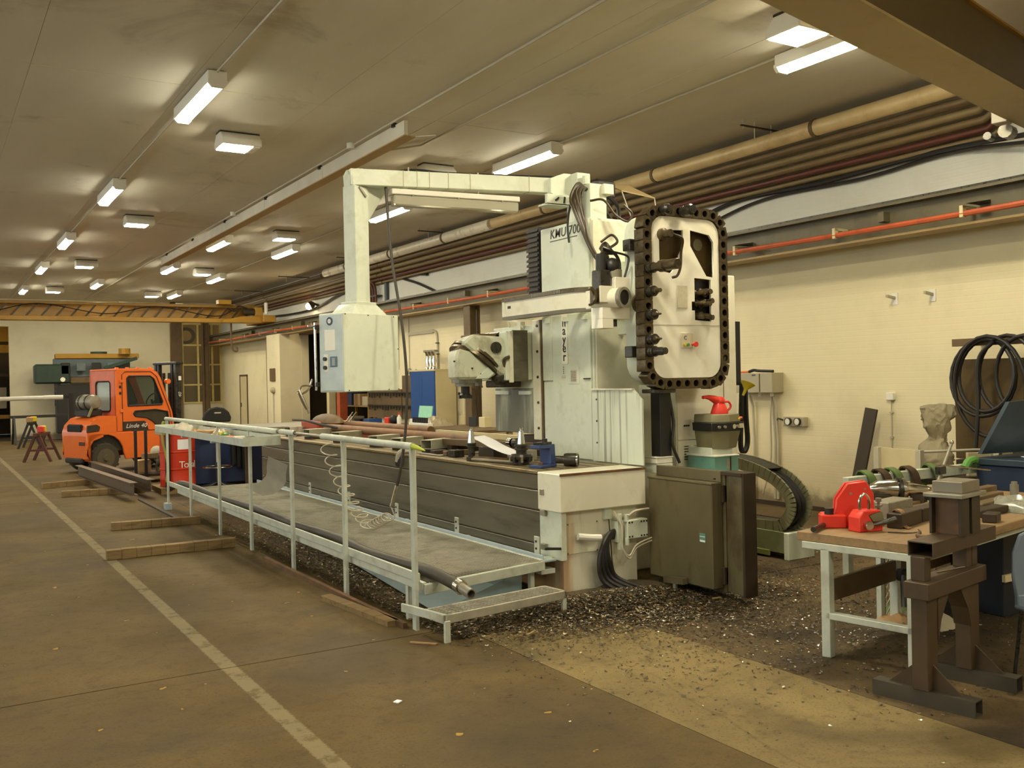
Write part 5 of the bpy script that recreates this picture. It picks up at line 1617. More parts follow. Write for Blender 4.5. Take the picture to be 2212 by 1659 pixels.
# energy chain and its trough
en = thing('energy_chain', 'mossy grey cable carrier chain bending down beside the machine', 'cable chain', (7.2, 6.6, .2))
mid = [(7.2, 9.0, .92), (7.2, 7.6, .95), (7.2, 7.1, .93), (7.2, 6.85, .885)]
pts = bez([(7.2, 9.0, .90), (7.2, 7.8, .93), (7.2, 7.2, .905), (7.2, 6.85, .85), (7.2, 6.58, .76), (7.2, 6.41, .62), (7.2, 6.38, .48), (7.2, 6.46, .36), (7.2, 6.60, .30), (7.2, 7.2, .29), (7.2, 8.6, .29)], 4)
for i in range(0, len(pts) - 1):
    p, q = pts[i], pts[i + 1]
    d = (q - p)
    nrm = Vector((0, -d.z, d.y)).normalized()
    if nrm.z < 0 and i < 14:
        nrm = -nrm
    for sx in (-.115, .115):
        MB().bar(p + Vector((sx, 0, 0)) + d * .04, q + Vector((sx, 0, 0)) - d * .04, .02, .115, nrm).build('side_link', CHAINGRN, en, smooth=0)
    MB().bar(p - nrm * -.045, q - nrm * -.045, .21, .014, nrm).build('cross_bar', BLACKPL, en, smooth=0)
for k in range(3):
    MB().tube([p + Vector((-.06 + .06 * k, 0, 0)) for p in pts], .022, 6).build('carried_cable', CABLE, en)
tg = thing('chain_trough', 'old mint steel trough under the cable carrier chain', 'trough', (7.2, 7.2, 0))
MB().box(7.04, 7.37, 6.42, 9.0, .19, .245).build('trough_floor', CHAINGRN, tg, bevel=.004)
MB().box(7.03, 7.05, 6.42, 9.0, .06, .265).build('trough_side', mat('mossy_mint', (132, 140, 104), .5, 0, .2, 5, dirt=(84, 84, 48), dirt_amt=.5), tg, bevel=.003)
MB().box(7.36, 7.38, 6.42, 9.0, .06, .265).build('trough_side', MINT, tg, bevel=.003)
MB().box(7.02, 7.39, 6.36, 6.42, 0, .265).build('end_stand', MINT, tg, bevel=.006)
MB().box(7.02, 7.39, 8.4, 8.5, 0, .2).build('stand', MINT, tg, bevel=.006)
for k in range(3):
    MB().box(7.01, 7.032, 6.6 + .3 * k, 6.8 + .3 * k, .02, .075).build('foot_block', mat('moss_green', (128, 138, 70), .7, 0, .2), tg, bevel=.004)

# ---- things lying on the long table
def tool_cone(x, y, label, cutter, z=1.0215):
    t = thing('tool_holder', label, 'tool', (x, y, z))
    if cutter:
        MB().lathe([(.07, 0), (.07, .045), (.098, .05), (.105, .075), (.095, .095), (.05, .10)], (x, y, z), (x, y, 9), 20).build('cutter_body', DARKSTEEL, t)
        for a in range(0, 360, 40):
            MB().obox((x + .098 * math.cos(R(a)), y + .098 * math.sin(R(a)), z + .05), (.035, .022, .05), R(a)).build('insert', CHROME if a % 80 == 0 else DARKSTEEL, t)
        b = z + .10
        MB().lathe([(.05, 0), (.05, .03), (.062, .032), (.062, .05), (.05, .052), (.05, .064), (.062, .068), (.062, .085), (.04, .088)], (x, y, b), (x, y, 9), 20).build('flange', DARKSTEEL, t)
        b += .085
    else:
        MB().lathe([(.05, 0), (.052, .03), (.034, .04), (.034, .13), (.05, .132), (.05, .145), (.042, .148), (.042, .155), (.05, .158), (.05, .17), (.04, .172)], (x, y, z), (x, y, 9), 18).build('arbor', DARKSTEEL, t)
        b = z + .17
    MB().lathe([(.037, 0), (.022, .12), (.014, .125), (.012, .135), (.018, .14), (.018, .152), (.008, .155)], (x, y, b), (x, y, 9), 18).build('taper', CHROME, t)
    return t


tool_cone(4.50, 8.05, 'upright slim tool holder with bright taper on the table', False)
tool_cone(4.62, 7.33, 'upright face mill with bright taper near the table corner', True)
t = thing('lying_cutter', 'dark cylindrical cutter lying at the table end', 'cutter', (4.86, 6.85, 1.022))
MB().lathe([(.035, 0), (.035, .09), (.055, .095), (.06, .12), (.06, .20), (.045, .21)], (4.74, 6.98, 1.08), (5.0, 6.72, 1.078), 18).build('body', DARKSTEEL, t)
MB().lathe([(.028, -.06), (.034, 0)], (4.74, 6.98, 1.08), (5.0, 6.72, 1.078), 14).build('shank', CHROME, t)
MB().ring((4.885, 6.835, 1.079), (4.895, 6.825, 1.079), .062, .05, 18).build('ring', CHROME, t)
an = thing('angle_block', 'dark blue cast angle stand near the table corner', 'block', (4.66, 6.98, 1.022))
AM = Matrix.Translation((4.66, 6.98, 1.022)) @ Matrix.Rotation(R(20), 4, 'Z')
MB(AM).box(-.17, .06, -.07, .07, 0, .025).build('base', BLUECAST, an, bevel=.004)
MB(AM).prism([(-.02, .025), (.06, .025), (.05, .20), (-.17, .20), (-.17, .17), (-.02, .165)], 'y', -.06, .06).build('bracket', BLUECAST, an, bevel=.005)
MB(AM).box(-.13, .02, -.05, .05, .20, .222).build('slide_plate', DARKSTEEL, an, bevel=.004)
MB(AM).cyl((-.02, 0, .222), (-.02, 0, .25), .026, n=6).build('nut', DARKSTEEL, an)
MB(AM).cyl((-.13, -.03, .025), (-.13, -.03, .05), .022, n=6).build('nut', RUST, an)
MB(AM).box(.062, .08, -.03, .03, .02, .075).build('side_lug', DARKSTEEL, an, bevel=.003)
ps = MB()
pr = bez([(4.72, 8.32, 1.235), (4.70, 8.1, 1.205), (4.66, 7.8, 1.155), (4.66, 7.55, 1.115), (4.69, 7.38, 1.10)], 5)
ps.ribbon(pr, .26, .002, (.9, .43, 0)).build('paper_sheet', PAPER, None, 'curled white paper sheet lying across the tools on the table', 'paper', smooth=50)
t = thing('wrench', 'long steel wrench lying along the table edge', 'tool', (4.52, 7.65, 1.022))
MB().tube([(4.46, 7.98, 1.04), (4.56, 7.36, 1.045)], .014, 8).build('shaft', STEEL, t)
MB().cyl((4.455, 8.0, 1.024), (4.455, 8.0, 1.056), .03, n=10).build('head', DARKSTEEL, t)
t = thing('rust_rod', 'brown rusted rod lying behind the wrench', 'rod', (4.6, 7.9, 1.022))
MB().tube([(4.50, 8.0, 1.05), (4.72, 7.5, 1.045)], .018, 8).build('rod', RUST, t)
t = thing('steel_cylinder', 'short dark steel cylinder standing behind the paper sheet', 'cylinder', (5.02, 7.95, 1.1))
MB().lathe([(.045, 0), (.05, .01), (.05, .1), (.044, .11), (.03, .11)], (5.05, 8.15, 1.16), (5.12, 7.85, 1.15), 18).build('body', DARKSTEEL, t)
MB().lathe([(.046, 0), (.046, .05)], (5.03, 8.22, 1.16), (5.12, 7.85, 1.15), 18).build('collar', CHROME, t)
t = thing('support_beam', 'brown steel clamping beam lying at the back of the table', 'beam', (5.0, 8.5, 1.022))
MB().bar((4.85, 9.3, 1.13), (5.17, 7.85, 1.13), .06, .07).build('beam', BROWNST, t, bevel=.004)
for s_ in (.1, .5, .9):
    p = Vector((4.85, 9.3, 1.06)).lerp(Vector((5.17, 7.85, 1.06)), s_)
    MB().box(p.x - .04, p.x + .04, p.y - .05, p.y + .05, 1.022, 1.095).build('packing', DKBROWN, t, bevel=.003)
for k, (lb, x_, y_, sx, sy, sz, m_) in enumerate((
        ('small dark clamp block near the slim tool holder', 4.60, 8.55, .12, .14, .07, DARKSTEEL), ('flat brown packing strip behind the clamp block', 4.72, 8.75, .3, .08, .05, BROWNST),
        ('dark step block on the middle of the table', 4.66, 9.05, .16, .1, .04, DKBROWN), ('grey scrap block behind the white paper', 4.90, 7.7, .14, .2, .10, STEEL),
        ('dark clamp jaw behind the white paper', 4.8, 8.15, .16, .3, .11, DKBROWN), ('flat steel strip at the front edge of the table', 4.52, 8.95, .05, .5, .012, STEEL))):
    MB().box(x_ - sx / 2, x_ + sx / 2, y_ - sy / 2, y_ + sy / 2, 1.022, 1.022 + sz).build('clamp_block', m_, None, lb, 'block', bevel=.005)
sq = thing('square_tube', 'grey square steel tube offcut, nearest of the row on the table', 'tube', (4.80, 9.35, 1.022))


TUBEST = mat('grey_tube_steel', (186, 184, 162), .4, .1, .1, 6)


def sqtube(t, x, y, rz, L=.40, w=.15, z=1.06):
    M_ = Matrix.Translation((x, y, z)) @ Matrix.Rotation(rz, 4, 'Z')
    MB(M_).box(-L / 2, L / 2, -w / 2, w / 2, 0, .006).box(-L / 2, L / 2, -w / 2, w / 2, .094, .10).box(-L / 2, L / 2, -w / 2, -w / 2 + .006, .006, .094).box(-L / 2, L / 2, w / 2 - .006, w / 2, .006, .094).build('tube', TUBEST, t, smooth=0)
    MB(M_).box(-L / 2 + .04, L / 2 - .04, -w / 2 - .02, w / 2 + .02, -.038, 0).build('packing', DKBROWN, t, smooth=0)


sqtube(sq, 4.80, 9.35, R(24))
for k, (x_, y_, lb) in enumerate(((4.72, 9.95, 'grey square tube offcut, second of the row on the table'), (4.72, 10.6, 'grey square tube offcut, third of the row on the table'),
                                  (4.72, 11.8, 'grey square tube offcut, fourth of the row on the table'), (4.72, 12.9, 'grey square tube offcut, fifth of the row on the table'),
                                  (4.78, 13.9, 'grey square tube offcut at the far end of the table'))):
    dup(sq, (x_, y_, 1.022), R(-2 * k), lb)
for k, (p, q, r_, lb) in enumerate((((4.97, 13.2, 1.157), (5.02, 8.72, 1.157), .055, 'long rusty red round bar lying along the table'),
                                    ((5.20, 14.2, 1.205), (5.20, 10.3, 1.205), .05, 'second rusty round bar behind the first on the table'))):
    MB().cyl(p, q, r_, n=14).build('round_bar', BAR, None, lb, 'bar')
t = thing('bar_support', 'dark blocks carrying the rusty round bars', 'block', (5.1, 11.5, 1.022))
for y_ in (9.2, 10.0, 11.0):
    MB().box(4.95, 5.26, y_ - .05, y_ + .05, 1.022, 1.10).build('block', DKBROWN, t, bevel=.004)
MB().box(4.90, 5.05, 13.05, 13.15, 1.022, 1.10).build('block', DKBROWN, t, bevel=.004)
MB().box(5.12, 5.26, 10.4, 10.5, 1.022, 1.153).build('block', DKBROWN, t, bevel=.004)
t = thing('red_vise', 'worn red machine vice with brown cover on the far half of the table', 'vice', (5.0, 12.9, 1.022))
MB().box(5.09, 5.26, 11.3, 13.4, 1.025, 1.15).build('body', REDOLD, t, bevel=.02)
MB().box(4.86, 5.1, 13.3, 14.0, 1.025, 1.24).build('jaw', REDOLD, t, bevel=.02)
MB().ball((5.08, 13.45, 1.22), .17, .5, .13, 16, 8, bot=-.2).build('cover', BROWNST, t)
MB().tube(bez([(4.8, 14.2, 1.25), (4.8, 13.6, 1.25), (4.85, 13.0, 1.2), (4.95, 12.6, 1.16)]), .018, 6).build('handle', BLACK, t)
for k in range(2):
    MB().cyl((5.15, 12.9 - .12 * k, 1.24), (5.22, 12.8 - .12 * k, 1.38), .009, n=6).build('lever', CHROME, t)
t = thing('steel_plate_stack', 'grey steel plates stacked beyond the far table end', 'plate', (5.2, 15.6, 0))
for k in range(4):
    MB().box(4.55 + .03 * k, 5.9 - .03 * k, 15.0, 16.6, .92 + .05 * k, .965 + .05 * k).build('plate', STEEL, t, smooth=0)
for x_, y_ in ((4.7, 15.1), (5.6, 15.1), (4.7, 16.4), (5.6, 16.4)):
    MB().box(x_, x_ + .1, y_, y_ + .1, 0, .92).build('leg', BROWNST, t, smooth=0)
t = thing('glove', 'grey and white work glove hanging over the table edge', 'glove', (4.42, 9.45, 1.0))
MB().tube(bez([(4.52, 9.35, 1.035), (4.43, 9.4, 1.05), (4.38, 9.45, 1.01), (4.375, 9.48, .93)]), .033, 8).build('palm', PAPERDK, t)
for k in range(4):
    MB().tube(bez([(4.38, 9.42 + .025 * k, .98), (4.365, 9.42 + .027 * k, .92), (4.368, 9.42 + .028 * k, .87 + .01 * abs(k - 1.5))], 4), .011, 6).build('finger', BLACK, t)
MB().tube(bez([(4.42, 9.36, 1.04), (4.44, 9.28, 1.045), (4.47, 9.25, 1.035)], 4), .012, 6).build('thumb', PAPERDK, t)


# ================================================================ LEFT SIDE AND BACKGROUND
# ---- forklift truck
fk = thing('forklift', 'orange forklift truck with closed cab and gas bottle', 'forklift', (3.5, 21.9, 0))
FR = Matrix.Translation((3.22, 21.6, 0)) @ Matrix.Rotation(R(19), 4, 'Z') @ Matrix.Scale(.96, 4)


def F(u, v, w):
    return FR @ Vector((u, v, w))


W_ = 1.15
cw = []
MB(FR).prism([(-.40, .34), (-.42, .9), (-.36, 1.06), (-.22, 1.20), (.0, 1.26), (.28, 1.24), (.28, .88), (-.05, .86), (-.05, .80), (-.28, .72), (-.40, .50)], 'y', 0.0, W_).build('rear_hood', ORANGE, fk, bevel=.05)
arch = [(.42 * math.cos(R(a)), .42 + .42 * math.sin(R(a))) for a in range(180, -1, -20)]
MB(FR).prism([(-.42, .42), (-.40, .88), (1.62, .88), (1.66, .30), (.46, .27)] + list(reversed(arch)) + [(-.33, .27)], 'y', 0.0, .06).build('side_skirt', ORANGE, fk, bevel=.012)
MB(FR).prism([(-.42, .42), (-.40, .88), (1.62, .88), (1.66, .30), (.46, .27)] + list(reversed(arch)) + [(-.33, .27)], 'y', W_ - .06, W_).build('side_skirt', ORANGE, fk, bevel=.012)
MB(FR).box(-.42, -.30, .02, W_ - .02, .27, .88).build('counterweight', ORANGE, fk, bevel=.06)
MB(FR).box(-.28, 1.6, .07, W_ - .07, .45, .87).build('chassis', BLACKPL, fk, bevel=.02)
MB(FR).box(-.435, -.36, .25, .9, .90, 1.08).build('rear_vent', HOLE, fk, bevel=.03)
MB(FR).prism([(-.425, .9), (-.15, .92), (-.12, 1.02), (-.2, 1.08), (-.415, 1.06)], 'y', -.012, .03).build('rear_vent', DKBROWN, fk, bevel=.01)
MB(FR).box(-.44, -.40, .1, .35, .62, .70).build('tail_lamp', PIPEDK, fk, bevel=.01)
MB(FR).box(-.47, -.36, .2, .95, .22, .34).build('tow_block', BLACKPL, fk, bevel=.03)
MB(FR).box(.28, .62, .01, .05, .88, 1.24).build('side_panel', ORANGE, fk, bevel=.01)
dp = MB(FR).prism([(.40, .90), (1.02, .90), (.98, 1.06), (.92, 1.11), (.40, 1.11)], 'y', -.004, .012).build('dark_panel', DKBROWN, fk, bevel=.004)
lettering('Linde 40', INKW, dp, F(.47, -.006, .965), FR.to_3x3() @ Vector((1, 0, 0)), (0, 0, 1), .13, .002, shear=.3)
for v in (.14, W_ - .14):
    for u, r_ in ((0, .33), (1.52, .38)):
        s_ = 'wheel'
        sg_ = -1 if v < .5 else 1
        wv = v - .02 if u == 0 else v
        wh = MB(FR).lathe([(r_ * .6, -.11), (r_ * .92, -.11), (r_, -.07), (r_, .07), (r_ * .92, .11), (r_ * .6, .11)], (u, wv, r_), (u, wv + 1, r_), 24).build('wheel', TYRE, fk)
        MB(FR).lathe([(r_ * .62, -.02), (r_ * .62, .02)], (u, wv + sg_ * .10, r_), (u, wv + sg_ * 1.1, r_), 18).lathe([(.08, 0), (.06, .05)], (u, wv + sg_ * .11, r_), (u, wv + sg_ * 1, r_), 10).build('hub', mat('dusty_hub', (84, 76, 54), .6), wh)
        for a in range(0, 360, 30):
            ca, sa = math.cos(R(a)), math.sin(R(a))
            MB(FR).obox((u + r_ * ca, wv, r_ + r_ * sa), (.03, .2, .05), 0, 0, -R(a)).build('tread', TYRE, wh, smooth=0) if v < .5 else None
# cab
outer = [(.25, .90), (.25, 2.24), (.30, 2.28), (1.12, 2.28), (1.26, 2.22), (1.35, 2.08), (1.62, 1.30), (1.68, .90)]
win1 = [(.54, 1.46), (.52, 2.08), (.56, 2.13), (1.08, 2.13), (1.17, 2.06), (1.38, 1.54), (1.36, 1.47)]
win2 = [(.66, 1.28), (.70, 1.34), (1.20, 1.36), (1.5, 1.30), (1.54, .98), (1.24, .95), (1.14, 1.08), (.98, 1.18), (.70, 1.22)]
for v, nm in ((0.0, 'cab_side'), (W_ - .05, 'cab_side')):
    holed_plate(nm, outer, [win1, win2], .05, ORANGE, fk, lambda a, b, w, v=v: F(a, v + .025 - w, b))
    MB(FR).prism(win1, 'y', v + .018, v + .026).build('side_glass', TINT, fk, smooth=0)
    MB(FR).prism(win2, 'y', v + .018, v + .026).build('lower_panel', mat('smoked_panel', (64, 58, 44), .2), fk, smooth=0)
gp = [F(a, -.006, b) for a, b in win1]
MB().tube(gp + gp[:2], .018, 6).build('window_seal', BLACK, fk)
gp = [F(a, -.006, b) for a, b in win2]
MB().tube(gp + gp[:2], .014, 6).build('window_seal', BLACK, fk)
gp = [F(a, -.008, b) for a, b in [(.40, .9), (.40, 2.16), (.47, 2.23), (1.10, 2.23), (1.24, 2.12), (1.56, 1.32), (1.62, .9)]]
MB().tube(gp, .008, 5).build('door_seam', DKBROWN, fk)
holed_plate('cab_rear', [(.02, 1.24), (W_ - .02, 1.24), (W_ - .02, 2.26), (.02, 2.26)], [rrect(.28, .92, 1.34, 2.02, .08, 3)], .05, mat('faded_orange', (214, 110, 78), .45), fk, lambda a, b, w: F(.25 + .025 - w, W_ - a, b))
MB(FR).box(.268, .278, .25, .88, 1.36, 2.0).build('rear_glass', mat('pale_rear_glass', (188, 200, 196), .08, 0, .03), fk, smooth=0)
gp = [F(.245, W_ - a, b) for a, b in rrect(.28, .92, 1.34, 2.02, .08, 3)]
MB().tube(gp + gp[:2], .016, 6).build('window_seal', BLACK, fk)
MB(FR).box(.24, 1.20, .0, W_, 2.25, 2.30).build('roof', ORANGE, fk, bevel=.02)
for u in (.3, .55, .8, 1.1):
    MB(FR).box(u, u + .06, .05, .12, 2.30, 2.33).build('roof_clip', ORANGE, fk, bevel=.005)
for z_ in (1.32, 1.98):
    MB(FR).box(.34, .42, -.03, .0, z_, z_ + .07).build('door_hinge', ORANGE, fk, bevel=.006)
for z_ in (1.72, 1.86):
    MB(FR).box(.33, .38, -.012, 0, z_, z_ + .06).build('marker', BLACK, fk, bevel=.004)
MB(FR).box(.5, 1.0, .25, .9, .95, 1.2).box(.45, .6, .25, .9, 1.2, 1.85).build('driver_seat', SEAT, fk, bevel=.05)
MB().tube([F(1.42 + .16 * math.cos(R(a)) * .5, .55 + .18 * math.sin(R(a)), 1.58 + .14 * math.cos(R(a))) for a in range(0, 361, 24)], .014, 6).build('steering_wheel', BLACK, fk)
MB(FR).bar((1.42, .55, 1.58), (1.58, .55, 1.1), .04, .04).build('steering_column', BLACK, fk)
MB(FR).box(1.5, 1.66, .06, W_ - .06, .88, 1.2).build('dash', BLACKPL, fk, bevel=.02)
# gas bottle on the hood
MB().lathe([(.05, -.02), (.13, 0), (.165, .06), (.165, .52), (.14, .58), (.06, .6)], F(-.08, .28, 1.56), F(-.08, 2, 1.56), 20).build('gas_bottle', STEEL, fk)
for v in (.42, .70):
    MB().ring(F(-.08, v, 1.56), F(-.08, v + .05, 1.56), .175, .162, 20).build('bottle_strap', DARKSTEEL, fk)
MB(FR).box(-.25, .1, .3, .9, 1.24, 1.40).build('bottle_cradle', BLACKPL, fk, bevel=.03)
MB(FR).bar((-.26, .25, 1.24), (-.16, .25, 1.46), .05, .04).build('cradle_leg', OLIVE, fk)
# mast and forks
for v in (.12, .26, W_ - .30, W_ - .16):
    MB(FR).box(1.80, 1.94 - .05 * (.2 < v < .9), v, v + .09, .08, 2.42).build('mast_channel', DARKSTEEL if v in (.12, W_ - .16) else BLACKPL, fk, bevel=.006)
MB(FR).box(1.78, 1.98, .06, W_ - .06, 2.40, 2.46).build('mast_head', BLACKPL, fk, bevel=.01)
MB(FR).box(1.84, 1.92, .1, W_ - .1, 1.25, 1.35).build('mast_brace', BLACKPL, fk, bevel=.006)
for v in (.42, .66):
    MB().cyl(F(1.82, v, .15), F(1.82, v, 2.2), .035, n=10).build('lift_chain', DARKSTEEL, fk)
MB(FR).box(1.95, 2.03, .05, W_ - .05, .35, .95).build('fork_carriage', BLACKPL, fk, bevel=.01)
for v in (.25, .78):
    MB(FR).box(2.03, 2.08, v, v + .12, .06, .8).box(2.03, 3.1, v, v + .12, .06, .10).build('fork', DARKSTEEL, fk, bevel=.006)
mp = MB(FR).box(1.86, 1.95, .112, .12, 1.55, 2.2).build('mast_plate', DARKSTEEL, fk, smooth=0)
MB(FR).box(1.87, 1.94, .106, .112, 2.02, 2.12).build('white_sticker', INKW, mp, smooth=0)
lettering('40', INKW, mp, F(1.935, .108, 1.62), (0, 0, 1), FR.to_3x3() @ Vector((-1, 0, 0)), .11, .002, shear=.2)
MB(FR).cyl((1.50, .02, 2.0), (1.50, -.08, 2.0), .06, n=10).build('work_lamp', ORANGE, fk)

# ---- drum, cart, stool, blue bin
dr = thing('oil_drum', 'red oil drum with white lettering and grey hand pump beside the railing', 'drum', (3.66, 16.9, 0))
MB().box(3.3, 3.93, 16.5, 17.3, 0, .10).build('pallet', TIMBER, dr, smooth=0)
MB().lathe([(.285, 0), (.295, .01), (.29, .02), (.288, .28), (.30, .295), (.288, .31), (.288, .57), (.30, .585), (.288, .60), (.288, .86), (.296, .87), (.296, .885), (.27, .885), (.27, .87)], (3.66, 16.9, .10), (3.66, 16.9, 9), 32).build('body', DRUMRED, dr)
_t = 'Total'
for k, ch in enumerate(_t):
    a = R(-98 + 15.5 * k)
    cx_, cy_ = 3.66 + .291 * math.cos(a), 16.9 + .291 * math.sin(a)
    lettering(ch, INKW, dr, (cx_, cy_, .42), (-math.sin(a), math.cos(a), 0), (0, 0, 1), .16, .003)
for k in range(4):
    a = R(-96 + 9 * k)
    MB(Matrix.Translation((3.66, 16.9, 0)) @ Matrix.Rotation(a, 4, 'Z')).box(.287, .2915, -.028, .028, .73, .90).build('paper_label', PAPER, dr, smooth=0)
MB().cyl((3.44, 16.62, .05), (3.44, 16.62, 1.12), .045, n=10).build('pump_tube', BLACKPL, dr)
MB().tube(bez([(3.44, 16.62, 1.1), (3.36, 16.56, 1.2), (3.35, 16.56, .9), (3.42, 16.55, .5), (3.40, 16.56, .2)]), .02, 6).build('pump_hose', mat('yellow_green_hose', (150, 150, 60), .5), dr)
MB().bar((3.3, 16.7, 1.12), (3.75, 16.8, 1.14), .06, .05).box(3.5, 3.8, 16.75, 16.95, .985, 1.08).build('pump_head', DARKSTEEL, dr, bevel=.01)
MB().box(3.33, 3.5, 16.6, 17.1, .985, 1.05).build('drip_tray', GREYBOX, dr, bevel=.004)

ca = thing('pump_cart', 'small cart with dark posts carrying blocks and a pump', 'cart', (3.55, 18.9, 0))
MB().box(3.25, 4.0, 18.7, 19.4, .12, .18).build('base', DKBROWN, ca, bevel=.006)
for x_ in (3.30, 3.48):
    MB().box(x_ - .025, x_ + .025, 18.68, 18.73, .05, 1.0).build('post', BLACKPL, ca, smooth=0)
for x_ in (3.3, 3.92):
    MB().cyl((x_, 18.8, .07), (x_ + .05, 18.8, .07), .07, n=12).cyl((x_, 19.3, .07), (x_ + .05, 19.3, .07), .07, n=12).build('wheel', BLACK, ca)
MB().box(3.36, 3.6, 18.85, 19.2, .18, .42).build('crate', CARD, ca, bevel=.006)
MB().obox((3.58, 18.85, .50), (.28, .14, .1), R(20)).build('timber_block', TIMBER, ca, bevel=.006)
MB().lathe([(.12, 0), (.13, .05), (.10, .25), (.06, .3)], (3.82, 18.95, .2), (3.82, 18.95, 1), 14).build('pump', OLIVE, ca)
MB().tube(bez([(3.7, 18.8, .3), (3.85, 18.75, .5), (3.95, 18.85, .42), (3.9, 18.9, .25)]), .03, 6).build('hose', BLACK, ca)
MB().ball((3.72, 18.95, .56), .12, n=10, m=6).build('cover', PAPERDK, ca)

st = thing('work_stool', 'black high work stool with bright foot ring behind the tray', 'stool', (4.2, 16.4, 0))
MB().prism([(-.26, 0), (-.24, .12), (-.15, .22), (0, .26), (.15, .22), (.24, .12), (.26, 0)], 'y', -.03, .03).M
bk = MB(Matrix.Translation((4.25, 16.55, 1.22)) @ Matrix.Rotation(R(12), 4, 'Z'))
bk.prism([(-.25, -.05), (-.26, .03), (-.22, .12), (-.13, .19), (0, .215), (.13, .19), (.22, .12), (.26, .03), (.25, -.05)], 'y', -.03, .03).build('backrest', SEAT, st, bevel=.02)
MB(Matrix.Translation((4.25, 16.55, 1.22)) @ Matrix.Rotation(R(12), 4, 'Z')).box(-.06, .06, -.036, -.028, .10, .125).build('grip_slot', GREYCOND, st, smooth=0)
MB().lathe([(.0, 0), (.2, .0), (.215, .03), (.2, .07), (0, .075)], (4.2, 16.35, .92), (4.2, 16.35, 9), 20).build('seat', SEAT, st)
MB().bar((4.24, 16.6, 1.2), (4.22, 16.5, .9), .05, .015).build('back_stem', BLACKPL, st)
MB().cyl((4.2, 16.35, .5), (4.2, 16.35, .92), .028, n=10).build('gas_lift', GREYCOND, st)
MB().cyl((4.2, 16.35, .12), (4.2, 16.35, .5), .04, n=10).build('pillar', BLACKPL, st)
MB().tube([(4.2 + .24 * math.cos(R(a)), 16.35 + .24 * math.sin(R(a)), .42) for a in range(0, 361, 15)], .012, 6).build('foot_ring', CHROME, st)
for a in range(0, 360, 72):
    p = (4.2 + .3 * math.cos(R(a)), 16.35 + .3 * math.sin(R(a)))
    MB().bar((4.2, 16.35, .15), (p[0], p[1], .08), .05, .04).cyl((p[0], p[1], 0), (p[0], p[1], .06), .03, n=8).build('star_leg', BLACKPL, st)
bb = thing('blue_bin', 'dark blue steel bin behind the work stool', 'bin', (4.5, 17.4, 0))
MB().box(3.95, 5.2, 17.0, 18.0, .08, .98).build('body', BLUEDK, bb, bevel=.01)
MB().box(3.92, 5.23, 16.97, 18.03, .98, 1.02).build('rim', BLUEDK, bb, bevel=.006)
for x_ in (4.0, 5.1):
    MB().box(x_, x_ + .08, 17.05, 17.95, 0, .08).build('skid', BLUEDK, bb, smooth=0)
for k in range(3):
    MB().tube(bez([(4.62 + .09 * k, 16.98, .98), (4.62 + .09 * k, 16.92, .8), (4.63 + .09 * k, 16.93, .4 - .05 * k)]), .05, 8) \
        .build('hanging_hose', BLACK, None, ('black hose hanging leftmost on the blue bin', 'black hose hanging in the middle on the blue bin', 'black hose hanging rightmost on the blue bin')[k], 'hose')
for k in range(5):
    t_ = ((5.45, 15.7), (5.6, 15.3), (5.9, 15.9), (6.2, 15.3), (6.5, 16.0))[k]

# ---- timbers and steel joists on the floor
for k, (x0, y0, x1, y1, lb) in enumerate(((1.75, 18.98, 2.95, 19.27, 'rough timber farthest away under the steel joists'), (1.88, 17.27, 3.15, 17.03, 'short rough timber under the near end of the steel joists'),
                                         (1.95, 12.78, 3.02, 12.66, 'rough dark timber lying second from the camera by the railing'), (1.57, 10.62, 2.89, 10.58, 'rough pale timber nearest the camera on the floor'))):
    p, q = Vector((x0, y0 + .05, .052)), Vector((x1, y1 + .05, .052))
    m_ = MB()
    n = 9
    for i in range(n):
        a, b = p.lerp(q, i / n), p.lerp(q, (i + 1) / n)
        m_.bar(a + Vector((0, random.uniform(-.003, .003), 0)), b, .10 + random.uniform(-.004, .004), .103 + random.uniform(-.005, .005))
    m_.build('timber', TIMBER, None, lb, 'timber', bevel=.005)


def joist(name, p, q, h, w, m, label):
    p, q = Vector(p), Vector(q)
    t = thing(name, label, 'beam', ((p.x + q.x) / 2, (p.y + q.y) / 2, p.z))
    up = Vector((0, 0, 1))
    MB().bar(p + up * .006, q + up * .006, w, .012).build('lower_flange', m, t, smooth=0)
    MB().bar(p + up * (h - .006), q + up * (h - .006), w, .012).build('upper_flange', m, t, smooth=0)
    wb_ = MB().bar(p + up * h / 2, q + up * h / 2, .01, h - .024).build('web', m, t, smooth=0)
    d = (q - p).normalized()
    for s_ in (.06, .14):
        for z_ in (.3, .7):
            c = q - d * s_ + up * h * z_
            MB().cyl(c + Vector((-.012, 0, 0)), c + Vector((-.0055, 0, 0)), .012, n=8).build('bolt_hole', CHROME, wb_)
    return t


JM = mat('joist_brown_steel', (98, 84, 68), .5, .3, .15, 5, dirt=(110, 70, 50), dirt_amt=.4)
joist('steel_joist', (2.50, 20.2, .105), (2.74, 15.75, .105), .20, .12, JM, 'brown steel joist on timbers, the one nearer the aisle line')
joist('steel_joist', (2.86, 21.1, .105), (3.06, 16.1, .105), .20, .12, JM, 'brown steel joist on timbers, the one nearer the drum')
MB().box(2.84, 2.90, 13.0, 16.0, 0, .02).build('flat_bar', DKBROWN, None, 'thin dark flat bar on the floor by the railing foot', 'bar', smooth=0)
MB().bar((2.80, 7.55, .02), (2.90, 6.42, .02), .10, .04).build('floor_plank', TIMBER, None, 'brown plank lying along the near foot of the railing', 'plank')
MB().bar((2.915, 9.6, .02), (2.94, 6.3, .02), .035, .04).build('floor_plank', RUST, None, 'narrow rusty bar lying close along the railing foot', 'bar')
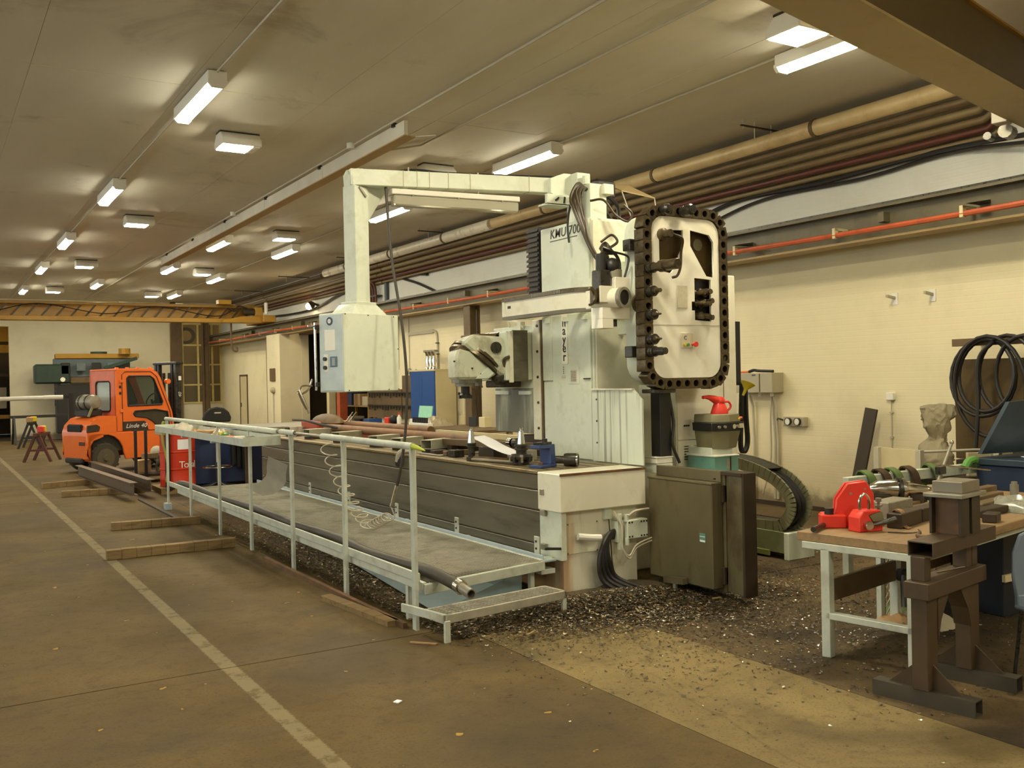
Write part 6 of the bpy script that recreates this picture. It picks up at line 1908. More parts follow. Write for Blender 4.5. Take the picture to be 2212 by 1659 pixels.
MB().bar((2.80, 5.93, .006), (2.93, 5.78, .006), .03, .008).build('wood_splinter', BENCHW, None, 'pale wood splinter on the floor before the last railing post', 'scrap', smooth=0)
MB().obox((2.22, 4.88, .004), (.04, .035, .006), R(30)).build('paper_scrap', PAPER, None, 'tiny white paper scrap on the open floor', 'scrap', smooth=0)

# ---- far wall: drill, trestles, pole
rd = thing('radial_drill', 'dark green radial drilling machine against the far wall', 'machine', (5.0, 36.6, 0))
MB().cyl((5.3, 36.7, .2), (5.3, 36.7, 3.1), .28, n=16).build('column', GREENOLD, rd)
MB().box(4.2, 6.2, 36.2, 37.3, 0, .25).build('base', GREENOLD, rd, bevel=.02)
MB().box(3.85, 6.6, 36.35, 36.7, 2.85, 3.02).build('top_rail', YELLOW, rd, bevel=.02)
MB().box(3.8, 6.3, 36.4, 36.75, 2.2, 2.85).build('arm', mat('drill_grey', (84, 96, 100), .5), rd, bevel=.02)
MB().box(3.18, 4.3, 36.2, 36.8, 1.98, 2.66).build('head', GREENOLD, rd, bevel=.06)
MB().box(4.3, 6.4, 36.35, 36.6, 1.98, 2.2).build('lower_rail', BROWNST, rd, bevel=.02)
MB().cyl((3.9, 36.4, 1.2), (3.9, 36.4, 2.0), .1, n=12).build('spindle', DARKSTEEL, rd)
MB().box(3.85, 5.1, 36.25, 36.75, .25, 1.95).build('gear_cabinet', BLACKPL, rd, bevel=.03)
MB().cyl((4.05, 36.15, 2.12), (4.05, 36.22, 2.12), .08, n=12).build('round_lamp', WHITE, rd)
for k in range(4):
    MB().box(4.0 + .5 * k, 4.3 + .5 * k, 36.2, 36.3, 2.3 + .1 * (k % 2), 2.7).build('gear_box', mat('drill_pale', (96, 106, 104), .5) if k % 2 else BLACKPL, rd, bevel=.02)
MB().bar((5.4, 36.2, 2.5), (6.5, 36.2, 2.85), .1, .12).build('feed_rod', GREENOLD, rd)
MB().cyl((6.1, 36.3, 3.0), (6.1, 36.3, 3.2), .2, n=10).build('top_motor', YELLOW, rd)


def trestle(name, label, x, y, rz, L, h, m):
    t = thing(name, label, 'trestle', (x, y, 0))
    M_ = Matrix.Translation((x, y, 0)) @ Matrix.Rotation(rz, 4, 'Z')
    MB(M_).box(-L / 2, L / 2, -.05, .05, h - .09, h).build('top_beam', m, t, bevel=.005)
    for a in (-L / 2 + .12, L / 2 - .12):
        for b in (-1, 1):
            MB(M_).bar((a, b * .04, h - .06), (a, b * .32, .0), .06, .06).build('leg', m, t, smooth=0)
        MB(M_).bar((a, -.2, h * .4), (a, .2, h * .4), .05, .05).build('tie', m, t, smooth=0)
    return t


trestle('saw_trestle', 'red-brown trestle on the floor left of the forklift', 2.45, 26.4, R(65), .9, .72, PIPEDK)
trestle('saw_trestle', 'dark trestle standing before the far wall, left of the drill', 2.75, 32.6, R(75), 1.0, .8, BLACKPL)
trestle('long_trestle', 'long dark trestle bench along the far wall', 3.6, 35.0, R(5), 2.6, .95, BLACKPL)
random.seed(5)
for k, (lb, m_, x_, y_, z_) in enumerate((('red clamp on the dark far trestle', RED, 2.70, 32.5, .8), ('yellow clamp on the dark far trestle', FUNNEL, 2.82, 32.8, .8), ('brown block on the dark far trestle', CARD, 2.66, 32.2, .8),
                                          ('red block on the red-brown trestle', RED, 2.42, 26.3, .72), ('yellow block on the red-brown trestle', FUNNEL, 2.5, 26.6, .72))):
    MB().obox((x_, y_, z_ + .08), (.16, .14, .16), .4 * k).build('clamp', m_, None, lb, 'clamp', bevel=.02)
bp = thing('barrier_pole', 'long pale pole at the left edge behind the forklift', 'pole', (.6, 24.5, 0))
MB().cyl((-2.2, 24.6, 1.55), (2.35, 24.6, 1.60), .05, n=12).build('pole', PIPEWHT, bp)
MB().box(-1.6, -1.5, 24.5, 24.7, 0, 1.5).build('stand', RAILP, bp, smooth=0)
MB().cyl((2.35, 24.6, 1.60), (2.75, 24.6, 1.60), .055, n=12).build('pole_end', PIPEWHT, bp)
MB().box(2.86, 2.96, 24.5, 24.7, 0, 1.7).bar((2.7, 24.6, 1.60), (2.95, 24.6, 1.60), .06, .06).build('post', BLACKPL, bp, smooth=0)
for nm, lb, x_, y_, z_ in (('store_fill', 'added dim fill light in the store beyond the wall opening', 12.0, 25.5, 3.4), ('bay_fill', 'added fill light in the bay beyond the far left doorway', .6, 40.0, 4.5), ('office_fill', 'added dim fill light in the room behind the far glazing', 8.9, 39.2, 4.5)):  # unseen fill lights, added to brighten the side rooms
    t = thing(nm, lb, 'lamp', (x_, y_, z_))
    MB().box(x_ - .6, x_ + .6, y_ - .08, y_ + .08, z_, z_ + .08).build('housing', LAMPBODY, t, smooth=0)
    MB().box(x_ - .55, x_ + .55, y_ - .07, y_ + .07, z_ - .03, z_).build('diffuser', ROOMGLOW if nm == 'store_fill' else (BAYGLOW if nm == 'bay_fill' else OFFGLOW), t, smooth=0)
# bay beyond the left doorway
rk = thing('pallet_rack', 'rack with orange beams beyond the far left doorway', 'rack', (1.6, 40.5, 0))
for z_, m_, h_ in ((3.62, YELLOW, .62), (3.2, YELLOW, .3), (2.3, DKBROWN, .12), (.72, YELLOW, .14)):
    MB().box(-.6, 2.9, 40.4, 40.5, z_, z_ + h_).build('beam', m_, rk, smooth=0)
for x_ in (.2, 1.5, 2.85):
    MB().box(x_, x_ + .1, 40.5, 40.6, 0, 4.3).build('upright', BLUEDK, rk, smooth=0)
for x_ in (.3, 1.2, 1.9):
    MB().box(x_, x_ + .7, 40.6, 41.2, 1.1, 1.9).build('stored_box', GREYBOX, rk, bevel=.01)

# ---- cabinet, tool boards, store beyond the opening
bc = thing('blue_cabinet', 'tall cabinet with two blue doors and beige side by the right wall', 'cabinet', (9.57, 18.8, 0))
MB().box(9.33, 9.83, 18.2, 19.4, .05, 2.05).build('carcass', BEIGE, bc, bevel=.006)
for y0, y1 in ((18.215, 18.795), (18.805, 19.385)):
    MB().box(9.30, 9.33, y0, y1, .07, 2.02).build('door', BLUE, bc, bevel=.006)
MB().cyl((9.28, 18.84, 1.02), (9.30, 18.84, 1.02), .018, n=10).build('lock', CHROME, bc)
MB().box(9.29, 9.84, 18.19, 19.41, 2.02, 2.06).build('top', BEIGE, bc, bevel=.004)
for k in range(3):
    t = thing('metal_stand', ('bright metal fitting standing leftmost on the blue cabinet', 'bright metal fitting in the middle on the blue cabinet', 'bright metal fitting rightmost on the blue cabinet')[k], 'fitting', (9.6, 19.1 - .16 * k, 2.06))
    MB().lathe([(.07, 0), (.05, .04), (.03, .1), (.06, .2), (.035, .28), (.05, .36), (.07, .40)], (9.6, 19.1 - .16 * k, 2.06), (9.6, 19.1 - .16 * k, 9), 12).build('stem', CHROME, t)
    MB().obox((9.6, 19.1 - .16 * k, 2.47), (.12, .16, .05), .3).build('head', STEEL, t, bevel=.008)
tbn = thing('tool_board', 'brown tool board with rows of hanging tools left of the blue cabinet', 'board', (9.8, 21.3, .7))
MB().box(9.80, 9.86, 19.9, 20.9, .9, 1.95).build('panel', BROWNST, tbn, smooth=0)
MB().box(9.80, 9.86, 20.95, 23.0, .9, 1.62).build('panel', BROWNST, tbn, smooth=0)
for z_ in (1.20, 1.52):
    MB().box(9.765, 9.80, 19.95, 22.95, z_, z_ + .03).build('tool_rail', BLACKPL, tbn, smooth=0)
for k in range(18):
    for z_ in (1.20, 1.52):
        hh = .06 + .06 * random.random()
        MB().box(9.755, 9.775, 20.0 + .165 * k, 20.04 + .165 * k, z_ - hh, z_).build('hanging_tool', DARKSTEEL, tbn, smooth=0)
for k in range(3):
    MB().ring((9.79, 20.1 + .26 * k, 2.0), (9.80, 20.1 + .26 * k, 2.0), .09, .07, 12).build('ring_tool', DARKSTEEL, tbn)
for k, (x_, y_) in enumerate(((10.9, 23.6), (10.9, 26.0), (12.6, 24.5), (12.6, 27.5))):
    t = thing('store_shelf', ('store shelf with boxes just inside the opening, near end', 'store shelf with boxes just inside the opening, far end', 'store shelf at the back of the opening, near end', 'store shelf at the back of the opening, far end')[k], 'shelf', (x_, y_, 0))
    for xx in (-.22, .22):
        for yy in (-1.0, 1.0):
            MB().box(x_ + xx - .03, x_ + xx + .03, y_ + yy - .03, y_ + yy + .03, 0, 2.2).build('upright', YELLOW if k % 2 else CONDUCT, t, smooth=0)
    for z_ in (.5, 1.1, 1.7, 2.15):
        MB().box(x_ - .25, x_ + .25, y_ - 1.05, y_ + 1.05, z_, z_ + .04).build('board', BENCHW, t, smooth=0)
    for q in range(9):
        zz = (.54, 1.14, 1.74)[q % 3]
        yy = y_ - .9 + .62 * (q // 3)
        MB().box(x_ - .2, x_ + .2, yy, yy + .45, zz, zz + .2 + .2 * random.random()).build('stored_box', (CARD, DKBROWN, GREYBOX, BLUEDK, BLACKPL)[(q + k) % 5], t, bevel=.01)
pst = MB().box(10.16, 10.4, 25.9, 26.15, 0, 3.4).build('store_post', CONDUCT, None, 'orange-red post standing in the wall opening', 'post', bevel=.01)
pst = MB().box(10.14, 10.36, 26.7, 26.9, 0, 3.4).build('store_post', BEIGE, None, 'beige post beside the orange-red post in the wall opening', 'post', bevel=.01)
MB().box(9.82, 10.02, 22.7, 28.3, 3.3, 3.38).build('lintel', BROWNST, None, 'brown steel lintel over the wall opening', 'lintel', smooth=0)
MB().obox((9.45, 21.9, .45), (.35, .35, .9)).build('blue_crate', BLUE, None, 'small blue crate before the tool board', 'crate', bevel=.01)

# ---- background bench with small things
nb = thing('side_bench', 'pale side bench with small items behind the long table', 'bench', (8.0, 15, 0))
MB().box(7.6, 8.35, 13.4, 17.3, .93, .98).build('top', BROWNST, nb, bevel=.004)
for x_, y_ in ((7.65, 13.5), (8.28, 13.5), (7.65, 17.2), (8.28, 17.2)):
    MB().box(x_ - .04, x_ + .04, y_ - .04, y_ + .04, 0, .93).build('leg', BEIGE, nb, smooth=0)
MB().box(7.62, 8.3, 13.45, 17.2, .35, .38).build('shelf', BEIGE, nb, smooth=0)
Z = .982


def px_item(o):
    return o


t = thing('card_box', 'small white box with mint card standing behind it', 'box', (8.0, 16.3, Z))
MB().box(7.85, 8.05, 16.0, 16.45, Z, 1.09).build('box', WHITEPL, t, bevel=.004)
MB().box(7.845, 7.852, 16.1, 16.3, 1.02, 1.06).build('label', CONDUCT, t, smooth=0)
MB().obox((8.12, 16.3, 1.16), (.02, .55, .34), 0, 0, R(8)).build('mint_card', MINTCARD, t, smooth=0)
rag('clear_bag', 'crumpled clear plastic bag on the side bench', 7.95, 15.55, Z, .42, BAG, .5)
t = thing('spray_bottle', 'white bottle with red cap on the side bench', 'bottle', (7.8, 16.8, Z))
MB().lathe([(.045, 0), (.045, .12), (.02, .16), (.02, .18)], (7.8, 16.8, Z), (7.8, 16.8, 9), 12).build('body', WHITEPL, t)
MB().cyl((7.8, 16.8, Z + .18), (7.8, 16.8, Z + .22), .022, n=10).build('cap', RED, t)
MB().ball((7.8, 17.05, Z + .08), .09, n=10, m=6).build('dark_roll', BLACK, None, 'dark round roll beside the white bottle', 'roll')
MB().box(7.7, 7.95, 17.1, 17.28, Z, Z + .12).build('red_box', RED, None, 'red box at the far end of the side bench', 'box', bevel=.01)
t = thing('bit_holder', 'white holder with dark bits at the edge of the side bench', 'holder', (7.7, 15.9, Z))
MB().box(7.62, 7.72, 15.2, 16.0, Z, Z + .06).build('base', WHITEPL, t, bevel=.004)
for k in range(7):
    MB().cyl((7.67, 15.35 + .09 * k, Z + .06), (7.67, 15.35 + .09 * k, Z + .16), .025, n=8).build('bit', BLACKPL, t)
MB().obox((8.2, 14.6, Z + .09), (.02, .2, .17), .2).build('dark_sign', BLACKPL, None, 'small dark plate standing on the side bench', 'plate', bevel=.003)
MB().box(8.15, 8.3, 14.1, 14.3, Z, Z + .18).build('beige_box', BEIGE, None, 'beige box at the near end of the side bench', 'box', bevel=.006)
t = thing('brush_log', 'rough brown bundle lying on a pale bar in front of the side bench', 'bundle', (7.2, 12.6, .8))
MB().box(6.95, 7.03, 11.0, 13.6, .95, 1.02).build('bar', BEIGE, t, smooth=0)
MB().box(6.94, 7.04, 13.5, 13.6, 0, .95).box(6.94, 7.04, 11.0, 11.1, 0, .95).build('stand', BEIGE, t, smooth=0)
MB().tube([(7.15, 11.6 + .2 * k, .87 + .02 * math.sin(k * 2.1)) for k in range(10)], [.07, .09, .08, .095, .08, .09, .085, .095, .08, .06], 10).build('bundle', TIMBER, t)
MB().box(7.05, 7.25, 11.3, 11.4, 0, .8).box(7.05, 7.25, 13.3, 13.4, 0, .8).build('rest', BEIGE, t, smooth=0)
t = thing('leaning_bar', 'dark bar leaning against the brown column behind the head', 'bar', (8.9, 15.2, 0))
MB().bar((8.35, 14.6, .0), (9.26, 16.45, 1.62), .06, .05).build('bar', DKBROWN, t, smooth=0)
t = thing('crane_hook_rod', 'thin rod with a hooked top hanging on the brown column', 'rod', (9.5, 16.5, .3))
MB().tube(bez([(9.3, 16.3, .3), (9.3, 16.3, 1.2), (9.3, 16.3, 1.55), (9.3, 16.23, 1.72), (9.3, 16.15, 1.66)]), .018, 6).build('rod', DKBROWN, t)
MB().tube([(9.32, 16.35, 1.7), (9.32, 16.35, 3.2)], .012, 6).build('hanging_rope', OILCABLE, t)
so = thing('wall_socket', 'black and white wall socket with cord left of the brown column', 'socket', (9.86, 17.95, 1.3))
MB().box(9.83, 9.88, 17.85, 18.1, 1.48, 1.56).build('box', WHITEPL, so, bevel=.006)
MB().cyl((9.80, 18.05, 1.52), (9.83, 18.05, 1.52), .03, n=10).build('plug', BLACK, so)
MB().tube(bez([(9.81, 18.05, 1.5), (9.8, 18.08, 1.2), (9.82, 18.02, 1.05)]), .008, 5).tube([(9.86, 17.9, 1.48), (9.86, 17.9, 1.05)], .008, 5).build('cord', GREYCOND, so)
MB().box(9.80, 9.88, 17.8, 18.02, .85, 1.05).build('switch_box', BEIGE, None, 'beige switch box low on the wall left of the brown column', 'box', bevel=.008)
MB().box(9.86, 9.875, 17.5, 17.56, 1.33, 1.38).build('red_button', RED, None, 'small red button on the wall beside the brown column', 'button', bevel=.004)
ctry = thing('cable_duct', 'thin cable duct on the wall above the blue cabinet', 'conduit', (9.86, 20, 2.6))
MB().box(9.84, 9.88, 19.3, 20.6, 2.9, 2.98).build('duct', GREYBOX, ctry, smooth=0)
MB().tube(bez([(9.86, 19.4, 2.95), (9.86, 19.15, 2.9), (9.86, 19.1, 2.6), (9.86, 19.1, 2.05)]), .03, 6).build('drop_pipe', GREYCOND, ctry)
MB().tube([(9.865, 21.2, 3.4), (9.865, 21.2, 2.1)], .01, 5).tube([(9.865, 20.6, 3.4), (9.865, 20.6, 2.0)], .008, 5).build('wire', GREYCOND, ctry)
MB().box(9.84, 9.88, 20.56, 20.64, 1.98, 2.12).build('pull_switch', GREYBOX, ctry, bevel=.004)
for z_ in (2.4, 2.65):
    MB().box(9.80, 9.88, 19.05, 19.1, z_, z_ + .02).build('hook', DARKSTEEL, ctry, smooth=0)
t = thing('pier_switch', 'old broken switch box on the white pier', 'switch', (9.18, 29.0, 1.9))
MB().box(9.15, 9.199, 28.75, 29.2, 1.9, 2.3).build('box', BROWNST, t, bevel=.01)
MB().ball((9.16, 28.9, 1.62), .1, n=8, m=6).build('socket', GREYBOX, t)
MB().tube([(9.19, 28.95, 1.6), (9.19, 28.95, .5)], .03, 6).build('conduit', GREYCOND, t)


# ================================================================ RIGHT SIDE: WALL THINGS AND BENCH
wc = thing('wall_enclosure', 'pale grey electrical enclosure on the right wall beside the cabinet', 'box', (9.75, 9.3, 1.55))
MB().box(9.66, 9.88, 8.98, 9.72, 1.55, 1.82).build('body', GREYBOX, wc, bevel=.006)
MB().box(9.652, 9.66, 9.2, 9.21, 1.56, 1.81).build('door_gap', BROWNST, wc, smooth=0)
MB().box(9.653, 9.66, 9.28, 9.34, 1.785, 1.80).build('plate', BLUEDK, wc, smooth=0)
for y_ in (9.08, 9.3, 9.5):
    MB().cyl((9.76, y_, 1.50), (9.76, y_, 1.55), .022, n=8).build('gland', WHITEPL, wc)
for y_ in (9.07, 9.12, 9.5):
    MB().tube([(9.78, y_, 1.5), (9.83, y_, 1.35), (9.85, y_, .9), (9.85, y_ + .02, .1)], .018, 6).build('cable', GREYCOND, wc)
MB().tube(bez([(9.77, 9.1, 1.5), (9.8, 9.15, 1.2), (9.84, 9.2, .6), (9.84, 9.35, .15)]), .012, 6).build('loose_cable', GREYCOND, wc)
t = thing('tool_bundle', 'orange and black tools lying on the wall enclosure', 'tool', (9.75, 9.4, 1.82))
MB().tube([(9.75, 9.7, 1.835), (9.75, 9.48, 1.84)], .016, 6).build('handle', mat('orange_grip', (220, 110, 50), .5), t)
MB().tube(bez([(9.75, 9.48, 1.84), (9.74, 9.38, 1.86), (9.75, 9.3, 1.85), (9.76, 9.05, 1.84)]), .022, 6).build('cable_roll', BLACK, t)
ws = thing('wall_sockets', 'grey twin socket panel on the right wall', 'socket', (9.86, 8.75, 1.1))
MB().box(9.80, 9.88, 8.57, 8.93, 1.10, 1.225).build('panel', GREYBOX, ws, bevel=.006)
for y_ in (8.67, 8.83):
    MB().cyl((9.77, y_, 1.165), (9.80, y_, 1.165), .045, n=16).cyl((9.768, y_, 1.165), (9.772, y_, 1.165), .03, n=12).build('socket_face', WHITEPL, ws)
    MB().ring((9.765, y_, 1.165), (9.80, y_, 1.165), .052, .044, 16).build('socket_ring', DARKSTEEL, ws)
MB().tube(bez([(9.80, 8.93, 1.18), (9.79, 9.0, 1.2), (9.82, 9.05, 1.18)], 5), .012, 6).build('cord', DARKSTEEL, ws)
wb_ = thing('light_switch', 'small cream switch box with thin conduit on the right wall', 'switch', (9.86, 7.3, .3))
MB().box(9.83, 9.88, 7.24, 7.34, 1.46, 1.55).build('box', WHITEPL, wb_, bevel=.005)
MB().tube([(9.865, 7.29, 1.46), (9.865, 7.29, .1)], .008, 6).build('conduit', GREYCOND, wb_)
for z_ in (.5, 1.0, 1.3):
    MB().box(9.85, 9.88, 7.27, 7.31, z_, z_ + .02).build('clip', GREYCOND, wb_, smooth=0)
lk_ = MB().bar((9.72, 7.46, 1.36), (9.55, 7.66, -.0), .03, .17, (0, 1, .15)).build('leaning_plank', DKBROWN, None, 'dark brown steel plank leaning against the right wall', 'plank', bevel=.003)
for k, (y_, lb) in enumerate(((7.22, 'bent wall hook high on the wall, left of two'), (6.72, 'bent wall hook high on the wall, right of two'))):
    t = thing('wall_hook', lb, 'hook', (9.86, y_, 2.6))
    MB().bar((9.87, y_, 2.68), (9.72, y_, 2.70), .03, .03).build('pin', GREYBOX, t, smooth=0)
    MB().box(9.868, 9.88, y_ - .04, y_ + .04, 2.60, 2.74).build('plate', WHITEPL, t, smooth=0)
bp_ = MB().box(9.80, 9.84, 4.6, 6.42, .82, 1.92).build('brown_plate', PLATEBR, None, 'large brown steel plate leaning behind the hung cable coil', 'plate', bevel=.004)
t = thing('plate_stand', 'low timber support under the brown wall plate', 'support', (9.75, 5.6, 0))
MB().box(9.62, 9.86, 4.8, 5.0, 0, .82).box(9.62, 9.86, 6.1, 6.3, 0, .82).build('block', DKBROWN, t, smooth=0)
hb_ = thing('hose_bracket', 'brown angle bracket carrying the coiled hose on the wall', 'bracket', (9.7, 5.7, 2.08))
MB().box(9.55, 9.565, 5.0, 6.28, 2.07, 2.14).box(9.55, 9.62, 5.0, 6.28, 2.06, 2.07).build('angle', BROWNST, hb_, smooth=0)
MB().box(9.56, 9.88, 6.1, 6.14, 2.07, 2.12).box(9.56, 9.88, 5.1, 5.14, 2.07, 2.12).build('arm', BROWNST, hb_, smooth=0)
hc = thing('hose_coil', 'dark hose coiled in big loops on the wall bracket', 'hose', (9.55, 5.85, 1.2))
for k, (y_, z_, ry, rz_) in enumerate(((5.90, 1.72, .36, .41), (5.86, 1.74, .32, .38), (5.62, 1.75, .33, .40), (5.42, 1.73, .33, .41), (5.80, 1.62, .40, .53))):
    pts_ = [(9.50 + .035 * math.sin(R(a + 40 * k)) - .012 * k, y_ + ry * math.cos(R(a)), z_ + rz_ * math.sin(R(a))) for a in range(-90, 271, 15)]
    MB().tube(pts_, .022, 8).build('loop', CABLE, hc)
MB().tube(bez([(9.47, 5.75, 2.1), (9.46, 5.92, 1.9), (9.46, 5.93, 1.4), (9.46, 5.97, .9), (9.5, 5.98, .5)]), .022, 8).build('loose_end', CABLE, hc)

# ---- work bench
BM = Matrix.Translation((4.94, 3.42, 0)) @ Matrix.Rotation(R(10), 4, 'Z')
BI = BM.inverted()
wbn = thing('work_bench', 'work bench with thick wooden top and pale grey steel legs', 'bench', (6.2, 4.0, 0))
MB(BM).box(0, 2.9, 0, .86, .72, .78).build('bench_top', BENCHW, wbn, bevel=.005)
for a, b in ((.02, .10), (.02, .66), (1.0, .70), (2.75, .10), (2.75, .70)):
    MB(BM).box(a - .03, a + .03, b - .03, b + .03, 0, .69).build('leg', RAILP, wbn, bevel=.003)
MB(BM).box(-.01, .05, .07, .82, .675, .72).build('end_rail', RAILP, wbn, bevel=.003)
MB(BM).box(-.01, .05, .1, .66, .245, .285).build('end_tie', RAILP, wbn, bevel=.003)
MB(BM).box(.05, 2.7, .68, .71, .33, .47).build('back_board', BROWNST, wbn, bevel=.003)
for b in (.78, .04):
    MB(BM).box(0.05, 2.8, b, b + .04, .675, .72).build('rail', RAILP, wbn, bevel=.003)
MB(BM).box(.97, 1.06, .64, .76, 0, .015).build('foot_plate', RAILP, wbn, smooth=0)

TM = Matrix.Translation((4.83, 3.24, 0)) @ Matrix.Rotation(R(10), 4, 'Z')
ts = thing('steel_trestle', 'brown welded steel trestle with two long feet before the bench', 'trestle', (4.83, 3.24, 0))
TR_ = mat('trestle_brown', (82, 66, 47), .5, .25, .18, 5, dirt=(64, 52, 38), dirt_amt=.5)
for a in (-.27, .27):
    ft = MB(TM)
    ft.box(a - .045, a + .045, -.28, .28, 0, .006).box(a - .045, a + .045, -.28, .28, .079, .085).box(a - .045, a - .039, -.28, .28, .006, .079).box(a + .039, a + .045, -.28, .28, .006, .079)
    ft.build('foot', mat('trestle_foot_grey', (84, 78, 66), .45, .4, .15, 6), ts, smooth=0)
    MB(TM).box(a - .06, a + .06, -.045, .045, .085, .58).build('post', TR_, ts, bevel=.004)
    for s_ in (-1, 1):
        MB(TM).prism([(s_ * .045, .085), (s_ * .20, .085), (s_ * .045, .22)], 'x', a - .006, a + .006).build('gusset', TR_, ts, smooth=0)
    sgn = 1 if a < 0 else -1
    MB(TM).prism([(a + sgn * .06, .34), (a + sgn * .10, .45), (a + sgn * .20, .58), (a + sgn * .06, .58)], 'y', -.05, .05).build('arch_plate', TR_, ts, smooth=0)
MB(TM).box(-.36, .38, -.07, .07, .58, .67).build('beam', TR_, ts, bevel=.004)
for a in (-.28, .24, .32):
    MB(TM).box(a - .035, a + .035, -.03, .05, .67, .80).build('upright', TR_, ts, bevel=.003)
tb2 = MB(TM)
tb2.box(-.30, .52, -.07, .07, .80, .806).box(-.30, .52, -.07, .07, .874, .88).box(-.30, .52, -.07, -.064, .806, .874).box(-.30, .52, .064, .07, .806, .874)
tb2.build('top_tube', TR_, ts, smooth=0)
t = thing('steel_rod', 'thin bright rod lying on the trestle beam', 'rod', (5.0, 3.3, .67))
MB(TM).cyl((-.05, .03, .676), (.2, -.02, .676), .005, n=6).build('rod', CHROME, t)
# column block on the trestle tube
kb = thing('steel_column_block', 'short rusty steel column offcut with thick plates on top', 'block', (4.95, 3.27, .88))
KM = TM @ Matrix.Translation((.13, .0, .88))
for a in (-.07, .075):
    for e in (-.088, .074):
        MB(KM).box(a - .055, a + .055, e, e + .014, 0, .21).build('flange', DKBROWN, kb, smooth=0)
    MB(KM).box(a - .008, a + .008, -.074, .074, 0, .21).build('web', RUST, kb, smooth=0)
MB(KM).box(-.155, .17, -.11, .11, .21, .232).build('cap_plate', STEEL, kb, bevel=.003)
MB(KM).box(-.08, .15, -.08, .09, .232, .295).build('top_block', mat('saw_cut_steel', (140, 132, 116), .5, .5, .15, 5, dirt=(120, 82, 52), dirt_amt=.5), kb, bevel=.003)


def onb(x, y, rz=0.0, z=.781):
    return Matrix.Translation((x, y, z)) @ Matrix.Rotation(rz, 4, 'Z')


bigM = onb(5.16, 4.16, R(-40))
bl_ = thing('lifting_magnet', 'big red lifting clamp with tall chamfered plate on the bench', 'tool', (5.16, 4.16, .781))
MB(bigM).prism([(-.16, 0), (.16, 0), (.17, .08), (.165, .22), (.12, .30), (.0, .285), (-.07, .18), (-.08, .09), (-.16, .085)], 'y', .0, .045).build('side_plate', RED, bl_, bevel=.004)
MB(bigM).box(-.18, -.02, -.06, .06, 0, .085).build('base', RED, bl_, bevel=.006)
MB(bigM).prism([(-.16, 0), (.16, 0), (.17, .08), (.165, .22), (.12, .30), (.0, .285), (-.07, .18), (-.08, .09), (-.16, .085)], 'y', .09, .115).build('side_plate', RED, bl_, bevel=.004)
MB(bigM).cyl((-.12, .0, .085), (-.12, .0, .125), .03, n=12).build('knob', BLACKPL, bl_)
MB(bigM).cyl((.02, -.004, .22), (.02, .0, .22), .009, n=8).cyl((.11, -.004, .25), (.11, .0, .25), .007, n=8).build('rivet', STEEL, bl_)
t = thing('round_bar', 'dark round bar end sticking over the left bench edge', 'bar', (4.9, 4.2, .781))
MB().tube([(5.03, 4.24, .802), (4.80, 4.14, .802)], .018, 10).build('bar', DARKSTEEL, t)
smM = onb(5.12, 4.0, R(-12))
sl = thing('small_magnet', 'small red lifting magnet with bright shackle and lever', 'tool', (5.12, 4.0, .781))
MB(smM).prism([(-.085, 0), (.10, 0), (.10, .05), (.03, .045), (-.01, .105), (.09, .125), (.08, .135), (-.05, .135), (-.085, .09)], 'y', -.055, .055).build('body', RED, sl, bevel=.005)
MB(smM).prism([(.0, .10), (.03, .06), (.12, .06), (.105, .12), (.085, .128)], 'y', -.048, .048).build('grey_face', OLIVE, sl, bevel=.003)
MB(smM).tube(bez([(-.035, .0, .12), (-.035, .0, .20), (0, .0, .235), (.035, 0, .20), (.035, 0, .12)]), .010, 8).build('shackle', CHROME, sl)
MB(smM).lathe([(.028, 0), (.03, .03), (.026, .035)], (-.03, -.055, .045), (-.03, -1, .045), 14).build('lever_boss', CHROME, sl)
MB(smM).tube([(-.03, -.075, .045), (.06, -.085, .055), (.17, -.085, .075)], [.010, .012, .018], 8).build('lever', DARKSTEEL, sl)
items = [
    ('steel_block', 'long grey steel block behind the red magnets', 5.82, 4.32, 10, (.36, .15, .11), STEEL),
    ('steel_block', 'dark oily steel block in the middle of the bench', 5.50, 3.98, 14, (.34, .10, .095), DKBROWN),
    ('steel_block', 'second dark block behind the rusty column offcut', 5.86, 4.06, 10, (.34, .10, .09), DKBROWN),
    ('flat_plate', 'thin brown plate at the back of the bench', 6.2, 4.55, 12, (.5, .16, .03), BROWNST),
    ('flat_plate', 'stacked flat brown bar right of the grey block', 6.15, 4.28, 8, (.42, .1, .05), BROWNST),
    ('flat_plate', 'flat bar in the row on the right of the bench, nearest', 6.35, 3.92, 6, (.40, .10, .05), DKBROWN),
    ('flat_plate', 'flat bar in the row on the right of the bench, second', 6.6, 4.08, 12, (.42, .09, .06), BROWNST),
    ('flat_plate', 'flat bar in the row on the right of the bench, third', 6.85, 4.26, 8, (.5, .08, .07), BROWNST),
    ('flat_plate', 'flat bar farthest back on the right of the bench', 7.15, 4.55, 10, (.8, .08, .06), BROWNST),
    ('small_block', 'small dark six-sided block at the bench edge', 6.06, 3.72, 20, (.14, .09, .06), DKBROWN),
    ('small_block', 'orange rusty block against the column offcut', 5.60, 3.62, 12, (.12, .06, .04), RUST),
]
for nm, lb, x_, y_, rz_, s_, m_ in items:
    MB(onb(x_, y_, R(rz_))).box(-s_[0] / 2, s_[0] / 2, -s_[1] / 2, s_[1] / 2, 0, s_[2]).build(nm, m_, None, lb, 'block', bevel=.005)
t = thing('strap', 'worn leather strap hanging over the dark oily block', 'strap', (5.42, 3.96, .781))
MB().ribbon(bez([(5.44, 4.06, .80), (5.42, 4.0, .885), (5.41, 3.93, .882), (5.40, 3.91, .80), (5.39, 3.86, .786)]), .05, .006, (.97, .24, 0)).build('strap', mat('strap_brown', (150, 112, 72), .6), t)
t = thing('taper_tool', 'bright chrome taper arbor lying across the bench', 'tool', (6.4, 4.5, .781))
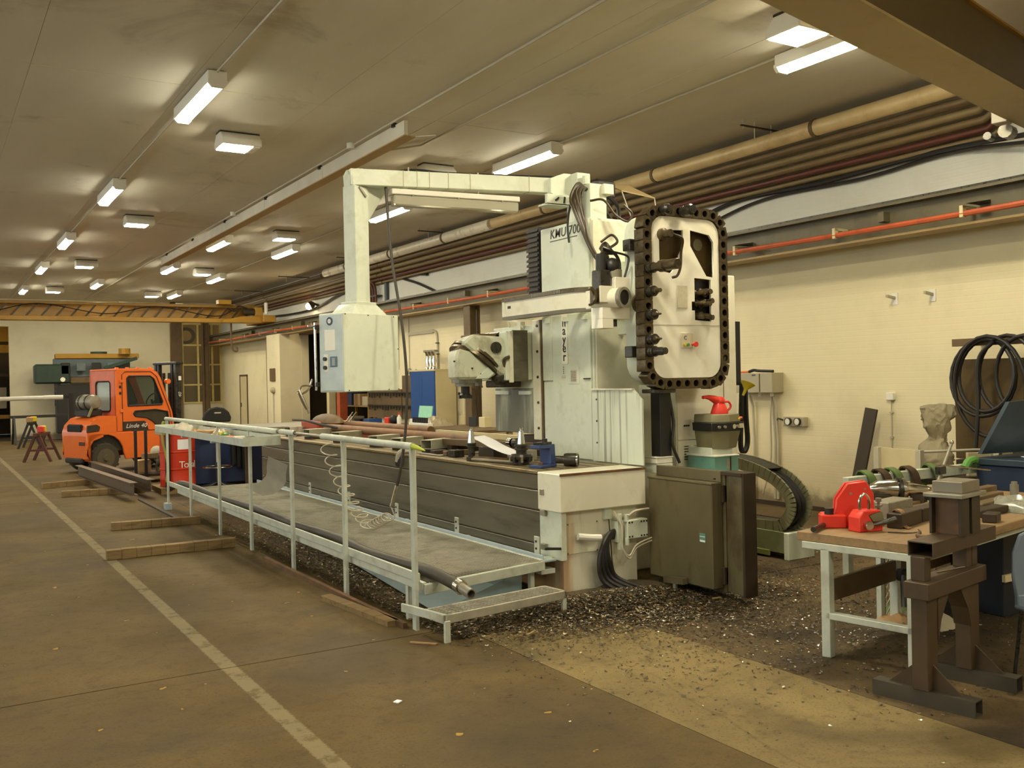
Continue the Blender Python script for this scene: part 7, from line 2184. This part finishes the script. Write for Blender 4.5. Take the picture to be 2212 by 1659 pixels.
MB().lathe([(.03, 0), (.065, .06), (.075, .2), (.06, .205), (.06, .22), (.085, .225), (.085, .26), (.06, .262), (.06, .28), (.055, .285), (.028, .44), (.018, .445), (.018, .46)], (6.18, 4.78, .90), (6.54, 4.50, .89), 20).build('arbor', CHROME, t)
MB().obox((6.25, 4.72, .82), (.12, .12, .075), R(40)).obox((6.46, 4.56, .82), (.08, .1, .075), R(40)).build('rest_block', DKBROWN, t, bevel=.004)
MB().ring((6.345, 4.65, .893), (6.365, 4.635, .893), .095, .06, 20).build('dark_flange', DARKSTEEL, t)
t = thing('shackle_bolt', 'rusty bent shackle at the front bench edge', 'shackle', (5.15, 3.62, .781))
MB().tube(bez([(5.20, 3.66, .80), (5.10, 3.60, .80), (5.10, 3.55, .80), (5.15, 3.54, .80), (5.26, 3.60, .80)]), .014, 8).build('bow', RUST, t)
t = thing('c_clamp', 'small steel clamp screw standing beside the red magnets', 'clamp', (5.45, 4.1, .781))
MB().cyl((5.42, 4.12, .781), (5.42, 4.12, .93), .01, n=8).cyl((5.42, 4.12, .93), (5.42, 4.12, .955), .02, n=10).bar((5.38, 4.10, .90), (5.48, 4.15, .90), .03, .012).build('screw', STEEL, t)
MB().obox((5.44, 4.12, .80), (.12, .06, .03), R(20)).build('foot', STEEL, t, bevel=.003)
t = thing('wire_piece', 'bent wire piece on the bench near the tube end', 'wire', (5.25, 3.75, .781))
MB().tube(bez([(5.15, 3.85, .786), (5.22, 3.76, .786), (5.32, 3.74, .786), (5.36, 3.78, .79)]), .004, 5).build('wire', DARKSTEEL, t)
t = thing('scribing_stand', 'surface gauge with tilted rod at the back of the bench', 'tool', (6.75, 4.62, .781))
MB().box(6.69, 6.81, 4.56, 4.68, .781, .83).build('base', DARKSTEEL, t, bevel=.005)
MB().cyl((6.75, 4.62, .83), (6.97, 4.60, 1.22), .012, n=8).build('rod', STEEL, t)
MB().ball((6.97, 4.60, 1.225), .018, n=8, m=6).build('knob', CHROME, t)
MB().cyl((6.84, 4.60, 1.05), (7.2, 4.42, 1.0), .007, n=6).build('scriber', CHROME, t)
MB().box(6.80, 6.88, 4.59, 4.64, .98, 1.04).build('clamp', DARKSTEEL, t, bevel=.004)
rag('plastic_wrap', 'clear plastic wrap lying at the right of the bench', 6.72, 3.93, .782, .36, mat('wrap_film', (140, 140, 124), .25, 0, .1, 14, bump=.5, bump_scale=18), .3)
cy = thing('steel_post', 'short steel pin standing among the flat bars', 'pin', (6.95, 4.1, .85))
MB().cyl((6.98, 4.1, .781), (6.98, 4.1, .93), .03, n=12).cyl((6.98, 4.1, .93), (6.98, 4.1, .95), .022, n=12).build('pin', STEEL, cy)

# ---- sling rack behind the bench
sr = thing('sling_rack', 'pale horizontal bar of the sling rack behind the bench', 'rack', (7.6, 5.35, 0))
MB().bar((6.55, 5.30, .875), (8.75, 5.35, .875), .06, .09).build('bar', RAILP, sr, bevel=.004)
for x_ in (6.6, 8.7):
    MB().box(x_ - .03, x_ + .03, 5.3, 5.36, 0, .84).build('leg', RAILP, sr, smooth=0)
SLS = [(6.82, SLINGG, 'green webbing sling leftmost on the sling rack'), (7.02, SLINGB, 'brown webbing sling second on the sling rack'), (7.18, SLINGG, 'green webbing sling third on the sling rack'),
       (7.40, SLINGB, 'brown webbing sling fourth on the sling rack'), (7.72, SLINGG, 'olive webbing sling fifth on the sling rack')]
for k, (x_, m_, lb) in enumerate(SLS):
    MB().ribbon(bez([(x_ + .03, 5.40, .35), (x_ + .01, 5.39, .8), (x_, 5.365, .94), (x_, 5.30, .945), (x_ + .03, 5.25, .86), (x_ + .10, 5.22, .5)]), .09, .012, (1, 0, 0)).build('webbing_sling', m_, None, lb, 'sling', smooth=60)
MB().tube(bez([(8.15, 5.25, .9), (8.2, 5.24, .96), (8.32, 5.24, .95), (8.4, 5.23, .8), (8.44, 5.24, .6)]), .035, 8).build('green_rope', mat('bright_green_rope', (96, 150, 70), .7, 0, .1), None, 'bright green sling rope on the right of the sling rack', 'rope')
# trolley with wrapped load
ty = thing('wire_trolley', 'pale framed trolley with rounded bar behind the sling rack', 'trolley', (9.0, 6.1, 0))
for x_, y_ in ((8.55, 6.0), (8.62, 6.55), (9.25, 5.6)):
    MB().box(x_ - .03, x_ + .03, y_ - .03, y_ + .03, 0, 1.0).build('post', GREYCOND, ty, smooth=0)
MB().obox((8.62, 6.28, .72), (.03, .5, .55), R(-8)).build('side_sheet', BEIGE, ty, smooth=0)
MB().tube(bez([(8.52, 6.02, .98), (8.9, 5.82, .985), (9.15, 5.68, .98), (9.2, 5.64, .9), (9.2, 5.64, .7)]), .014, 8).build('bow_bar', GREYCOND, ty)
MB().obox((9.0, 6.2, .68), (.7, .8, .06), R(-25)).build('floor', DKBROWN, ty, bevel=.004)
MB().obox((9.35, 5.75, .8), (.5, .04, .3), R(-25)).build('carton', BEIGE, ty, bevel=.004)
rg = thing('wrapped_load', 'brownish clear film wrapped round a load on the trolley', 'bag', (9.05, 6.1, .43))
from mathutils import noise as mn
FILM = NT('wrapped_film')
FILM.base(lin((186, 176, 150)))
FILM.rough(.22)
FILM.b.inputs['Transmission Weight'].default_value = .5
FILM.b.inputs['IOR'].default_value = 1.1
FILM.bump(FILM.noise(FILM.coord(), 22, 4, .6), .7, .01)
prof = bez([(.14, .712, 0), (.17, .80, -.02), (.165, .90, -.02), (.135, 1.0, -.01), (.095, 1.07, .02), (.085, 1.12, .03), (.12, 1.2, .01), (.135, 1.29, .01), (.14, 1.38, .02), (.13, 1.425, .03), (.03, 1.43, .03)], 4)
vs, fs = [], []
n = 40
for i, q in enumerate(prof):
    for j in range(n):
        a = 2 * PI * j / n
        p = Vector((math.cos(a), math.sin(a), q[1] * 4))
        f_ = 1 + .34 * mn.noise(p * 1.3 + Vector((3, 1, 7))) + .3 * mn.noise(p * 5.3)
        if q[1] > 1.3:
            f_ *= 1 + .35 * max(0, math.cos(a + .5)) ** 3
        vs.append((8.98 + q[2] + q[0] * f_ * math.cos(a), 6.1 + q[0] * f_ * math.sin(a), q[1] + (.05 * mn.noise(p * 2.3) if i else 0)))
k_ = len(prof)
for i in range(k_ - 1):
    for j in range(n):
        fs.append((i * n + j, i * n + (j + 1) % n, (i + 1) * n + (j + 1) % n, (i + 1) * n + j))
fs += [tuple(range(n - 1, -1, -1)), tuple(range((k_ - 1) * n, k_ * n))]
MB().add(vs, fs).build('film', FILM.m, rg, smooth=80)
# blue sheet machine on the right edge
bm_ = thing('blue_machine', 'dark slate blue machine with tilted hood at the right edge', 'machine', (8.9, 5.0, 0))
MB().box(8.32, 9.6, 4.5, 5.25, 0, .92).build('body', mat('deep_blue_body', (36, 50, 74), .45, 0, .1), bm_, bevel=.01)
MB().add([(8.30, 5.18, 1.02), (9.7, 4.9, 1.02), (9.7, 4.7, 1.58), (8.46, 5.0, 1.50), (8.30, 5.22, 1.02), (9.7, 4.94, 1.02), (9.7, 4.74, 1.58), (8.46, 5.04, 1.50)],
         [(0, 1, 2, 3), (7, 6, 5, 4), (0, 4, 5, 1), (1, 5, 6, 2), (2, 6, 7, 3), (3, 7, 4, 0)]).build('hood', SLATEBL, bm_, smooth=0)
MB().box(8.30, 9.6, 4.45, 5.28, .92, .98).build('table', SLATEBL, bm_, bevel=.006)
MB().obox((8.8, 4.75, .99), (.5, .35, .008), R(-15)).build('paper', PAPER, bm_, smooth=0)
MB().cyl((8.5, 4.49, .78), (8.5, 4.50, .78), .02, n=8).cyl((8.75, 4.49, .8), (8.75, 4.50, .8), .02, n=8).build('hole', HOLE, bm_)
db = thing('dark_cupboard', 'very dark blue cupboard standing under the right bench end', 'cupboard', (7.2, 4.1, 0))
MB().box(6.62, 7.6, 3.98, 4.4, 0, .68).build('body', mat('navy_cupboard', (28, 32, 42), .5, 0, .1), db, bevel=.006)
MB().box(6.60, 7.6, 3.955, 3.98, .26, .31).build('pale_rail', BEIGE, db, smooth=0)
# chair shell at the right edge
chm = Matrix.Translation((5.42, 3.0, 0)) @ Matrix.Rotation(R(-20), 4, 'Z')
cs = thing('shell_chair', 'grey blue plastic shell chair cut by the right edge', 'chair', (5.42, 3.0, 0))
pts_ = [(-.20, .50), (-.22, .62), (-.215, .76), (-.17, .86), (-.08, .89), (.08, .89), (.17, .86), (.215, .76), (.22, .62), (.20, .50)]
MB(chm).prism(pts_, 'y', .0, .025).build('back_shell', GREYCHAIR, cs, bevel=.008)
MB(chm).box(-.21, .21, -.42, .02, .44, .465).build('seat', GREYCHAIR, cs, bevel=.01)
MB(chm).box(-.20, .20, -.01, .025, .45, .52).build('seat_curve', GREYCHAIR, cs, bevel=.006)
for a, b in ((-.18, -.01), (.18, -.01), (-.19, -.38), (.19, -.38)):
    MB(chm).tube([(a, b, .44), (a * 1.1, b * 1.05 + (.05 if b > -.1 else 0), 0)], .011, 8).build('leg', DARKSTEEL, cs)
# mesh guard and odds under the bench
mgd = thing('mesh_guard', 'small expanded mesh guard standing under the bench', 'guard', (5.95, 4.5, 0))
MB().box(5.80, 5.84, 4.40, 4.44, 0, .70).build('post', RAILP, mgd, smooth=0)
MB().box(5.84, 5.86, 4.41, 4.43, 0, .70).build('edge', BLACK, mgd, smooth=0)
g_ = MB()
for k in range(-4, 12):
    for s_ in (-1, 1):
        x0, z0 = 5.86, .08 + .06 * k
        x1, z1 = 6.06, z0 + s_ * .24
        if max(z0, z1) < .74 and min(z0, z1) > 0:
            g_.bar((x0, 4.42, z0), (x1, 4.42 - .0, z1), .006, .006)
g_.build('mesh', GREYCOND, mgd, kind='stuff', smooth=0)
for k, (lb, x_, y_, s_, m_) in enumerate((('crumpled green bag under the bench', 6.15, 4.45, .22, SLINGG), ('yellowish rag on the floor under the bench', 5.8, 4.25, .22, CARD), ('dark rag bundle under the bench', 6.3, 4.3, .3, BLACK),
                                          ('grey crumpled sheet on the floor under the bench', 6.05, 4.2, .24, GREYBOX))):
    rag('floor_rag', lb, x_, y_, .001, s_, m_, .5)
t = thing('hand_broom', 'dark hand broom hanging under the bench board', 'broom', (5.62, 4.1, .2))
MB().tube([(5.60, 4.07, .42), (5.55, 4.03, .22)], .02, 8).build('handle', DARKSTEEL, t)
MB().box(5.58, 5.75, 4.06, 4.12, .38, .46).build('head', BLACK, t, bevel=.01)

# ---- metal chips swept over the floor
import numpy as np
rng = np.random.default_rng(4)


def chips(name, n, sampler, size, m, label):
    P_ = sampler(n)
    n = len(P_)
    a = rng.uniform(0, 2 * np.pi, n)
    L = size * rng.uniform(.4, 1.3, n)
    w = L * rng.uniform(.25, .6, n)
    tilt = rng.uniform(-.5, .5, n)
    curl = rng.uniform(.1, .7, n) * L
    dx, dy = np.cos(a), np.sin(a)
    V = np.zeros((n, 6, 3))
    for j, s_ in enumerate((-1, 0, 1)):
        for i, q in enumerate((-1, 1)):
            k = j * 2 + i
            V[:, k, 0] = P_[:, 0] + dx * s_ * L - dy * q * w
            V[:, k, 1] = P_[:, 1] + dy * s_ * L + dx * q * w
            V[:, k, 2] = P_[:, 2] + (curl * .6 if s_ else 0) + np.abs(tilt) * w * (q + 1) + .001
    Fc = np.array([[0, 1, 3, 2], [2, 3, 5, 4]])
    faces = (Fc[None] + (np.arange(n) * 6)[:, None, None]).reshape(-1, 4)
    me = bpy.data.meshes.new(name)
    me.from_pydata(V.reshape(-1, 3).tolist(), [], faces.tolist())
    for mm, _ in m:
        me.materials.append(mm)
    w_ = np.array([q for _, q in m], float)
    pick = rng.choice(len(m), n, p=w_ / w_.sum())
    me.polygons.foreach_set('material_index', np.repeat(pick, 2).astype(np.int32))
    o = bpy.data.objects.new(name, me)
    COL.objects.link(o)
    tag(o, label, 'chips', None, 'stuff')
    return o


def s_dense(n):
    p = np.empty((n, 3))
    k = n // 2
    p[:k, 0] = rng.uniform(3.06, 4.44, k)
    p[:k, 1] = 5.8 + 7.6 * rng.power(1.0, k) * rng.uniform(.0, 1, k) ** .6
    r_ = n - k
    p[k:, 0] = rng.normal(4.75, .62, r_)
    p[k:, 1] = rng.normal(5.85, .28, r_)
    ok = ~((p[:, 0] > 4.4) & (p[:, 1] > 6.36)) & (p[:, 0] > 3.03) & (p[:, 0] < 6.6) & (p[:, 1] > 5.05)
    p = p[ok]
    h = np.exp(-((p[:, 0] - 4.6) / .7) ** 2 - ((p[:, 1] - 6.0) / .3) ** 2)
    p[:, 2] = rng.uniform(.3, 1, len(p)) * (.010 + .085 * h)
    return p


def s_sparse(n):
    p = np.empty((n, 3))
    k = n // 2
    p[:k, 0] = rng.uniform(4.3, 8.6, k)
    p[:k, 1] = rng.uniform(3.0, 6.9, k)
    p[k:, 0] = rng.normal(5.6, .9, n - k)
    p[k:, 1] = rng.normal(4.9, .7, n - k)
    ok = (p[:, 0] < 9.6) & (p[:, 1] > 2.4)
    p = p[ok]
    p[:, 2] = rng.uniform(0, .004, len(p))
    return p


def s_few(n):
    p = np.empty((n, 3))
    p[:, 0] = rng.normal(4.0, .6, n)
    p[:, 1] = rng.normal(5.0, .8, n)
    p = p[(p[:, 1] < 5.9) & (p[:, 1] > 2.6)]
    p[:, 2] = rng.uniform(0, .002, len(p))
    return p


CHIPD = mat('dark_steel_chips', (72, 64, 50), .4, .35, .3, 40)
CHIPB = mat('glint_steel_chips', (214, 206, 182), .3, .5, .15, 40)  # glints on the litter painted as paler chips
CHIPBR = mat('brown_steel_chips', (122, 98, 60), .4, .5, .3, 40)
hv, hf_ = [], []
nx, ny = 40, 18
for j in range(ny + 1):
    for i in range(nx + 1):
        x_, y_ = 4.0 + 2.0 * i / nx, 5.55 + .85 * j / ny
        e_ = math.sin(PI * i / nx) ** .8 * (j / ny) ** 1.3 * (1 if j < ny else .9)
        hv.append((x_, y_, -.004 + .085 * e_ * (.75 + .5 * mn.noise(Vector((x_ * 5, y_ * 5, 0)))) + .012 * mn.noise(Vector((x_ * 40, y_ * 40, 1)))))
for j in range(ny):
    for i in range(nx):
        a = j * (nx + 1) + i
        hf_.append((a, a + 1, a + nx + 2, a + nx + 1))
HEAPM = mat('chip_heap_grey', (84, 74, 54), .5, .2, .5, 90, bump=.8, bump_scale=120)
hm_ = bpy.data.meshes.new('chip_heap')
hm_.from_pydata(hv, [], hf_)
hm_.materials.append(HEAPM)
ho = bpy.data.objects.new('chip_heap', hm_)
COL.objects.link(ho)
tag(ho, 'low heap of metal chips piled against the cream bed end', 'chips', None, 'stuff')
chips('steel_chips', 62000, s_dense, .0105, [(CHIPD, .64), (CHIPBR, .27), (CHIPB, .09)], 'deep litter of metal chips under the walkway and round the bed end')
chips('steel_chips', 11000, s_sparse, .010, [(CHIPD, .8), (CHIPBR, .13), (CHIPB, .07)], 'scattered metal chips on the oily floor round the bench')
chips('steel_chips', 1500, s_few, .008, [(CHIPD, .97), (CHIPB, .03)], 'few stray metal chips on the pale floor strip')
SPL = mat('wood_splinter_pale', (150, 128, 84), .7, 0, .15, 8)
for x_, y_, a, L, lb in ((4.75, 5.72, 20, .12, 'pale wood splinter in the chips before the bed end'), (4.98, 5.85, -30, .16, 'longer of two crossed splinters by the black bed cables'), (5.05, 5.93, -40, .18, 'splinter crossing another beside the black bed cables'),
                         (4.55, 5.62, 60, .13, 'splinter lying in the chips right of the grating step'), (3.55, 5.55, 35, .14, 'splinter on the floor in front of the grating step'), (5.3, 5.55, 5, .09, 'short splinter in the chips before the brown tank')):
    MB().obox((x_, y_, .035), (L, .014, .008), R(a), .1, .05).build('wood_splinter', SPL, None, lb, 'scrap', 'wood splinters in the chip litter', smooth=0)
